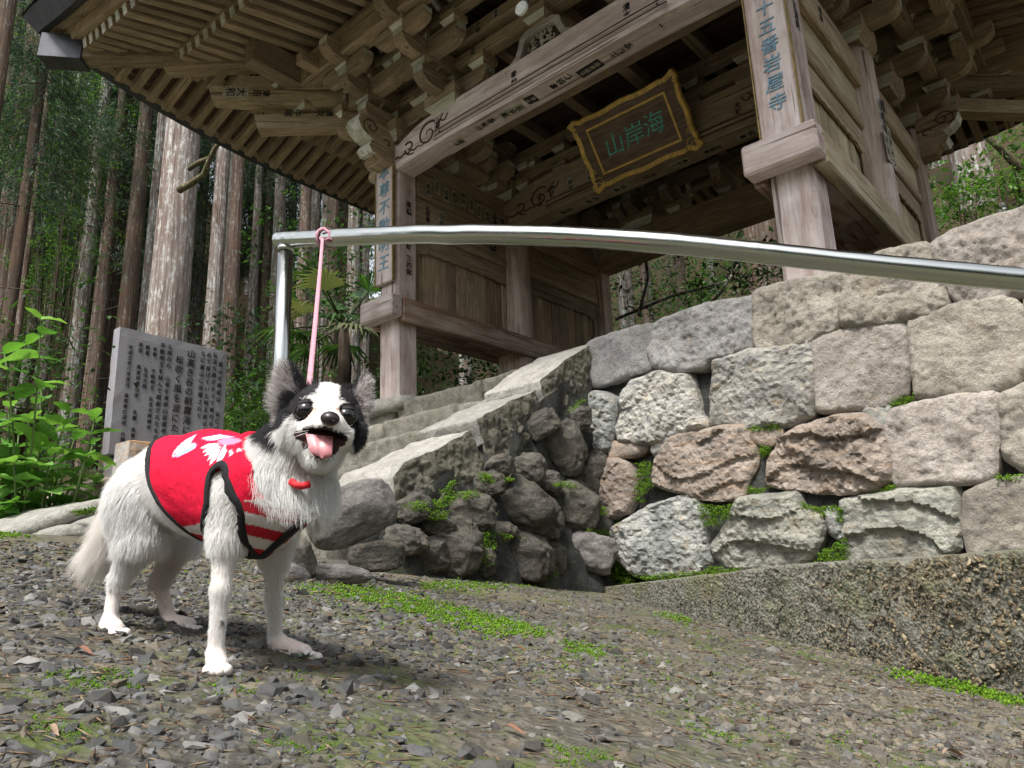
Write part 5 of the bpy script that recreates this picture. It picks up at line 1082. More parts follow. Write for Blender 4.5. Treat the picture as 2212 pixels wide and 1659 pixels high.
# dead twigs crossing behind the gate
for k, pts in enumerate(([(1330, 690), (1450, 640), (1600, 600), (1680, 585)], [(1500, 690), (1560, 630), (1600, 560)], [(1380, 680), (1400, 600), (1390, 520)])):
    tw = empty('dead_branch', tuple(at(*pts[0], 7.8)), ('long bare twig lying across the passage slope', 'bare twig leaning left of the right front post', 'upright dead stick with a blunt tip in the passage')[k], 'branch'); wbranch(tw, [at(x, y, 7.8 + .3 * i) for i, (x, y) in enumerate(pts)], [.018, .015, .01, .006][:len(pts)], 'bark_grey')
# small stone figure among the bushes on the right
stt = empty('stone_statue', tuple(at(2171, 472, 9.0)), 'tiny dark stone figure with pale collar among bushes at the right', 'statue'); sc = 9.0 / FOC
for nm, dz, rx, rz, m in (('body', 10, 13, 15, 'dark_stone'), ('head', 30, 7.5, 8, 'dark_stone'), ('collar', 21, 9, 3, 'pale_stone')):
    if m not in MT: MT[m] = stone(m, [(.05, .05, .055), (.10, .105, .11), (.16, .16, .17)], 6) if m == 'dark_stone' else plain(m, (.45, .46, .47), .8)
    Vv, Ff = ico(2); link(nm, mesh_np(nm, Vv * np.array([rx, rx * .8, rz]) * sc + np.array([0, 0, dz * sc]), Ff, True), stt, MT[m])
# ---- fan palm
pm = empty('fan_palm', tuple(at(740, 830, 8.0)), 'dark fan palm with drooping split fronds left of the gate post', 'palm')
V, F = tube_vf([np.array([0, 0, -.9]), np.array([.02, 0, .2]), np.array([0, 0, .66])], [.06, .075, .05], 10); link('trunk', mesh_py('trunk', V, F, True), pm, MT['bark_dark'])
r = np.random.default_rng(8)
for k in range(22):
    a = k * 2.4; el = r.uniform(-.6, .9); l = r.uniform(.35, .6); u = np.array([math.cos(a) * math.cos(el), math.sin(a) * math.cos(el), math.sin(el)]); hub = np.array([0, 0, .66]) + u * l
    V, F = tube_vf([np.array([0, 0, .66]), hub], [.012, .008], 5); nv = len(V); sd = np.cross(u, [0, 0, 1]); sd /= np.linalg.norm(sd) + 1e-9; up_ = np.cross(sd, u); cols = [(.06, .09, .03)] * nv
    for q in range(17):
        f = -1.25 + 2.5 * q / 16; dd = u * math.cos(f) + sd * math.sin(f); L_ = .50 * (1 - .2 * abs(f)) * r.uniform(.85, 1.1); w = np.cross(dd, up_) * .017; m1 = hub + dd * L_ * .55 + up_ * .01; e = hub + dd * L_ + np.array([0, 0, -.13 * r.uniform(.5, 1.3)])
        o = len(V); V += [hub, m1 + w, e, m1 - w]; F.append((o, o + 1, o + 2, o + 3)); c = GREENS['shrub'][r.integers(0, 4)] * r.uniform(.7, 1.3) if k % 5 else np.array([.16, .17, .09]); cols += [tuple(c)] * 4
    me = mesh_py('frond', V, F); ca = me.color_attributes.new('Col', 'FLOAT_COLOR', 'POINT'); c4 = np.ones((len(V), 4), np.float32); c4[:, :3] = np.array(cols); ca.data.foreach_set('color', c4.ravel()); link('frond', me, pm, MT['leaf'])
# ---- the inscribed monument
mz = 4.5; TLp = at(259.6, 704, mz); BLp = np.array([TLp[0], TLp[1], onplane(225, 981, TLp, np.array([0.0, 1, 0]))[2]]); rr2 = ray(493.3, 761.5)
md = np.array([.58, .81, 0]); md /= np.linalg.norm(md); mn = np.array([md[1], -md[0], 0])
tR = onplane(493.3, 761.5, TLp, mn); Wm = (tR - TLp) @ md; Hm = TLp[2] - BLp[2]
mon = empty('stone_monument', tuple(BLp), 'upright grey granite slab carved with columns of Japanese writing', 'monument')
mrot = Matrix(((md[0], -mn[0], 0), (md[1], -mn[1], 0), (0, 0, 1))); mon.rotation_euler = mrot.to_euler()
n = NB('polished_granite'); v = n.coord((1, 1, 1)); cc = n.ramp(n.noise(v, 160, 3, .7), [(.3, (.19, .19, .21)), (.5, (.245, .245, .27)), (.7, (.31, .31, .335))]); cc = n.mix(n.ramp(n.noise(v, 3, 7, .65), [(.56, 0.0), (.74, .6)]), cc, (.26, .19, .15)); MT['monument'] = n.fin(cc, .45, None, .4)
rock_box('slab', Wm, .085, Hm, mon, Matrix.Translation((Wm / 2, .0425, Hm / 2)), MT['monument'], .0006, (14, 3, 14), .007, False)
colsT = [(.925, .90, .034, 1.42, '當\n山\nの\n縁\n起\nは\n\n弘\n仁\n六\n年\nの'), (.865, .97, .034, 1.36, '弘\n法\n大\n師\nが\nか\nつ\nて\n修\n行\nの\n霊\n地'), (.805, .96, .034, 1.36, 'め\nて\n投\nげ\nて\nい\nた\n明\n王\n鈴\nの\n音\nを'), (.745, .96, .034, 1.36, 'り\nに\n當\n山\nに\n巡\n錫\nさ\nれ\nて'),
 (.635, .955, .058, 1.08, '山\n高\nき\n谷\nの\n朝\n霧\n海\nに\n似\nて'), (.53, .88, .056, 1.12, '松\n吹\nく\n風\nを\n波\nに\nた\nと\nえ\nむ'), (.435, .955, .034, 1.22, 'と\n詠\nわ\nれ\n\n山\n号\nを\n海\n岸\n山\n岩\n屋\n寺\nと\n名\nつ\nけ\n自\nら'), (.37, .95, .034, 1.22, '不\n動\n明\n王\nを\n刻\nん\nで\n開\n創\nさ\nれ\nた\nも\nの\nで\nあ\nり\nま\nす'),
 (.305, .90, .028, 1.25, '本\n尊\n\n\n不\n動\n明\n王\n\n弘\n法\n大\n師\n御\n作'), (.24, .90, .028, 1.25, '開\n基\n\n\n弘\n法\n大\n師'), (.18, .91, .028, 1.25, '宗\n派\n\n\n真\n言\n宗\n豊\n山\n派\n\n\n住\n職\n\n亮\n善\n謹\n識'), (.10, .87, .027, 1.22, '平\n成\n三\n年\n八\n月\n吉\n日\n\n高\n知\n県\n仁\n淀\n村\n\n片\n岡\n丑\n之\n助\n\n建\n立')]
for fx, fz, sz, ls, txt in colsT:
    row = 0
    for grp in re.split(r'(\n\n+)', txt):
        if grp.startswith('\n'): row += len(grp) - 1; continue
        link('inscription', text_mesh(grp, sz, .0012, ls, .06, .0), mon, MT['ink'], mw=Matrix.Translation((fx * Wm, -.0025, fz * Hm - sz - row * ls * sz)) @ FRONT); row += grp.count('\n') + 1
for x in (.03, .60): rock_box('foot_stone', .12, .16, .5, mon, Matrix.Translation((x + .06, .06, -.255)), MT['ash_grey'], .006, (4, 4, 8), .02)
n = NB('lichen_stone'); v = n.coord((1, 1, 1)); cc = n.ramp(n.noise(v, 60, 7, .7), [(.3, (.20, .19, .18)), (.7, (.42, .39, .36))]); cc = n.mix(n.ramp(n.noise(v, 5, 8, .7), [(.46, 0.0), (.6, .9)]), cc, (.42, .22, .07)); MT['lichen'] = n.fin(cc, .85, n.bump(n.noise(v, 60, 7, .7), .5, .006))
pb = at(283.6, 948, 3.75); ob = empty('stone_block', tuple(pb - [0, 0, .25]), 'squared granite block with orange lichen in front of the monument', 'stone block'); ob.rotation_euler = mon.rotation_euler
rock_box('block', .30, .16, .42, ob, Matrix.Translation((.14, .08, .04)), MT['lichen'], .004, (8, 5, 8), .012, False)
# ---- the leafy bush at the left
hy = empty('leafy_bush', tuple(at(70, 1120, 2.95)), 'fresh green large-leaved bush at the left edge beside the slabs', 'bush'); hl = np.array(hy.location)
n = NB('broad_leaf'); v = n.coord((1, 1, 1), rnd=False); base = n.ramp(n.rnd(), [(0, (.09, .23, .045)), (.5, (.16, .36, .07)), (1, (.27, .48, .13))]); w = n.n('ShaderNodeTexWave', wave_type='BANDS', bands_direction='X'); w.inputs['Scale'].default_value = 26; w.inputs['Distortion'].default_value = 1.2; n.t.links.new(v, w.inputs[0])
cc = n.mix(n.ramp(w.outputs['Fac'], [(.8, 0.0), (1, .25)]), base, (.30, .48, .16)); n.fin(cc, .42, n.bump(w.outputs['Fac'], .25, .002), .45); tr = n.n('ShaderNodeBsdfTranslucent'); n.set(tr.inputs[0], n.mix(1.0, cc, (.9, 1, .4), 'MULTIPLY')); ms = n.n('ShaderNodeMixShader'); ms.inputs[0].default_value = .35; n.t.links.new(n.b.outputs[0], ms.inputs[1]); n.t.links.new(tr.outputs[0], ms.inputs[2]); n.t.links.new(ms.outputs[0], n.out.inputs[0]); MT['broad'] = n.m
leafs = []
for q, (L_, W_, dr) in enumerate(((.085, .048, .2), (.076, .044, .35), (.098, .054, .3), (.066, .040, .1))):
    V = []; F = []; m = 9
    for i in range(m + 1):
        t = i / m; w_ = W_ * .5 * (math.sin(math.pi * t ** .8) ** .75) * (1 + .05 * (i % 2)); zz = -dr * L_ * t * t
        for s in (-1, -.5, 0, .5, 1): V.append((L_ * t, s * w_, zz + abs(s) * w_ * .32 + .002 * math.sin(t * 14) * abs(s)))
    leafs.append(mesh_py('leaf', V, [tuple(f) for f in grid_faces(m + 1, 5)], True)); leafs[-1].materials.append(MT['broad'])
MT['green_stem'] = plain('green_stem', (.10, .16, .05), .6)
r = np.random.default_rng(12)
SP = [(88, 690, 2.2, 7), (10, 765, 2.15, 6), (-60, 800, 2.3, 5), (62, 905, 2.3, 5), (150, 890, 2.3, 4), (205, 905, 2.25, 5), (110, 985, 2.2, 5), (30, 1000, 2.1, 5), (185, 985, 2.3, 4), (60, 1055, 2.15, 4), (-30, 930, 2.2, 5), (130, 1050, 2.35, 4), (-20, 1065, 2.1, 4), (170, 1055, 2.5, 3), (90, 830, 2.5, 4), (-50, 1020, 2.3, 4), (40, 940, 2.5, 4), (225, 1015, 2.6, 3), (20, 880, 2.3, 4), (120, 930, 2.4, 5), (-15, 1010, 2.2, 5), (80, 1010, 2.3, 5), (160, 950, 2.5, 4), (60, 1100, 2.3, 4), (10, 1120, 2.2, 3), (130, 1000, 2.3, 4), (-40, 870, 2.2, 5), (200, 960, 2.45, 4)]
for px, py, d, pairs in SP:
    d = d + .62; top = at(px, py, d) - hl; bx = np.array([top[0] * .45 + r.uniform(-.03, .03), top[1] * .45, -.12]); mid = (top + bx) / 2 + r.normal(0, .02, 3); mid[:2] += (top[:2] - bx[:2]) * .15
    cv = [bx, mid, top]; pts = [np.array(cv[0]) * (1 - t) ** 2 + 2 * np.array(cv[1]) * t * (1 - t) + np.array(cv[2]) * t * t for t in np.linspace(0, 1, 9)]
    V, F = tube_vf(pts, [.006 - .0035 * k / 8 for k in range(9)], 6); link('stem', mesh_py('stem', V, F, True), hy, MT['green_stem'])
    tot = np.linalg.norm(top - bx); rot = r.uniform(0, 3)
    for k in range(pairs):
        t = 1 - k * (.05 / tot) * (1 + .25 * k) ; 
        if t < .1: break
        i = t * 8; p = pts[min(7, int(i))] * (1 - (i - min(7, int(i)))) + pts[min(7, int(i)) + 1] * (i - min(7, int(i)))
        for s in (0, math.pi):
            az = rot + k * HP + s; el = .5 - .25 * k + r.uniform(-.2, .2) if k < 3 else r.uniform(-.4, .2); scl = (.95 + .28 * min(k, 2)) * r.uniform(.85, 1.2)
            o = link('leaf', leafs[int(r.integers(0, 4))], hy, mw=Matrix.Translation(p) @ Matrix.Rotation(az, 4, 'Z') @ Matrix.Rotation(-el, 4, 'Y') @ Matrix.Rotation(r.uniform(-.4, .4), 4, 'X') @ Matrix.Scale(scl, 4))
# ---- stainless handrail
hr = empty('handrail', tuple(at(617, 1150, 1.79)), 'bent stainless steel handrail with the pink leash tied to it', 'handrail'); hl2 = np.array(hr.location)
RP = [(600, 519, 1.80), (640, 517, 1.77), (700, 514, 1.72), (820, 509, 1.63), (950, 505, 1.55), (1100, 507, 1.48), (1200, 510, 1.45), (1300, 515, 1.42), (1450, 526, 1.375), (1600, 541, 1.34), (1700, 552, 1.32), (1950, 579, 1.28), (2212, 605, 1.25), (2500, 632, 1.22)]
cp = [at(*p) for p in RP]; fine = []
for i in range(len(cp) - 1):
    p0, p1, p2, p3 = cp[max(0, i - 1)], cp[i], cp[i + 1], cp[min(len(cp) - 1, i + 2)]
    for t in np.linspace(0, 1, 12)[:-1]: fine.append(.5 * ((2 * p1) + (-p0 + p2) * t + (2 * p0 - 5 * p1 + 4 * p2 - p3) * t * t + (-p0 + 3 * p1 - 3 * p2 + p3) * t ** 3))
fine.append(cp[-1]); rad = [.0195 * (1 + .02 * math.sin(i * .31) + .012 * math.sin(i * 1.3)) for i in range(len(fine))]
V, F = tube_vf([p - hl2 for p in fine], rad, 32)
V = [np.array(v) + np.array([0, 0, -.0022 * math.exp(-((i / 32 - 46) / 2.2) ** 2)]) for i, v in enumerate(V)]
link('rail', mesh_py('rail', V, F, True), hr, MT['steel'])
tp = at(617, 519, 1.792) - hl2; V, F = tube_vf([tp * [1, 1, 0] + [0, 0, -.12], tp * [1, 1, 0] + [0, 0, tp[2] * .5], tp - [0, 0, .004]], .0185, 28); link('post', mesh_py('post', V, F, True), hr, MT['steel'])
V, F = tube_vf([tp - [0, 0, .03], tp - [0, 0, .018]], .0205, 28); link('collar', mesh_py('collar', V, F, True), hr, MT['steel'])
# ---- fallen leaves and twigs
n = NB('dry_leaf'); MT['dry'] = n.fin(n.ramp(n.rnd(), [(0, (.17, .075, .05)), (.5, (.25, .14, .095)), (1, (.33, .24, .17))]), .7)
MT['maple'] = plain('pale_maple', (.28, .42, .30), .6)
def leaf_outline(L_, W_): 
    V = []; m = 6
    for i in range(m + 1):
        t = i / m; w_ = W_ * .5 * math.sin(math.pi * (.04 + .94 * t)) ** .8
        for s in (-1, 0, 1): V.append((L_ * (t - .5), s * w_, .003 * math.sin(t * 5) + abs(s) * w_ * .35))
    return V, [tuple(f) for f in grid_faces(m + 1, 3)]
for px, py, L_, W_, lab in ((180, 1420, .026, .006, 'reddish dry leaf lying left of the front paws'), (1060, 1448, .016, .009, 'small pink-brown leaf on the gravel in the middle'), (1125, 1412, .017, .011, 'curled brown leaf above the pink-brown leaf'), (1110, 1592, .024, .006, 'long twisted brown leaf low in the middle foreground'), (548, 1368, .014, .008, 'rusty leaf between the front paws'),
    (1335, 1300, .045, .018, 'pinkish dry leaf at the tip of the kerb'), (1475, 1340, .03, .016, 'brown curled leaf by the kerb foot'), (860, 1300, .014, .008, 'tiny dry leaf on the moss strip'), (110, 1600, .015, .005, 'pale wood sliver at the lower left'), (2060, 1640, .022, .014, 'curled leaf at the lower right corner')):
    p = ground_hit(px, py); V, F = leaf_outline(L_, W_); tag(link('fallen_leaf', mesh_py('fallen_leaf', V, F, True), None, MT['dry'], mw=Matrix.Translation(Vector(p) + Vector((0, 0, .006))) @ Matrix.Rotation(rng.uniform(-.7, .3), 4, 'Z') @ Matrix.Rotation(rng.uniform(-.3, .3), 4, 'X')), lab, 'leaf', 'fallen leaves')
p = ground_hit(765, 1657 / 1 if False else 1660) if False else ground_hit(660, 1437)
V = [(0, 0, .002)]; 
for k in range(14): a = k * math.pi / 7; rr_ = .0125 if k % 2 == 0 else .0045; V.append((rr_ * math.cos(a), rr_ * math.sin(a), .001 + .002 * (k % 2 == 0)))
tag(link('maple_leaf', mesh_py('maple_leaf', V, [(0, 1 + k, 1 + (k + 1) % 14) for k in range(14)]), None, MT['maple'], mw=Matrix.Translation(Vector(p) + Vector((0, 0, .008))) @ Matrix.Rotation(-.35, 4, 'X')), 'pale green star-shaped maple leaf beside the right front paw', 'leaf', 'fallen leaves')
for pts, lab in (([(1555, 1283), (1620, 1270), (1690, 1265)], 'thin bleached twig lying on the kerb ledge'), ([(1600, 1290), (1645, 1268), (1660, 1262)], 'short twig crossing the bleached one on the kerb ledge')):
    q = [onplane(x, y, KL - kn * .1, kn) + [0, 0, .004] for x, y in pts]; V, F = tube_vf(q, [.0025, .002, .0012], 5); tag(link('twig', mesh_py('twig', V, F, True), None, plain('bleached_twig', (.55, .5, .42))), lab, 'twig')

# ================================================================== the dog
EF = np.array([.878, -.479, 0]); EL = np.array([.479, .878, 0])      # heading and its far side
def rc(p0, r0, p1, r1, sq=None): return ('rc', np.array(p0), r0, np.array(p1), r1)
def sd_rc(P, p0, r0, p1, r1):
    ba = p1 - p0; l2 = ba @ ba; t = np.clip(((P - p0) @ ba) / l2, 0, 1); return np.linalg.norm(P - p0 - t[..., None] * ba, axis=-1) - (r0 + (r1 - r0) * t)
def sd_el(P, c, R, rad): q = (P - c) @ R; k0 = np.linalg.norm(q / rad, axis=-1); k1 = np.linalg.norm(q / (rad * rad), axis=-1); return k0 * (k0 - 1) / (k1 + 1e-9)
CR, CU, CF = RW[:, 0], RW[:, 1], -RW[:, 2]
def imgframe(deg, yaw=0.0, pitch=0.0):
    c, s = math.cos(math.radians(deg)), math.sin(math.radians(deg)); r_ = CR * c + CU * s; u_ = CU * c - CR * s; f_ = CF.copy(); cy, sy = math.cos(yaw), math.sin(yaw); r2 = r_ * cy + f_ * sy; f2 = f_ * cy - r_ * sy
    return np.stack([r2, u_, f2], 1)
def px(n, d): return n * d / FOC
# name, primitive, smooth, fur length, fur flow, region
PR = []
def addp(reg, prim, k=.012): PR.append((reg, prim, k))
D_ = at
addp('torso', rc(D_(368, 1038, .868), .042, D_(455, 1045, .825), .0465), .02); addp('torso', rc(D_(455, 1045, .825), .0465, D_(562, 1072, .775), .053), .02)
addp('rump', rc(D_(318, 1052, .875), .030, D_(362, 1062, .865), .040), .02)
addp('thigh', rc(D_(306, 1090, .850), .033, D_(308, 1155, .838), .022), .016); addp('thigh', rc(D_(308, 1155, .838), .018, D_(254, 1258, .838), .0078), .012)
addp('shank', rc(D_(252, 1256, .840), .0082, D_(238, 1330, .828), .0068), .008); addp('paw', rc(D_(236, 1350, .828), .0105, D_(247, 1362, .812), .0105), .006)
addp('thigh', rc(D_(385, 1080, .915), .030, D_(393, 1160, .925), .018), .016); addp('thigh', rc(D_(393, 1160, .925), .0155, D_(345, 1258, .945), .0086), .012)
addp('shank', rc(D_(345, 1258, .945), .0084, D_(364, 1330, .940), .0074), .008); addp('paw', rc(D_(368, 1345, .935), .0105, D_(405, 1352, .918), .0105), .006)
addp('shoulder', rc(D_(500, 1075, .748), .024, D_(492, 1160, .735), .0170), .014); addp('foreleg', rc(D_(492, 1160, .735), .0130, D_(477, 1270, .722), .0078), .012); addp('foreleg', rc(D_(477, 1270, .722), .0078, D_(466, 1405, .716), .0068), .008)
addp('paw', rc(D_(466, 1418, .715), .0090, D_(470, 1443, .703), .0100), .006)
addp('shoulder', rc(D_(600, 1110, .800), .029, D_(595, 1200, .825), .015), .014); addp('foreleg', rc(D_(595, 1200, .825), .0120, D_(592, 1290, .845), .0080), .012); addp('foreleg', rc(D_(592, 1290, .845), .0080, D_(594, 1375, .857), .0070), .008)
addp('paw', rc(D_(604, 1390, .857), .0095, D_(655, 1411, .842), .0100), .008)
addp('neck', rc(D_(588, 1030, .77), .039, D_(670, 945, .735), .0295), .022); addp('ruff', rc(D_(618, 1035, .748), .034, D_(650, 1066, .735), .029), .025)
addp('skull', rc(D_(701, 898, .722), .0315, D_(705, 900, .716), .0310), .015); addp('cheek', rc(D_(650, 925, .713), .0185, D_(690, 935, .70), .0185), .014); addp('cheek', rc(D_(748, 935, .713), .0155, D_(715, 938, .70), .017), .014)
addp('muzzle', rc(D_(709, 905, .70), .0165, D_(712, 914, .676), .0112), .010); addp('muzzle', rc(D_(676, 930, .69), .0108, D_(709, 922, .675), .0100), .008); addp('muzzle', rc(D_(740, 938, .693), .0100, D_(715, 924, .675), .0100), .008)
addp('jaw', rc(D_(690, 975, .702), .017, D_(694, 980, .683), .0105), .010)
addp('tail', rc(D_(300, 1080, .90), .014, D_(255, 1150, .925), .010), .01); addp('tail', rc(D_(255, 1150, .925), .010, D_(214, 1196, .92), .007), .008)
EARS = [((D_(630, 864, .732), px(43, .74), D_(623, 808, .732), px(22, .74)), imgframe(6, .20)), ((D_(768, 868, .732), px(36, .74), D_(785, 830, .732), px(17, .74)), imgframe(-14, -.25))]
def sd_ear(P, pr, R_, zo=0.0, sh=0.0):
    c = (pr[0] + pr[2]) / 2 - R_[:, 2] * zo; sc_ = np.array([1, 1, 3.6]); q = ((P - c) @ R_) * sc_; a = ((pr[0] - c) @ R_) * np.array([1, 1, 0]); b = ((pr[2] - c) @ R_) * np.array([1, 1, 0]); return sd_rc(q, a, pr[1] - sh, b, pr[3] - sh) * .45
MOUTH = (D_(693, 960, .662), imgframe(-8), np.array([px(38, .67), px(33, .67), .027])); MOUTH2 = (D_(692, 946, .664), imgframe(-9), np.array([px(55, .67), px(17, .67), .030]))
allp = np.array([q for _, p, _ in PR for q in (p[1], p[3])]); LO, HI = allp.min(0) - .07, allp.max(0) + .07; LO[2] = min(LO[2], -.13); HI[2] += .03; HS = .0022
NX = np.ceil((HI - LO) / HS).astype(int) + 1
AX = [LO[i] + HS * np.arange(NX[i]) for i in range(3)]
def gridblock(lo, hi):
    i0 = np.maximum(0, np.floor((lo - LO) / HS).astype(int)); i1 = np.minimum(NX, np.ceil((hi - LO) / HS).astype(int) + 1); sl = tuple(slice(a, b) for a, b in zip(i0, i1))
    g = np.stack(np.meshgrid(*[AX[i][sl[i]] for i in range(3)], indexing='ij'), -1); return sl, g
def smin(a, b, k): h = np.clip(.5 + .5 * (b - a) / k, 0, 1); return b + (a - b) * h - k * h * (1 - h)
SD = np.full(NX, .5, np.float32); ST_ = np.full(NX, .5, np.float32)      # whole dog, trunk only
for reg, p, k in PR:
    rm = max(p[2], p[4]) + .03; sl, g = gridblock(np.minimum(p[1], p[3]) - rm, np.maximum(p[1], p[3]) + rm); d = sd_rc(g, *p[1:]); SD[sl] = smin(SD[sl], d, k)
    if reg in ('torso', 'ruff', 'neck'): ST_[sl] = smin(ST_[sl], d, k)
for pr_, R_ in EARS:
    c = (pr_[0] + pr_[2]) / 2; sl, g = gridblock(c - .07, c + .07); d = sd_ear(g, pr_, R_); d = np.maximum(d, -sd_ear(g, pr_, R_, -.0085, .0035)); SD[sl] = smin(SD[sl], d, .005)
sl, g = gridblock(MOUTH[0] - .05, MOUTH[0] + .05); q = np.minimum(sd_el(g, *MOUTH), sd_el(g, *MOUTH2)); SD[sl] = np.maximum(SD[sl], -q)
for e in ((661, 889, .692), (748, 901, .694)):
    c = D_(*e); sl, g = gridblock(c - .03, c + .03); SD[sl] = np.maximum(SD[sl], -(np.linalg.norm(g - c, axis=-1) - .0098))
def nets(F):
    """naive surface nets -> vertices, quads"""
    s = F < 0; act = np.zeros(tuple(n - 1 for n in F.shape), bool); c8 = [s[i:F.shape[0] - 1 + i, j:F.shape[1] - 1 + j, k:F.shape[2] - 1 + k] for i in (0, 1) for j in (0, 1) for k in (0, 1)]
    a = np.logical_or.reduce(c8); b = np.logical_and.reduce(c8); act = a & ~b; idx = np.argwhere(act); n = len(idx); num = np.full(act.shape, -1, np.int32); num[act] = np.arange(n)
    acc = np.zeros((n, 3)); cnt = np.zeros(n); co = [np.array((i, j, k)) for i in (0, 1) for j in (0, 1) for k in (0, 1)]
    for i in range(8):
        for j in range(i + 1, 8):
            if np.abs(co[i] - co[j]).sum() != 1: continue
            f0 = F[tuple((idx + co[i]).T)]; f1 = F[tuple((idx + co[j]).T)]; m = (f0 < 0) != (f1 < 0); t = f0[m] / (f0[m] - f1[m]); acc[m] += co[i] + (co[j] - co[i]) * t[:, None]; cnt[m] += 1
    V = (idx + acc / cnt[:, None]) * HS + LO; Q = []
    for ax in range(3):
        o1, o2 = [q for q in range(3) if q != ax]; sl0 = [slice(None)] * 3; sl1 = [slice(None)] * 3; sl0[ax] = slice(0, -1); sl1[ax] = slice(1, None); x = s[tuple(sl0)] != s[tuple(sl1)]; e = np.argwhere(x)
        e = e[(e[:, o1] > 0) & (e[:, o2] > 0) & (e[:, o1] < F.shape[o1] - 1) & (e[:, o2] < F.shape[o2] - 1)]; u1 = np.zeros(3, int); u1[o1] = 1; u2 = np.zeros(3, int); u2[o2] = 1
        q = np.stack([num[tuple((e - u1 - u2).T)], num[tuple((e - u2).T)], num[tuple(e.T)], num[tuple((e - u1).T)]], 1); inside = s[tuple(e.T)]; fl = inside ^ (ax == 1); q[~fl] = q[~fl][:, ::-1]; Q.append(q)
    return V, np.concatenate(Q)
BV, BF = nets(SD)
def smooth(V, F, it=2, lam=.5):
    e = np.concatenate([F[:, [0, 1]], F[:, [1, 2]], F[:, [2, 3]], F[:, [3, 0]]]); e = np.concatenate([e, e[:, ::-1]]); n = np.bincount(e[:, 0], minlength=len(V))[:, None]
    for _ in range(it):
        A = np.stack([np.bincount(e[:, 0], V[e[:, 1], i], len(V)) for i in range(3)], 1) / np.maximum(n, 1); V = V + lam * (A - V)
    return V
BV = smooth(BV, BF)
def vnormals(V, F):
    fn = np.cross(V[F[:, 2]] - V[F[:, 0]], V[F[:, 3]] - V[F[:, 1]]); N = np.zeros_like(V)
    for k in range(4):
        for i in range(3): N[:, i] += np.bincount(F[:, k], fn[:, i], len(V))
    return N / (np.linalg.norm(N, axis=1)[:, None] + 1e-12)
BN = vnormals(BV, BF)
dall = np.stack([sd_rc(BV, *p[1:]) for _, p, _ in PR] + [sd_ear(BV, pr_, R_) - .003 for pr_, R_ in EARS], 1); REG = np.array([r for r, _, _ in PR] + ['ear', 'ear2'])[dall.argmin(1)]
BX, BY = proj(BV)
def hd(l): return [((640 + x / 3.772) / 1.1573, (880 + y / 3.772) / 1.1573) for x, y in l]
def inpoly(x, y, poly):
    ins = np.zeros(len(x), bool); j = len(poly) - 1
    for i in range(len(poly)):
        xi, yi = poly[i]; xj, yj = poly[j]; ins ^= ((yi > y) != (yj > y)) & (x < (xj - xi) * (y - yi) / (yj - yi + 1e-9) + xi); j = i
    return ins
blackL = hd([(430, 180), (610, 200), (600, 330), (545, 400), (430, 440), (375, 500), (365, 570), (300, 620), (270, 680), (190, 720), (190, 780), (250, 890), (150, 900), (-60, 760), (-60, 560), (120, 480), (280, 430), (320, 300)])
blackR = hd([(800, 250), (900, 240), (990, 420), (1060, 520), (1060, 1080), (860, 1080), (880, 960), (925, 800), (930, 640), (910, 540), (850, 470), (780, 440)])
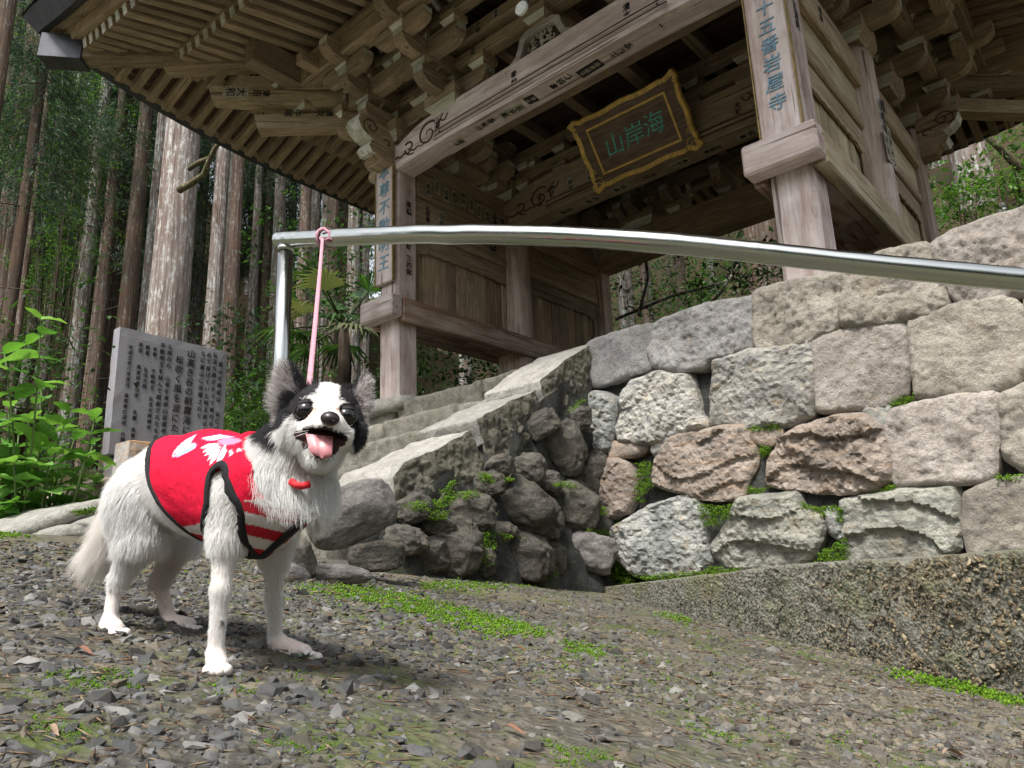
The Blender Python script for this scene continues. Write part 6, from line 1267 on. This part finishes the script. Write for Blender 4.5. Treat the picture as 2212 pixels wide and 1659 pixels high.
def furcol(P, X, Y, R, r):
    n = len(P); c = np.full((n, 3), .0) + np.array([.85, .85, .835]); v = r.uniform(.88, 1.06, (n, 1)); c *= v
    front = ((P - D_(700, 900, .80)) @ CF < 0)
    black = (inpoly(X, Y, blackL) | inpoly(X, Y, blackR)) & np.isin(R, ['skull', 'cheek', 'neck', 'ear', 'ear2', 'muzzle', 'jaw']); black |= np.isin(R, ['skull', 'neck', 'cheek']) & ~front & (Y < 1000) & ((R != 'neck') | ((X > 590) & (Y < 975)))
    grey = inpoly(X, Y, hd([(590, 200), (665, 240), (630, 400), (540, 440), (520, 400)])) | inpoly(X, Y, hd([(745, 250), (850, 250), (900, 480), (850, 470), (790, 400)])) | inpoly(X, Y, hd([(640, 450), (700, 450), (690, 540), (640, 540)]))
    bc = np.array([.022, .021, .024]) * r.uniform(.6, 1.9, (n, 1)); c[black] = bc[black]; m = grey & (r.random(n) < .45) & ~black; c[m] = (c * .45)[m]
    eye = inpoly(X, Y, hd([(390, 560), (400, 620), (470, 650), (560, 620), (600, 560), (560, 520)])) | inpoly(X, Y, hd([(740, 530), (820, 520), (800, 600), (760, 640)])); m = eye & np.isin(R, ['skull', 'cheek', 'muzzle']) & (r.random(n) < .7) & (np.minimum(np.linalg.norm(P - D_(661, 889, .6945), axis=1), np.linalg.norm(P - D_(748, 901, .6965), axis=1)) < .018); c[m] = c[m] * np.array([.55, .40, .32])
    lip = inpoly(X, Y, hd([(380, 740), (470, 740), (600, 730), (720, 740), (800, 790), (840, 840), (760, 870), (690, 800), (560, 780), (450, 830)])) & np.isin(R, ['muzzle', 'cheek']); c[lip] = (c * .12)[lip]
    er = np.isin(R, ['ear', 'ear2']); inner = er; c[inner] = np.array([.80, .75, .74]) * r.uniform(.5, 1.2, (n, 1))[inner]
    for q, (pr_, R_), sg in zip(('ear', 'ear2'), EARS, (1, -1)):
        m = R == q; loc = (P - (pr_[0] + pr_[2]) / 2) @ R_; u = loc[:, 0] / pr_[1] * sg; v_ = loc[:, 1] / (np.linalg.norm(pr_[2] - pr_[0]) * .5 + pr_[3]); back_ = loc[:, 2] < -.0048
        dk = m & ((u > .30 - .25 * v_ + .3 * r.standard_normal(n) * .4) | back_ | ((u > -.05) & (v_ < -.35)) | (r.random(n) < .12) | ((np.abs(u) > .78) & (r.random(n) < .35))); c[dk] = bc[dk] * 1.8
    spots = ((np.hypot(X - 376, (Y - 1013) * .6) < 11) | (np.hypot(X - 343, (Y - 1008)) < 16)) & np.isin(R, ['rump', 'torso', 'thigh']); c[spots] = bc[spots] * 1.5
    leg = (np.hypot(X - 480, Y - 1345) < 6) & (R == 'foreleg'); c[leg] *= .15
    far = np.isin(R, ['thigh', 'shank']) & (X > 320) & (Y > 1180); c[far] = c[far] * np.array([.92, .84, .80])
    tl = (R == 'tail'); c[tl] = c[tl] * np.array([1, .95, .91]); rim = np.minimum(np.linalg.norm(P - D_(661, 889, .6945), axis=1), np.linalg.norm(P - D_(748, 901, .6965), axis=1)) < .0128; c[rim] = bc[rim]; mz_ = (np.minimum(sd_el(P, *MOUTH), sd_el(P, *MOUTH2)) < .0027); c[mz_] = bc[mz_] * 1.2; fr_ = (R == 'skull') & ~black & (r.random(n) < .10); c[fr_] *= .6; return np.clip(c, .004, .95)
r = np.random.default_rng(4)
dog = empty('dog', tuple(at(360, 1400, .83)), 'small white and black long-haired dog in a red vest, mouth open and tongue out', 'dog'); DL = np.array(dog.location)
bc_ = furcol(BV, BX, BY, REG, r) * np.array([.95, .88, .85]); pw = (REG == 'paw'); bc_[pw] = bc_[pw] * np.array([1, .9, .86])
MT['skin'] = attrmat('short_coat', .8, noise=.15, ns=300, bump=.3, spec=.15, bd=.001)
link('body', mesh_np('body', BV - DL, BF, True, bc_), dog, MT['skin'])
# ---- the vest: trunk inflated, cut by planes, with armhole
def plane3(p, q, lat): n_ = np.cross(np.array(q) - np.array(p), lat); return np.array(p), n_ / np.linalg.norm(n_)
ga = np.stack(np.meshgrid(*AX, indexing='ij'), -1).astype(np.float32)
p0, n0 = plane3(D_(372, 962, .87), D_(468, 1172, .80), EL); n0 = n0 if n0 @ EF > 0 else -n0
rear = -((ga - p0.astype(np.float32)) @ n0.astype(np.float32))
# curve the hem: it swings back on the ribs
p1, n1 = plane3(D_(545, 935, .775), D_(668, 1085, .72), EL); n1 = n1 if n1 @ EF > 0 else -n1
neckp = (ga - p1.astype(np.float32)) @ n1.astype(np.float32)
def surf(x, y):
    for d_ in np.arange(.66, .95, .0008):
        q = D_(x, y, d_); i_ = tuple(np.clip(np.round((q - LO) / HS).astype(int), 0, NX - 1))
        if ST_[i_] < 0: return d_
    return .78
armh = np.full(NX, .5, np.float32); s1, s2, s3 = surf(484, 1034), surf(492, 1095), surf(490, 1150)
for a_ in (rc(D_(484, 1036, s1), .0130, D_(492, 1100, s2), .0185), rc(D_(492, 1100, s2), .0185, D_(488, 1160, s3), .0230), rc(D_(488, 1160, s3), .0230, D_(486, 1240, s3), .0270)):
    rm = .06; sl, g = gridblock(np.minimum(a_[1], a_[3]) - rm, np.maximum(a_[1], a_[3]) + rm); armh[sl] = np.minimum(armh[sl], sd_rc(g, *a_[1:]))
nk = np.full(NX, .5, np.float32)
for a_ in (rc(D_(655, 930, .74), .047, D_(650, 1005, .725), .044), rc(D_(650, 1005, .725), .042, D_(676, 1036, .70), .029)):
    sl, g = gridblock(np.minimum(a_[1], a_[3]) - .09, np.maximum(a_[1], a_[3]) + .09); nk[sl] = np.minimum(nk[sl], sd_rc(g, *a_[1:]))
region = np.maximum(np.maximum(rear, np.maximum(neckp, -nk)), -armh); edge_r = np.maximum(rear, -armh)
chest_edge = (ga - D_(618, 1168, .745).astype(np.float32)) @ (CR * .636 - CU * .772).astype(np.float32); region = np.maximum(region, chest_edge); edge_r = np.maximum(edge_r, chest_edge)
VS = np.maximum(ST_ - .0085, region); VV, VF = nets(VS); VV = smooth(VV, VF, 2); _vn = vnormals(VV, VF); VV = VV + _vn * np.array([.0022 * fbm((v @ EF * 1.0 + v[2] * .9, v @ EL * .4, v[2] * .5 - v @ EF * .3), 26, 3, 4) + .0007 * fbm(v, 60, 2, 8) for v in VV])[:, None]
vx, vy = proj(VV); near = (VV - D_(455, 1045, .825)) @ EL < .03; r = np.random.default_rng(6)
red = np.array([.66, .012, .045]); vc = np.tile(red, (len(VV), 1)) * r.uniform(.82, 1.12, (len(VV), 1))
def vz(l): return [((200 + x / 4.148) / 1.1573, (1050 + y / 4.148) / 1.1573) for x, y in l]
def put(poly, col, shade=.06):
    m = inpoly(vx, vy, vz(poly)) & near; vc[m] = np.array(col) * r.uniform(1 - shade, 1 + shade, (m.sum(), 1))
put([(950, 370), (1000, 290), (1090, 210), (1200, 150), (1150, 240), (1080, 290)], (.58, .55, .66)); put([(955, 380), (1060, 290), (1180, 235), (1215, 260), (1180, 300), (1090, 350), (1000, 385)], (.30, .42, .72)); put([(950, 372), (1100, 286), (1190, 240), (1110, 300), (960, 385)], (.50, .54, .74))
put([(1265, 180), (1330, 170), (1450, 150), (1600, 175), (1480, 190), (1390, 215), (1290, 205)], (.36, .46, .74)); put([(1420, 215), (1530, 180), (1640, 190), (1690, 210), (1600, 250), (1480, 260)], (.80, .22, .34))
fc = (1500, 225)
for k, (x, y) in enumerate([(1250, 290), (1265, 335), (1290, 375), (1320, 420), (1345, 470), (1420, 475), (1470, 420), (1500, 360)]):
    dx, dy = x - fc[0], y - fc[1]; L_ = math.hypot(dx, dy); nx_, ny_ = -dy / L_, dx / L_; put([(fc[0] + dx * .22, fc[1] + dy * .22), (fc[0] + dx * .7 + nx_ * 22, fc[1] + dy * .7 + ny_ * 22), (x, y), (fc[0] + dx * .7 - nx_ * 20, fc[1] + dy * .7 - ny_ * 20)], (.80, .80, .82))
for p_ in ([(1530, 320), (1575, 310), (1600, 350), (1555, 370)], [(1620, 300), (1680, 295), (1670, 325), (1630, 325)], [(1710, 265), (1760, 260), (1750, 285)]): put(p_, (.75, .55, .60))
cp_ = ((vy > 1078 + .1 * (560 - vx)) & (vx > 508)) | (VV[:, 2] < D_(470, 1140, .80)[2]); sv = vy - .24 * (vx - 540); band = (np.floor((sv - 1085) / 24).astype(int) % 2 == 0) & (sv > 1085)
pale = cp_ & ~band; vc[pale] = np.array([.60, .55, .55]) * r.uniform(.9, 1.08, (pale.sum(), 1)); rd = cp_ & band; vc[rd] = np.array([.40, .018, .03]) * r.uniform(.9, 1.1, (rd.sum(), 1))
MT['fleece'] = attrmat('fleece', .95, noise=.12, ns=220, bump=.6, spec=.08, bd=.0015)
vest = link('vest', mesh_np('vest', VV - DL, VF, True, vc), dog, MT['fleece'])
TR = np.maximum(ST_ - .0105, np.maximum(np.abs(edge_r + .0030) - .0033, region - .001)); TR = np.maximum(TR, -(ST_ - .003)); TV, TF = nets(TR); TV = smooth(TV, TF, 2)
MT['trim'] = plain('black_binding', (.012, .012, .014), .85)
link('binding', mesh_np('binding', TV - DL, TF, True), vest, MT['trim'])
# ---- eyes, nose, mouth, tongue
def blob(name, c, R_, rad, mat, sub=3): Vv, Ff = ico(sub); return link(name, mesh_np(name, (Vv * rad) @ R_.T, Ff, True), dog, mat, loc=Vector(c - DL))
MT['eye'] = plain('dark_eye', (.006, .005, .005), .06, spec=.6); MT['nose'] = plain('wet_nose', (.018, .013, .013), .38, spec=.5, vary=.3, sc=500); MT['tongue'] = plain('tongue', (.50, .20, .22), .42, spec=.5, vary=.12, sc=150); MT['mouth'] = plain('mouth_lining', (.035, .012, .012), .5)
for e in ((661, 889, .6945), (748, 901, .6965)): blob('eye', D_(*e), np.eye(3), np.array([.0104] * 3), MT['eye'])
def lid(c, up, thr, mat, rad=.0112):
    Vv, Ff = ico(5); m = (Vv @ up) > thr; k = m[Ff].all(1); ix = np.unique(Ff[k]); mp = np.full(len(Vv), -1); mp[ix] = np.arange(len(ix)); link('eyelid', mesh_np('eyelid', Vv[ix] * rad, mp[Ff[k]], True), dog, mat, loc=Vector(c - DL))
MT['lid'] = plain('dark_eyelid', (.012, .01, .01), .7)
for e, tl in (((661, 889, .6945), -.18), ((748, 901, .6965), .10)):
    u1 = CU * .93 + CR * tl + CF * .10; u2 = -CU * .93 - CR * tl * .5 + CF * .05; lid(D_(*e), u1 / np.linalg.norm(u1), .70, MT['lid'], .0108)
blob('nose', D_(713, 904, .664), imgframe(-8), np.array([px(21, .664), px(16, .664), .008]), MT['nose']); 
for s in (-1, 1): blob('nostril', D_(713 + s * 8, 909, .6585), imgframe(-8), np.array([px(4, .66), px(3, .66), .002]), MT['mouth'], 2)
blob('mouth_lining', D_(693, 958, .6865), imgframe(-8), np.array([px(42, .68), px(35, .68), .009]), MT['mouth']); blob('mouth_lining', D_(692, 946, .689), imgframe(-9), np.array([px(60, .68), px(21, .68), .0105]), MT['mouth'])
tp_ = []; 
for i in range(12):
    t = i / 11; y = 936 + 50 * t; d = .676 - .0145 * math.sin(t * 1.5) + .004 * t * t; hw = 29 * (1 - .25 * t) * (1 if t < .8 else math.sqrt(max(.02, 1 - ((t - .8) / .2) ** 2)) * .96 + .0)
    for j in range(9): u = -1 + j / 4; tp_.append(D_(689 + hw * u + 5 * t, y + 4 + 4 * u * 0 + 3 * u, d + .0025 * u * u - (.0012 if j != 4 else -.0008)))
tm = mesh_py('tongue', [q - DL for q in tp_] + [q - DL + CF * .003 for q in tp_], [tuple(f)[::-1] for f in grid_faces(12, 9)] + [tuple(np.array(f) + 108) for f in grid_faces(12, 9)], True); link('tongue', tm, dog, MT['tongue'])
V, F = tube_vf([D_(628, 1040, .70) , D_(640, 1048, .697), D_(655, 1050, .696), D_(668, 1046, .70)], .0035, 8); link('collar', mesh_py('collar', [q - DL for q in V], F, True), dog, plain('red_collar', (.55, .02, .03), .6))
# claws and toes
for (cx, cy, d, dx, dy) in ((470, 1450, .691, 13, 0), (252, 1369, .799, 13, 1), (414, 1358, .902, 10, 4), (670, 1416, .828, 11, 5)):
    for k in (-1.5, -.5, .5, 1.5): blob('toe', D_(cx + k * dx, cy + abs(k) * -2 + k * dy, d + abs(k) * .003), np.eye(3), np.array([.0055, .0066, .0056]), MT['toe'] if 'toe' in MT else MT.setdefault('toe', plain('toe_fur', (.72, .66, .62), .8)), 2)
# ---- fur strands
def strands(n, lenf, seed):
    r = np.random.default_rng(seed); fa = np.linalg.norm(np.cross(BV[BF[:, 2]] - BV[BF[:, 0]], BV[BF[:, 3]] - BV[BF[:, 1]]), axis=1); w = np.ones(len(BF)); rg = REG[BF[:, 0]]
    w[np.isin(rg, ['skull', 'cheek', 'muzzle', 'jaw', 'ear', 'ear2'])] = 2.0; w[np.isin(rg, ['tail', 'thigh', 'ruff', 'rump'])] = 1.5; pr = fa * w; f = r.choice(len(BF), n, p=pr / pr.sum()); b = r.dirichlet((1, 1, 1, 1), n)
    P = np.einsum('nk,nki->ni', b, BV[BF[f]]); N = np.einsum('nk,nki->ni', b, BN[BF[f]]); N /= np.linalg.norm(N, axis=1)[:, None]; R = REG[BF[f, 0]]; return P, N, R, r
LEN = {'torso': .010, 'rump': .014, 'thigh': .018, 'shank': .0045, 'paw': .0036, 'shoulder': .009, 'foreleg': .0058, 'neck': .017, 'ruff': .019, 'skull': .0048, 'cheek': .009, 'muzzle': .0026, 'jaw': .006, 'tail': .038, 'ear': .010, 'ear2': .008}
P, N, R, r = strands(220000, LEN, 3); X, Y = proj(P)
gi = tuple(np.clip(np.round((P - LO) / HS).astype(int), 0, NX - 1).T); keep = (VS[gi] > .0015) & ~(np.minimum(sd_el(P, *MOUTH), sd_el(P, *MOUTH2)) < .0022) & (np.linalg.norm(P - D_(661, 888, .691), axis=1) > .0122) & (np.linalg.norm(P - D_(748, 900, .693), axis=1) > .0122) & (np.linalg.norm((P - D_(713, 904, .664)), axis=1) > .0085)
P, N, R, X, Y = P[keep], N[keep], R[keep], X[keep], Y[keep]; n = len(P)
L = np.array([LEN[q] for q in R]) * r.uniform(.6, 1.25, n)
back = inpoly(X, Y, hd([(-100, 450), (330, 470), (330, 620), (250, 900), (-60, 950)])) | inpoly(X, Y, hd([(930, 480), (1100, 480), (1100, 1080), (860, 1080)])); L = np.where(back & np.isin(R, ['skull', 'cheek', 'neck']), L * .75 + .001, L)
L = np.where((R == 'cheek') & inpoly(X, Y, hd([(380, 600), (900, 640), (880, 1000), (480, 1000)])), L * .45, L); L = np.where((R == 'thigh') & (Y > 1185), L * .55, L); L = np.where((R == 'skull') & (Y < 850), L * .8, L)
FL = np.zeros((n, 3)); Zd = np.array([0, 0, -1.0]); nose = D_(712, 905, .665)
for q, v in {'torso': -EF * .75 + Zd * .6, 'rump': -EF * .4 + Zd * .9, 'thigh': Zd - EF * .25, 'shank': Zd, 'paw': Zd + EF * .2, 'shoulder': Zd - EF * .25, 'foreleg': Zd - EF * .25, 'neck': Zd * .8 - EF * .3, 'ruff': Zd * .9 + CR * .15, 'tail': Zd * .6 - EF * .45 - EL * .1, 'jaw': Zd}.items(): FL[R == q] = v
hm = np.isin(R, ['skull', 'cheek', 'muzzle']); FL[hm] = (P - nose)[hm] / .04 + Zd * .25; FL[back & hm] = Zd * .9 + (P - D_(700, 900, .72))[back & hm] / .05
for q, (pr_, R_) in zip(('ear', 'ear2'), EARS): m = R == q; FL[m] = (P[m] - pr_[0]) / .05 + R_[:, 0] * (-.4 if q == 'ear' else .4) + R_[:, 1] * .5
FL /= np.linalg.norm(FL, axis=1)[:, None] + 1e-9; FL -= N * np.clip(np.sum(FL * N, 1), -1, 0)[:, None]
cl = np.stack([wav(P[:, 0] * 9 + k, P[:, 1] * 9 + P[:, 2] * 11, 60 + k, 5, 6, 30) for k in range(3)], 1) * .9
stiff = np.where(np.isin(R, ['tail', 'thigh', 'ruff', 'neck', 'rump', 'cheek']), .55, .38)
d0 = N * stiff[:, None] + FL * (1 - stiff)[:, None] + cl + r.normal(0, .10, (n, 3)); d0 /= np.linalg.norm(d0, axis=1)[:, None]; d1 = N * .08 + FL + cl * 1.6 + Zd * .25 + r.normal(0, .13, (n, 3)); d1 /= np.linalg.norm(d1, axis=1)[:, None]
K = 6; T = np.linspace(0, 1, K); pts = P[:, None] - N[:, None] * .001 + L[:, None, None] * (d0[:, None] * (T - .5 * T ** 2)[None, :, None] + d1[:, None] * (.5 * T ** 2)[None, :, None])
col = furcol(P, X, Y, R, r)
hc = bpy.data.hair_curves.new('fur'); hc.add_curves([K] * n); hc.attributes['position'].data.foreach_set('vector', (pts - DL).astype(np.float32).ravel())
ra = hc.attributes.new('radius', 'FLOAT', 'POINT'); rb = np.where(L > .012, .00014, .00013)[:, None] * (1 - .82 * T[None, :] ** 1.5); ra.data.foreach_set('value', rb.astype(np.float32).ravel())
ca = hc.attributes.new('Col', 'FLOAT_COLOR', 'CURVE'); c4 = np.ones((n, 4), np.float32); c4[:, :3] = col; ca.data.foreach_set('color', c4.ravel())
nb_ = NB('fur'); MT['fur'] = nb_.fin(nb_.attr(), .5, None, .2)
fo = bpy.data.objects.new('fur', hc); C.objects.link(fo); hc.materials.append(MT['fur']); fo.parent = dog
# whiskers
for (x, y, dx, dy) in ((668, 925, -52, -4), (666, 930, -58, 8), (664, 934, -55, 18), (742, 930, 20, -18), (744, 934, 24, -6), (742, 938, 22, 6)):
    V, F = tube_vf([D_(x, y, .676), D_(x + dx * .5, y + dy * .5 + 1, .665), D_(x + dx, y + dy + 6, .668)], [.00022, .00016, .00006], 4); link('whisker', mesh_py('whisker', [q - DL for q in V], F, True), dog, MT.setdefault('whisk', plain('whisker', (.8, .8, .78), .5)))
# ---- the leash
lead = empty('leash', tuple(at(700, 500, 1.70)), 'pink webbing leash knotted round the handrail and clipped behind the dog\'s head', 'leash'); LL = np.array(lead.location); MT['pink'] = plain('pink_webbing', (.44, .23, .28), .8, vary=.15, sc=300)
pa, pb = at(697, 512, 1.705), at(667, 842, .765); ww = .0065; V = []; F = []; m = 24
for i in range(m + 1):
    t = i / m; p = pa * (1 - t) + pb * t + np.array([0, 0, -.012 * math.sin(math.pi * t)]); tw = .25 * math.sin(t * 5); sdir = CR * math.cos(tw) + CF * math.sin(tw)
    for s, o_ in ((-1, -1), (1, -1), (1, 1), (-1, 1)): V.append(p + sdir * s * ww / 2 + np.cross(sdir, (pb - pa) / np.linalg.norm(pb - pa)) * o_ * .0006 - LL)
for i in range(m):
    for k in range(4): F.append((i * 4 + k, i * 4 + (k + 1) % 4, i * 4 + 4 + (k + 1) % 4, i * 4 + 4 + k))
link('strap', mesh_py('strap', V, F, True), lead, MT['pink'])
ax_ = cp[3] - cp[1]; ax_ /= np.linalg.norm(ax_); c0 = at(700, 514, 1.72); n1_ = np.cross(ax_, [0, 0, 1]); n1_ /= np.linalg.norm(n1_); n2_ = np.cross(n1_, ax_)
def band(off, tilt, rr_, w, name='loop'):
    V = []; F = []; m = 28
    for i in range(m):
        a = 2 * math.pi * i / m; q = c0 + ax_ * (off + tilt * math.cos(a)) + (n1_ * math.cos(a) + n2_ * math.sin(a)) * rr_ - LL; o_ = (n1_ * math.cos(a) + n2_ * math.sin(a))
        V += [q - ax_ * w / 2, q + ax_ * w / 2, q + ax_ * w / 2 + o_ * .0012, q - ax_ * w / 2 + o_ * .0012]
    for i in range(m):
        for k in range(4): F.append((i * 4 + k, i * 4 + (k + 1) % 4, ((i + 1) % m) * 4 + (k + 1) % 4, ((i + 1) % m) * 4 + k))
    link(name, mesh_py(name, V, F, True), lead, MT['pink'])
band(-.004, .004, .0212, .008); band(.006, -.006, .0226, .008)
def ribbon(pts, w, name):
    pts = [np.array(p) for p in pts]; V, F = tube_vf([p - LL for p in pts], w / 2, 8); V = [np.array(v) for v in V]; link(name, mesh_py(name, V, F, True), lead, MT['pink'])
ribbon([at(690, 500, 1.695), at(700, 494, 1.69), at(713, 503, 1.685), at(710, 520, 1.685), at(697, 526, 1.69), at(692, 512, 1.69)], .0075, 'knot'); ribbon([at(700, 520, 1.688), at(712, 516, 1.68), at(722, 520, 1.685), (at(712, 524, 1.685)), at(700, 523, 1.688)], .006, 'knot')
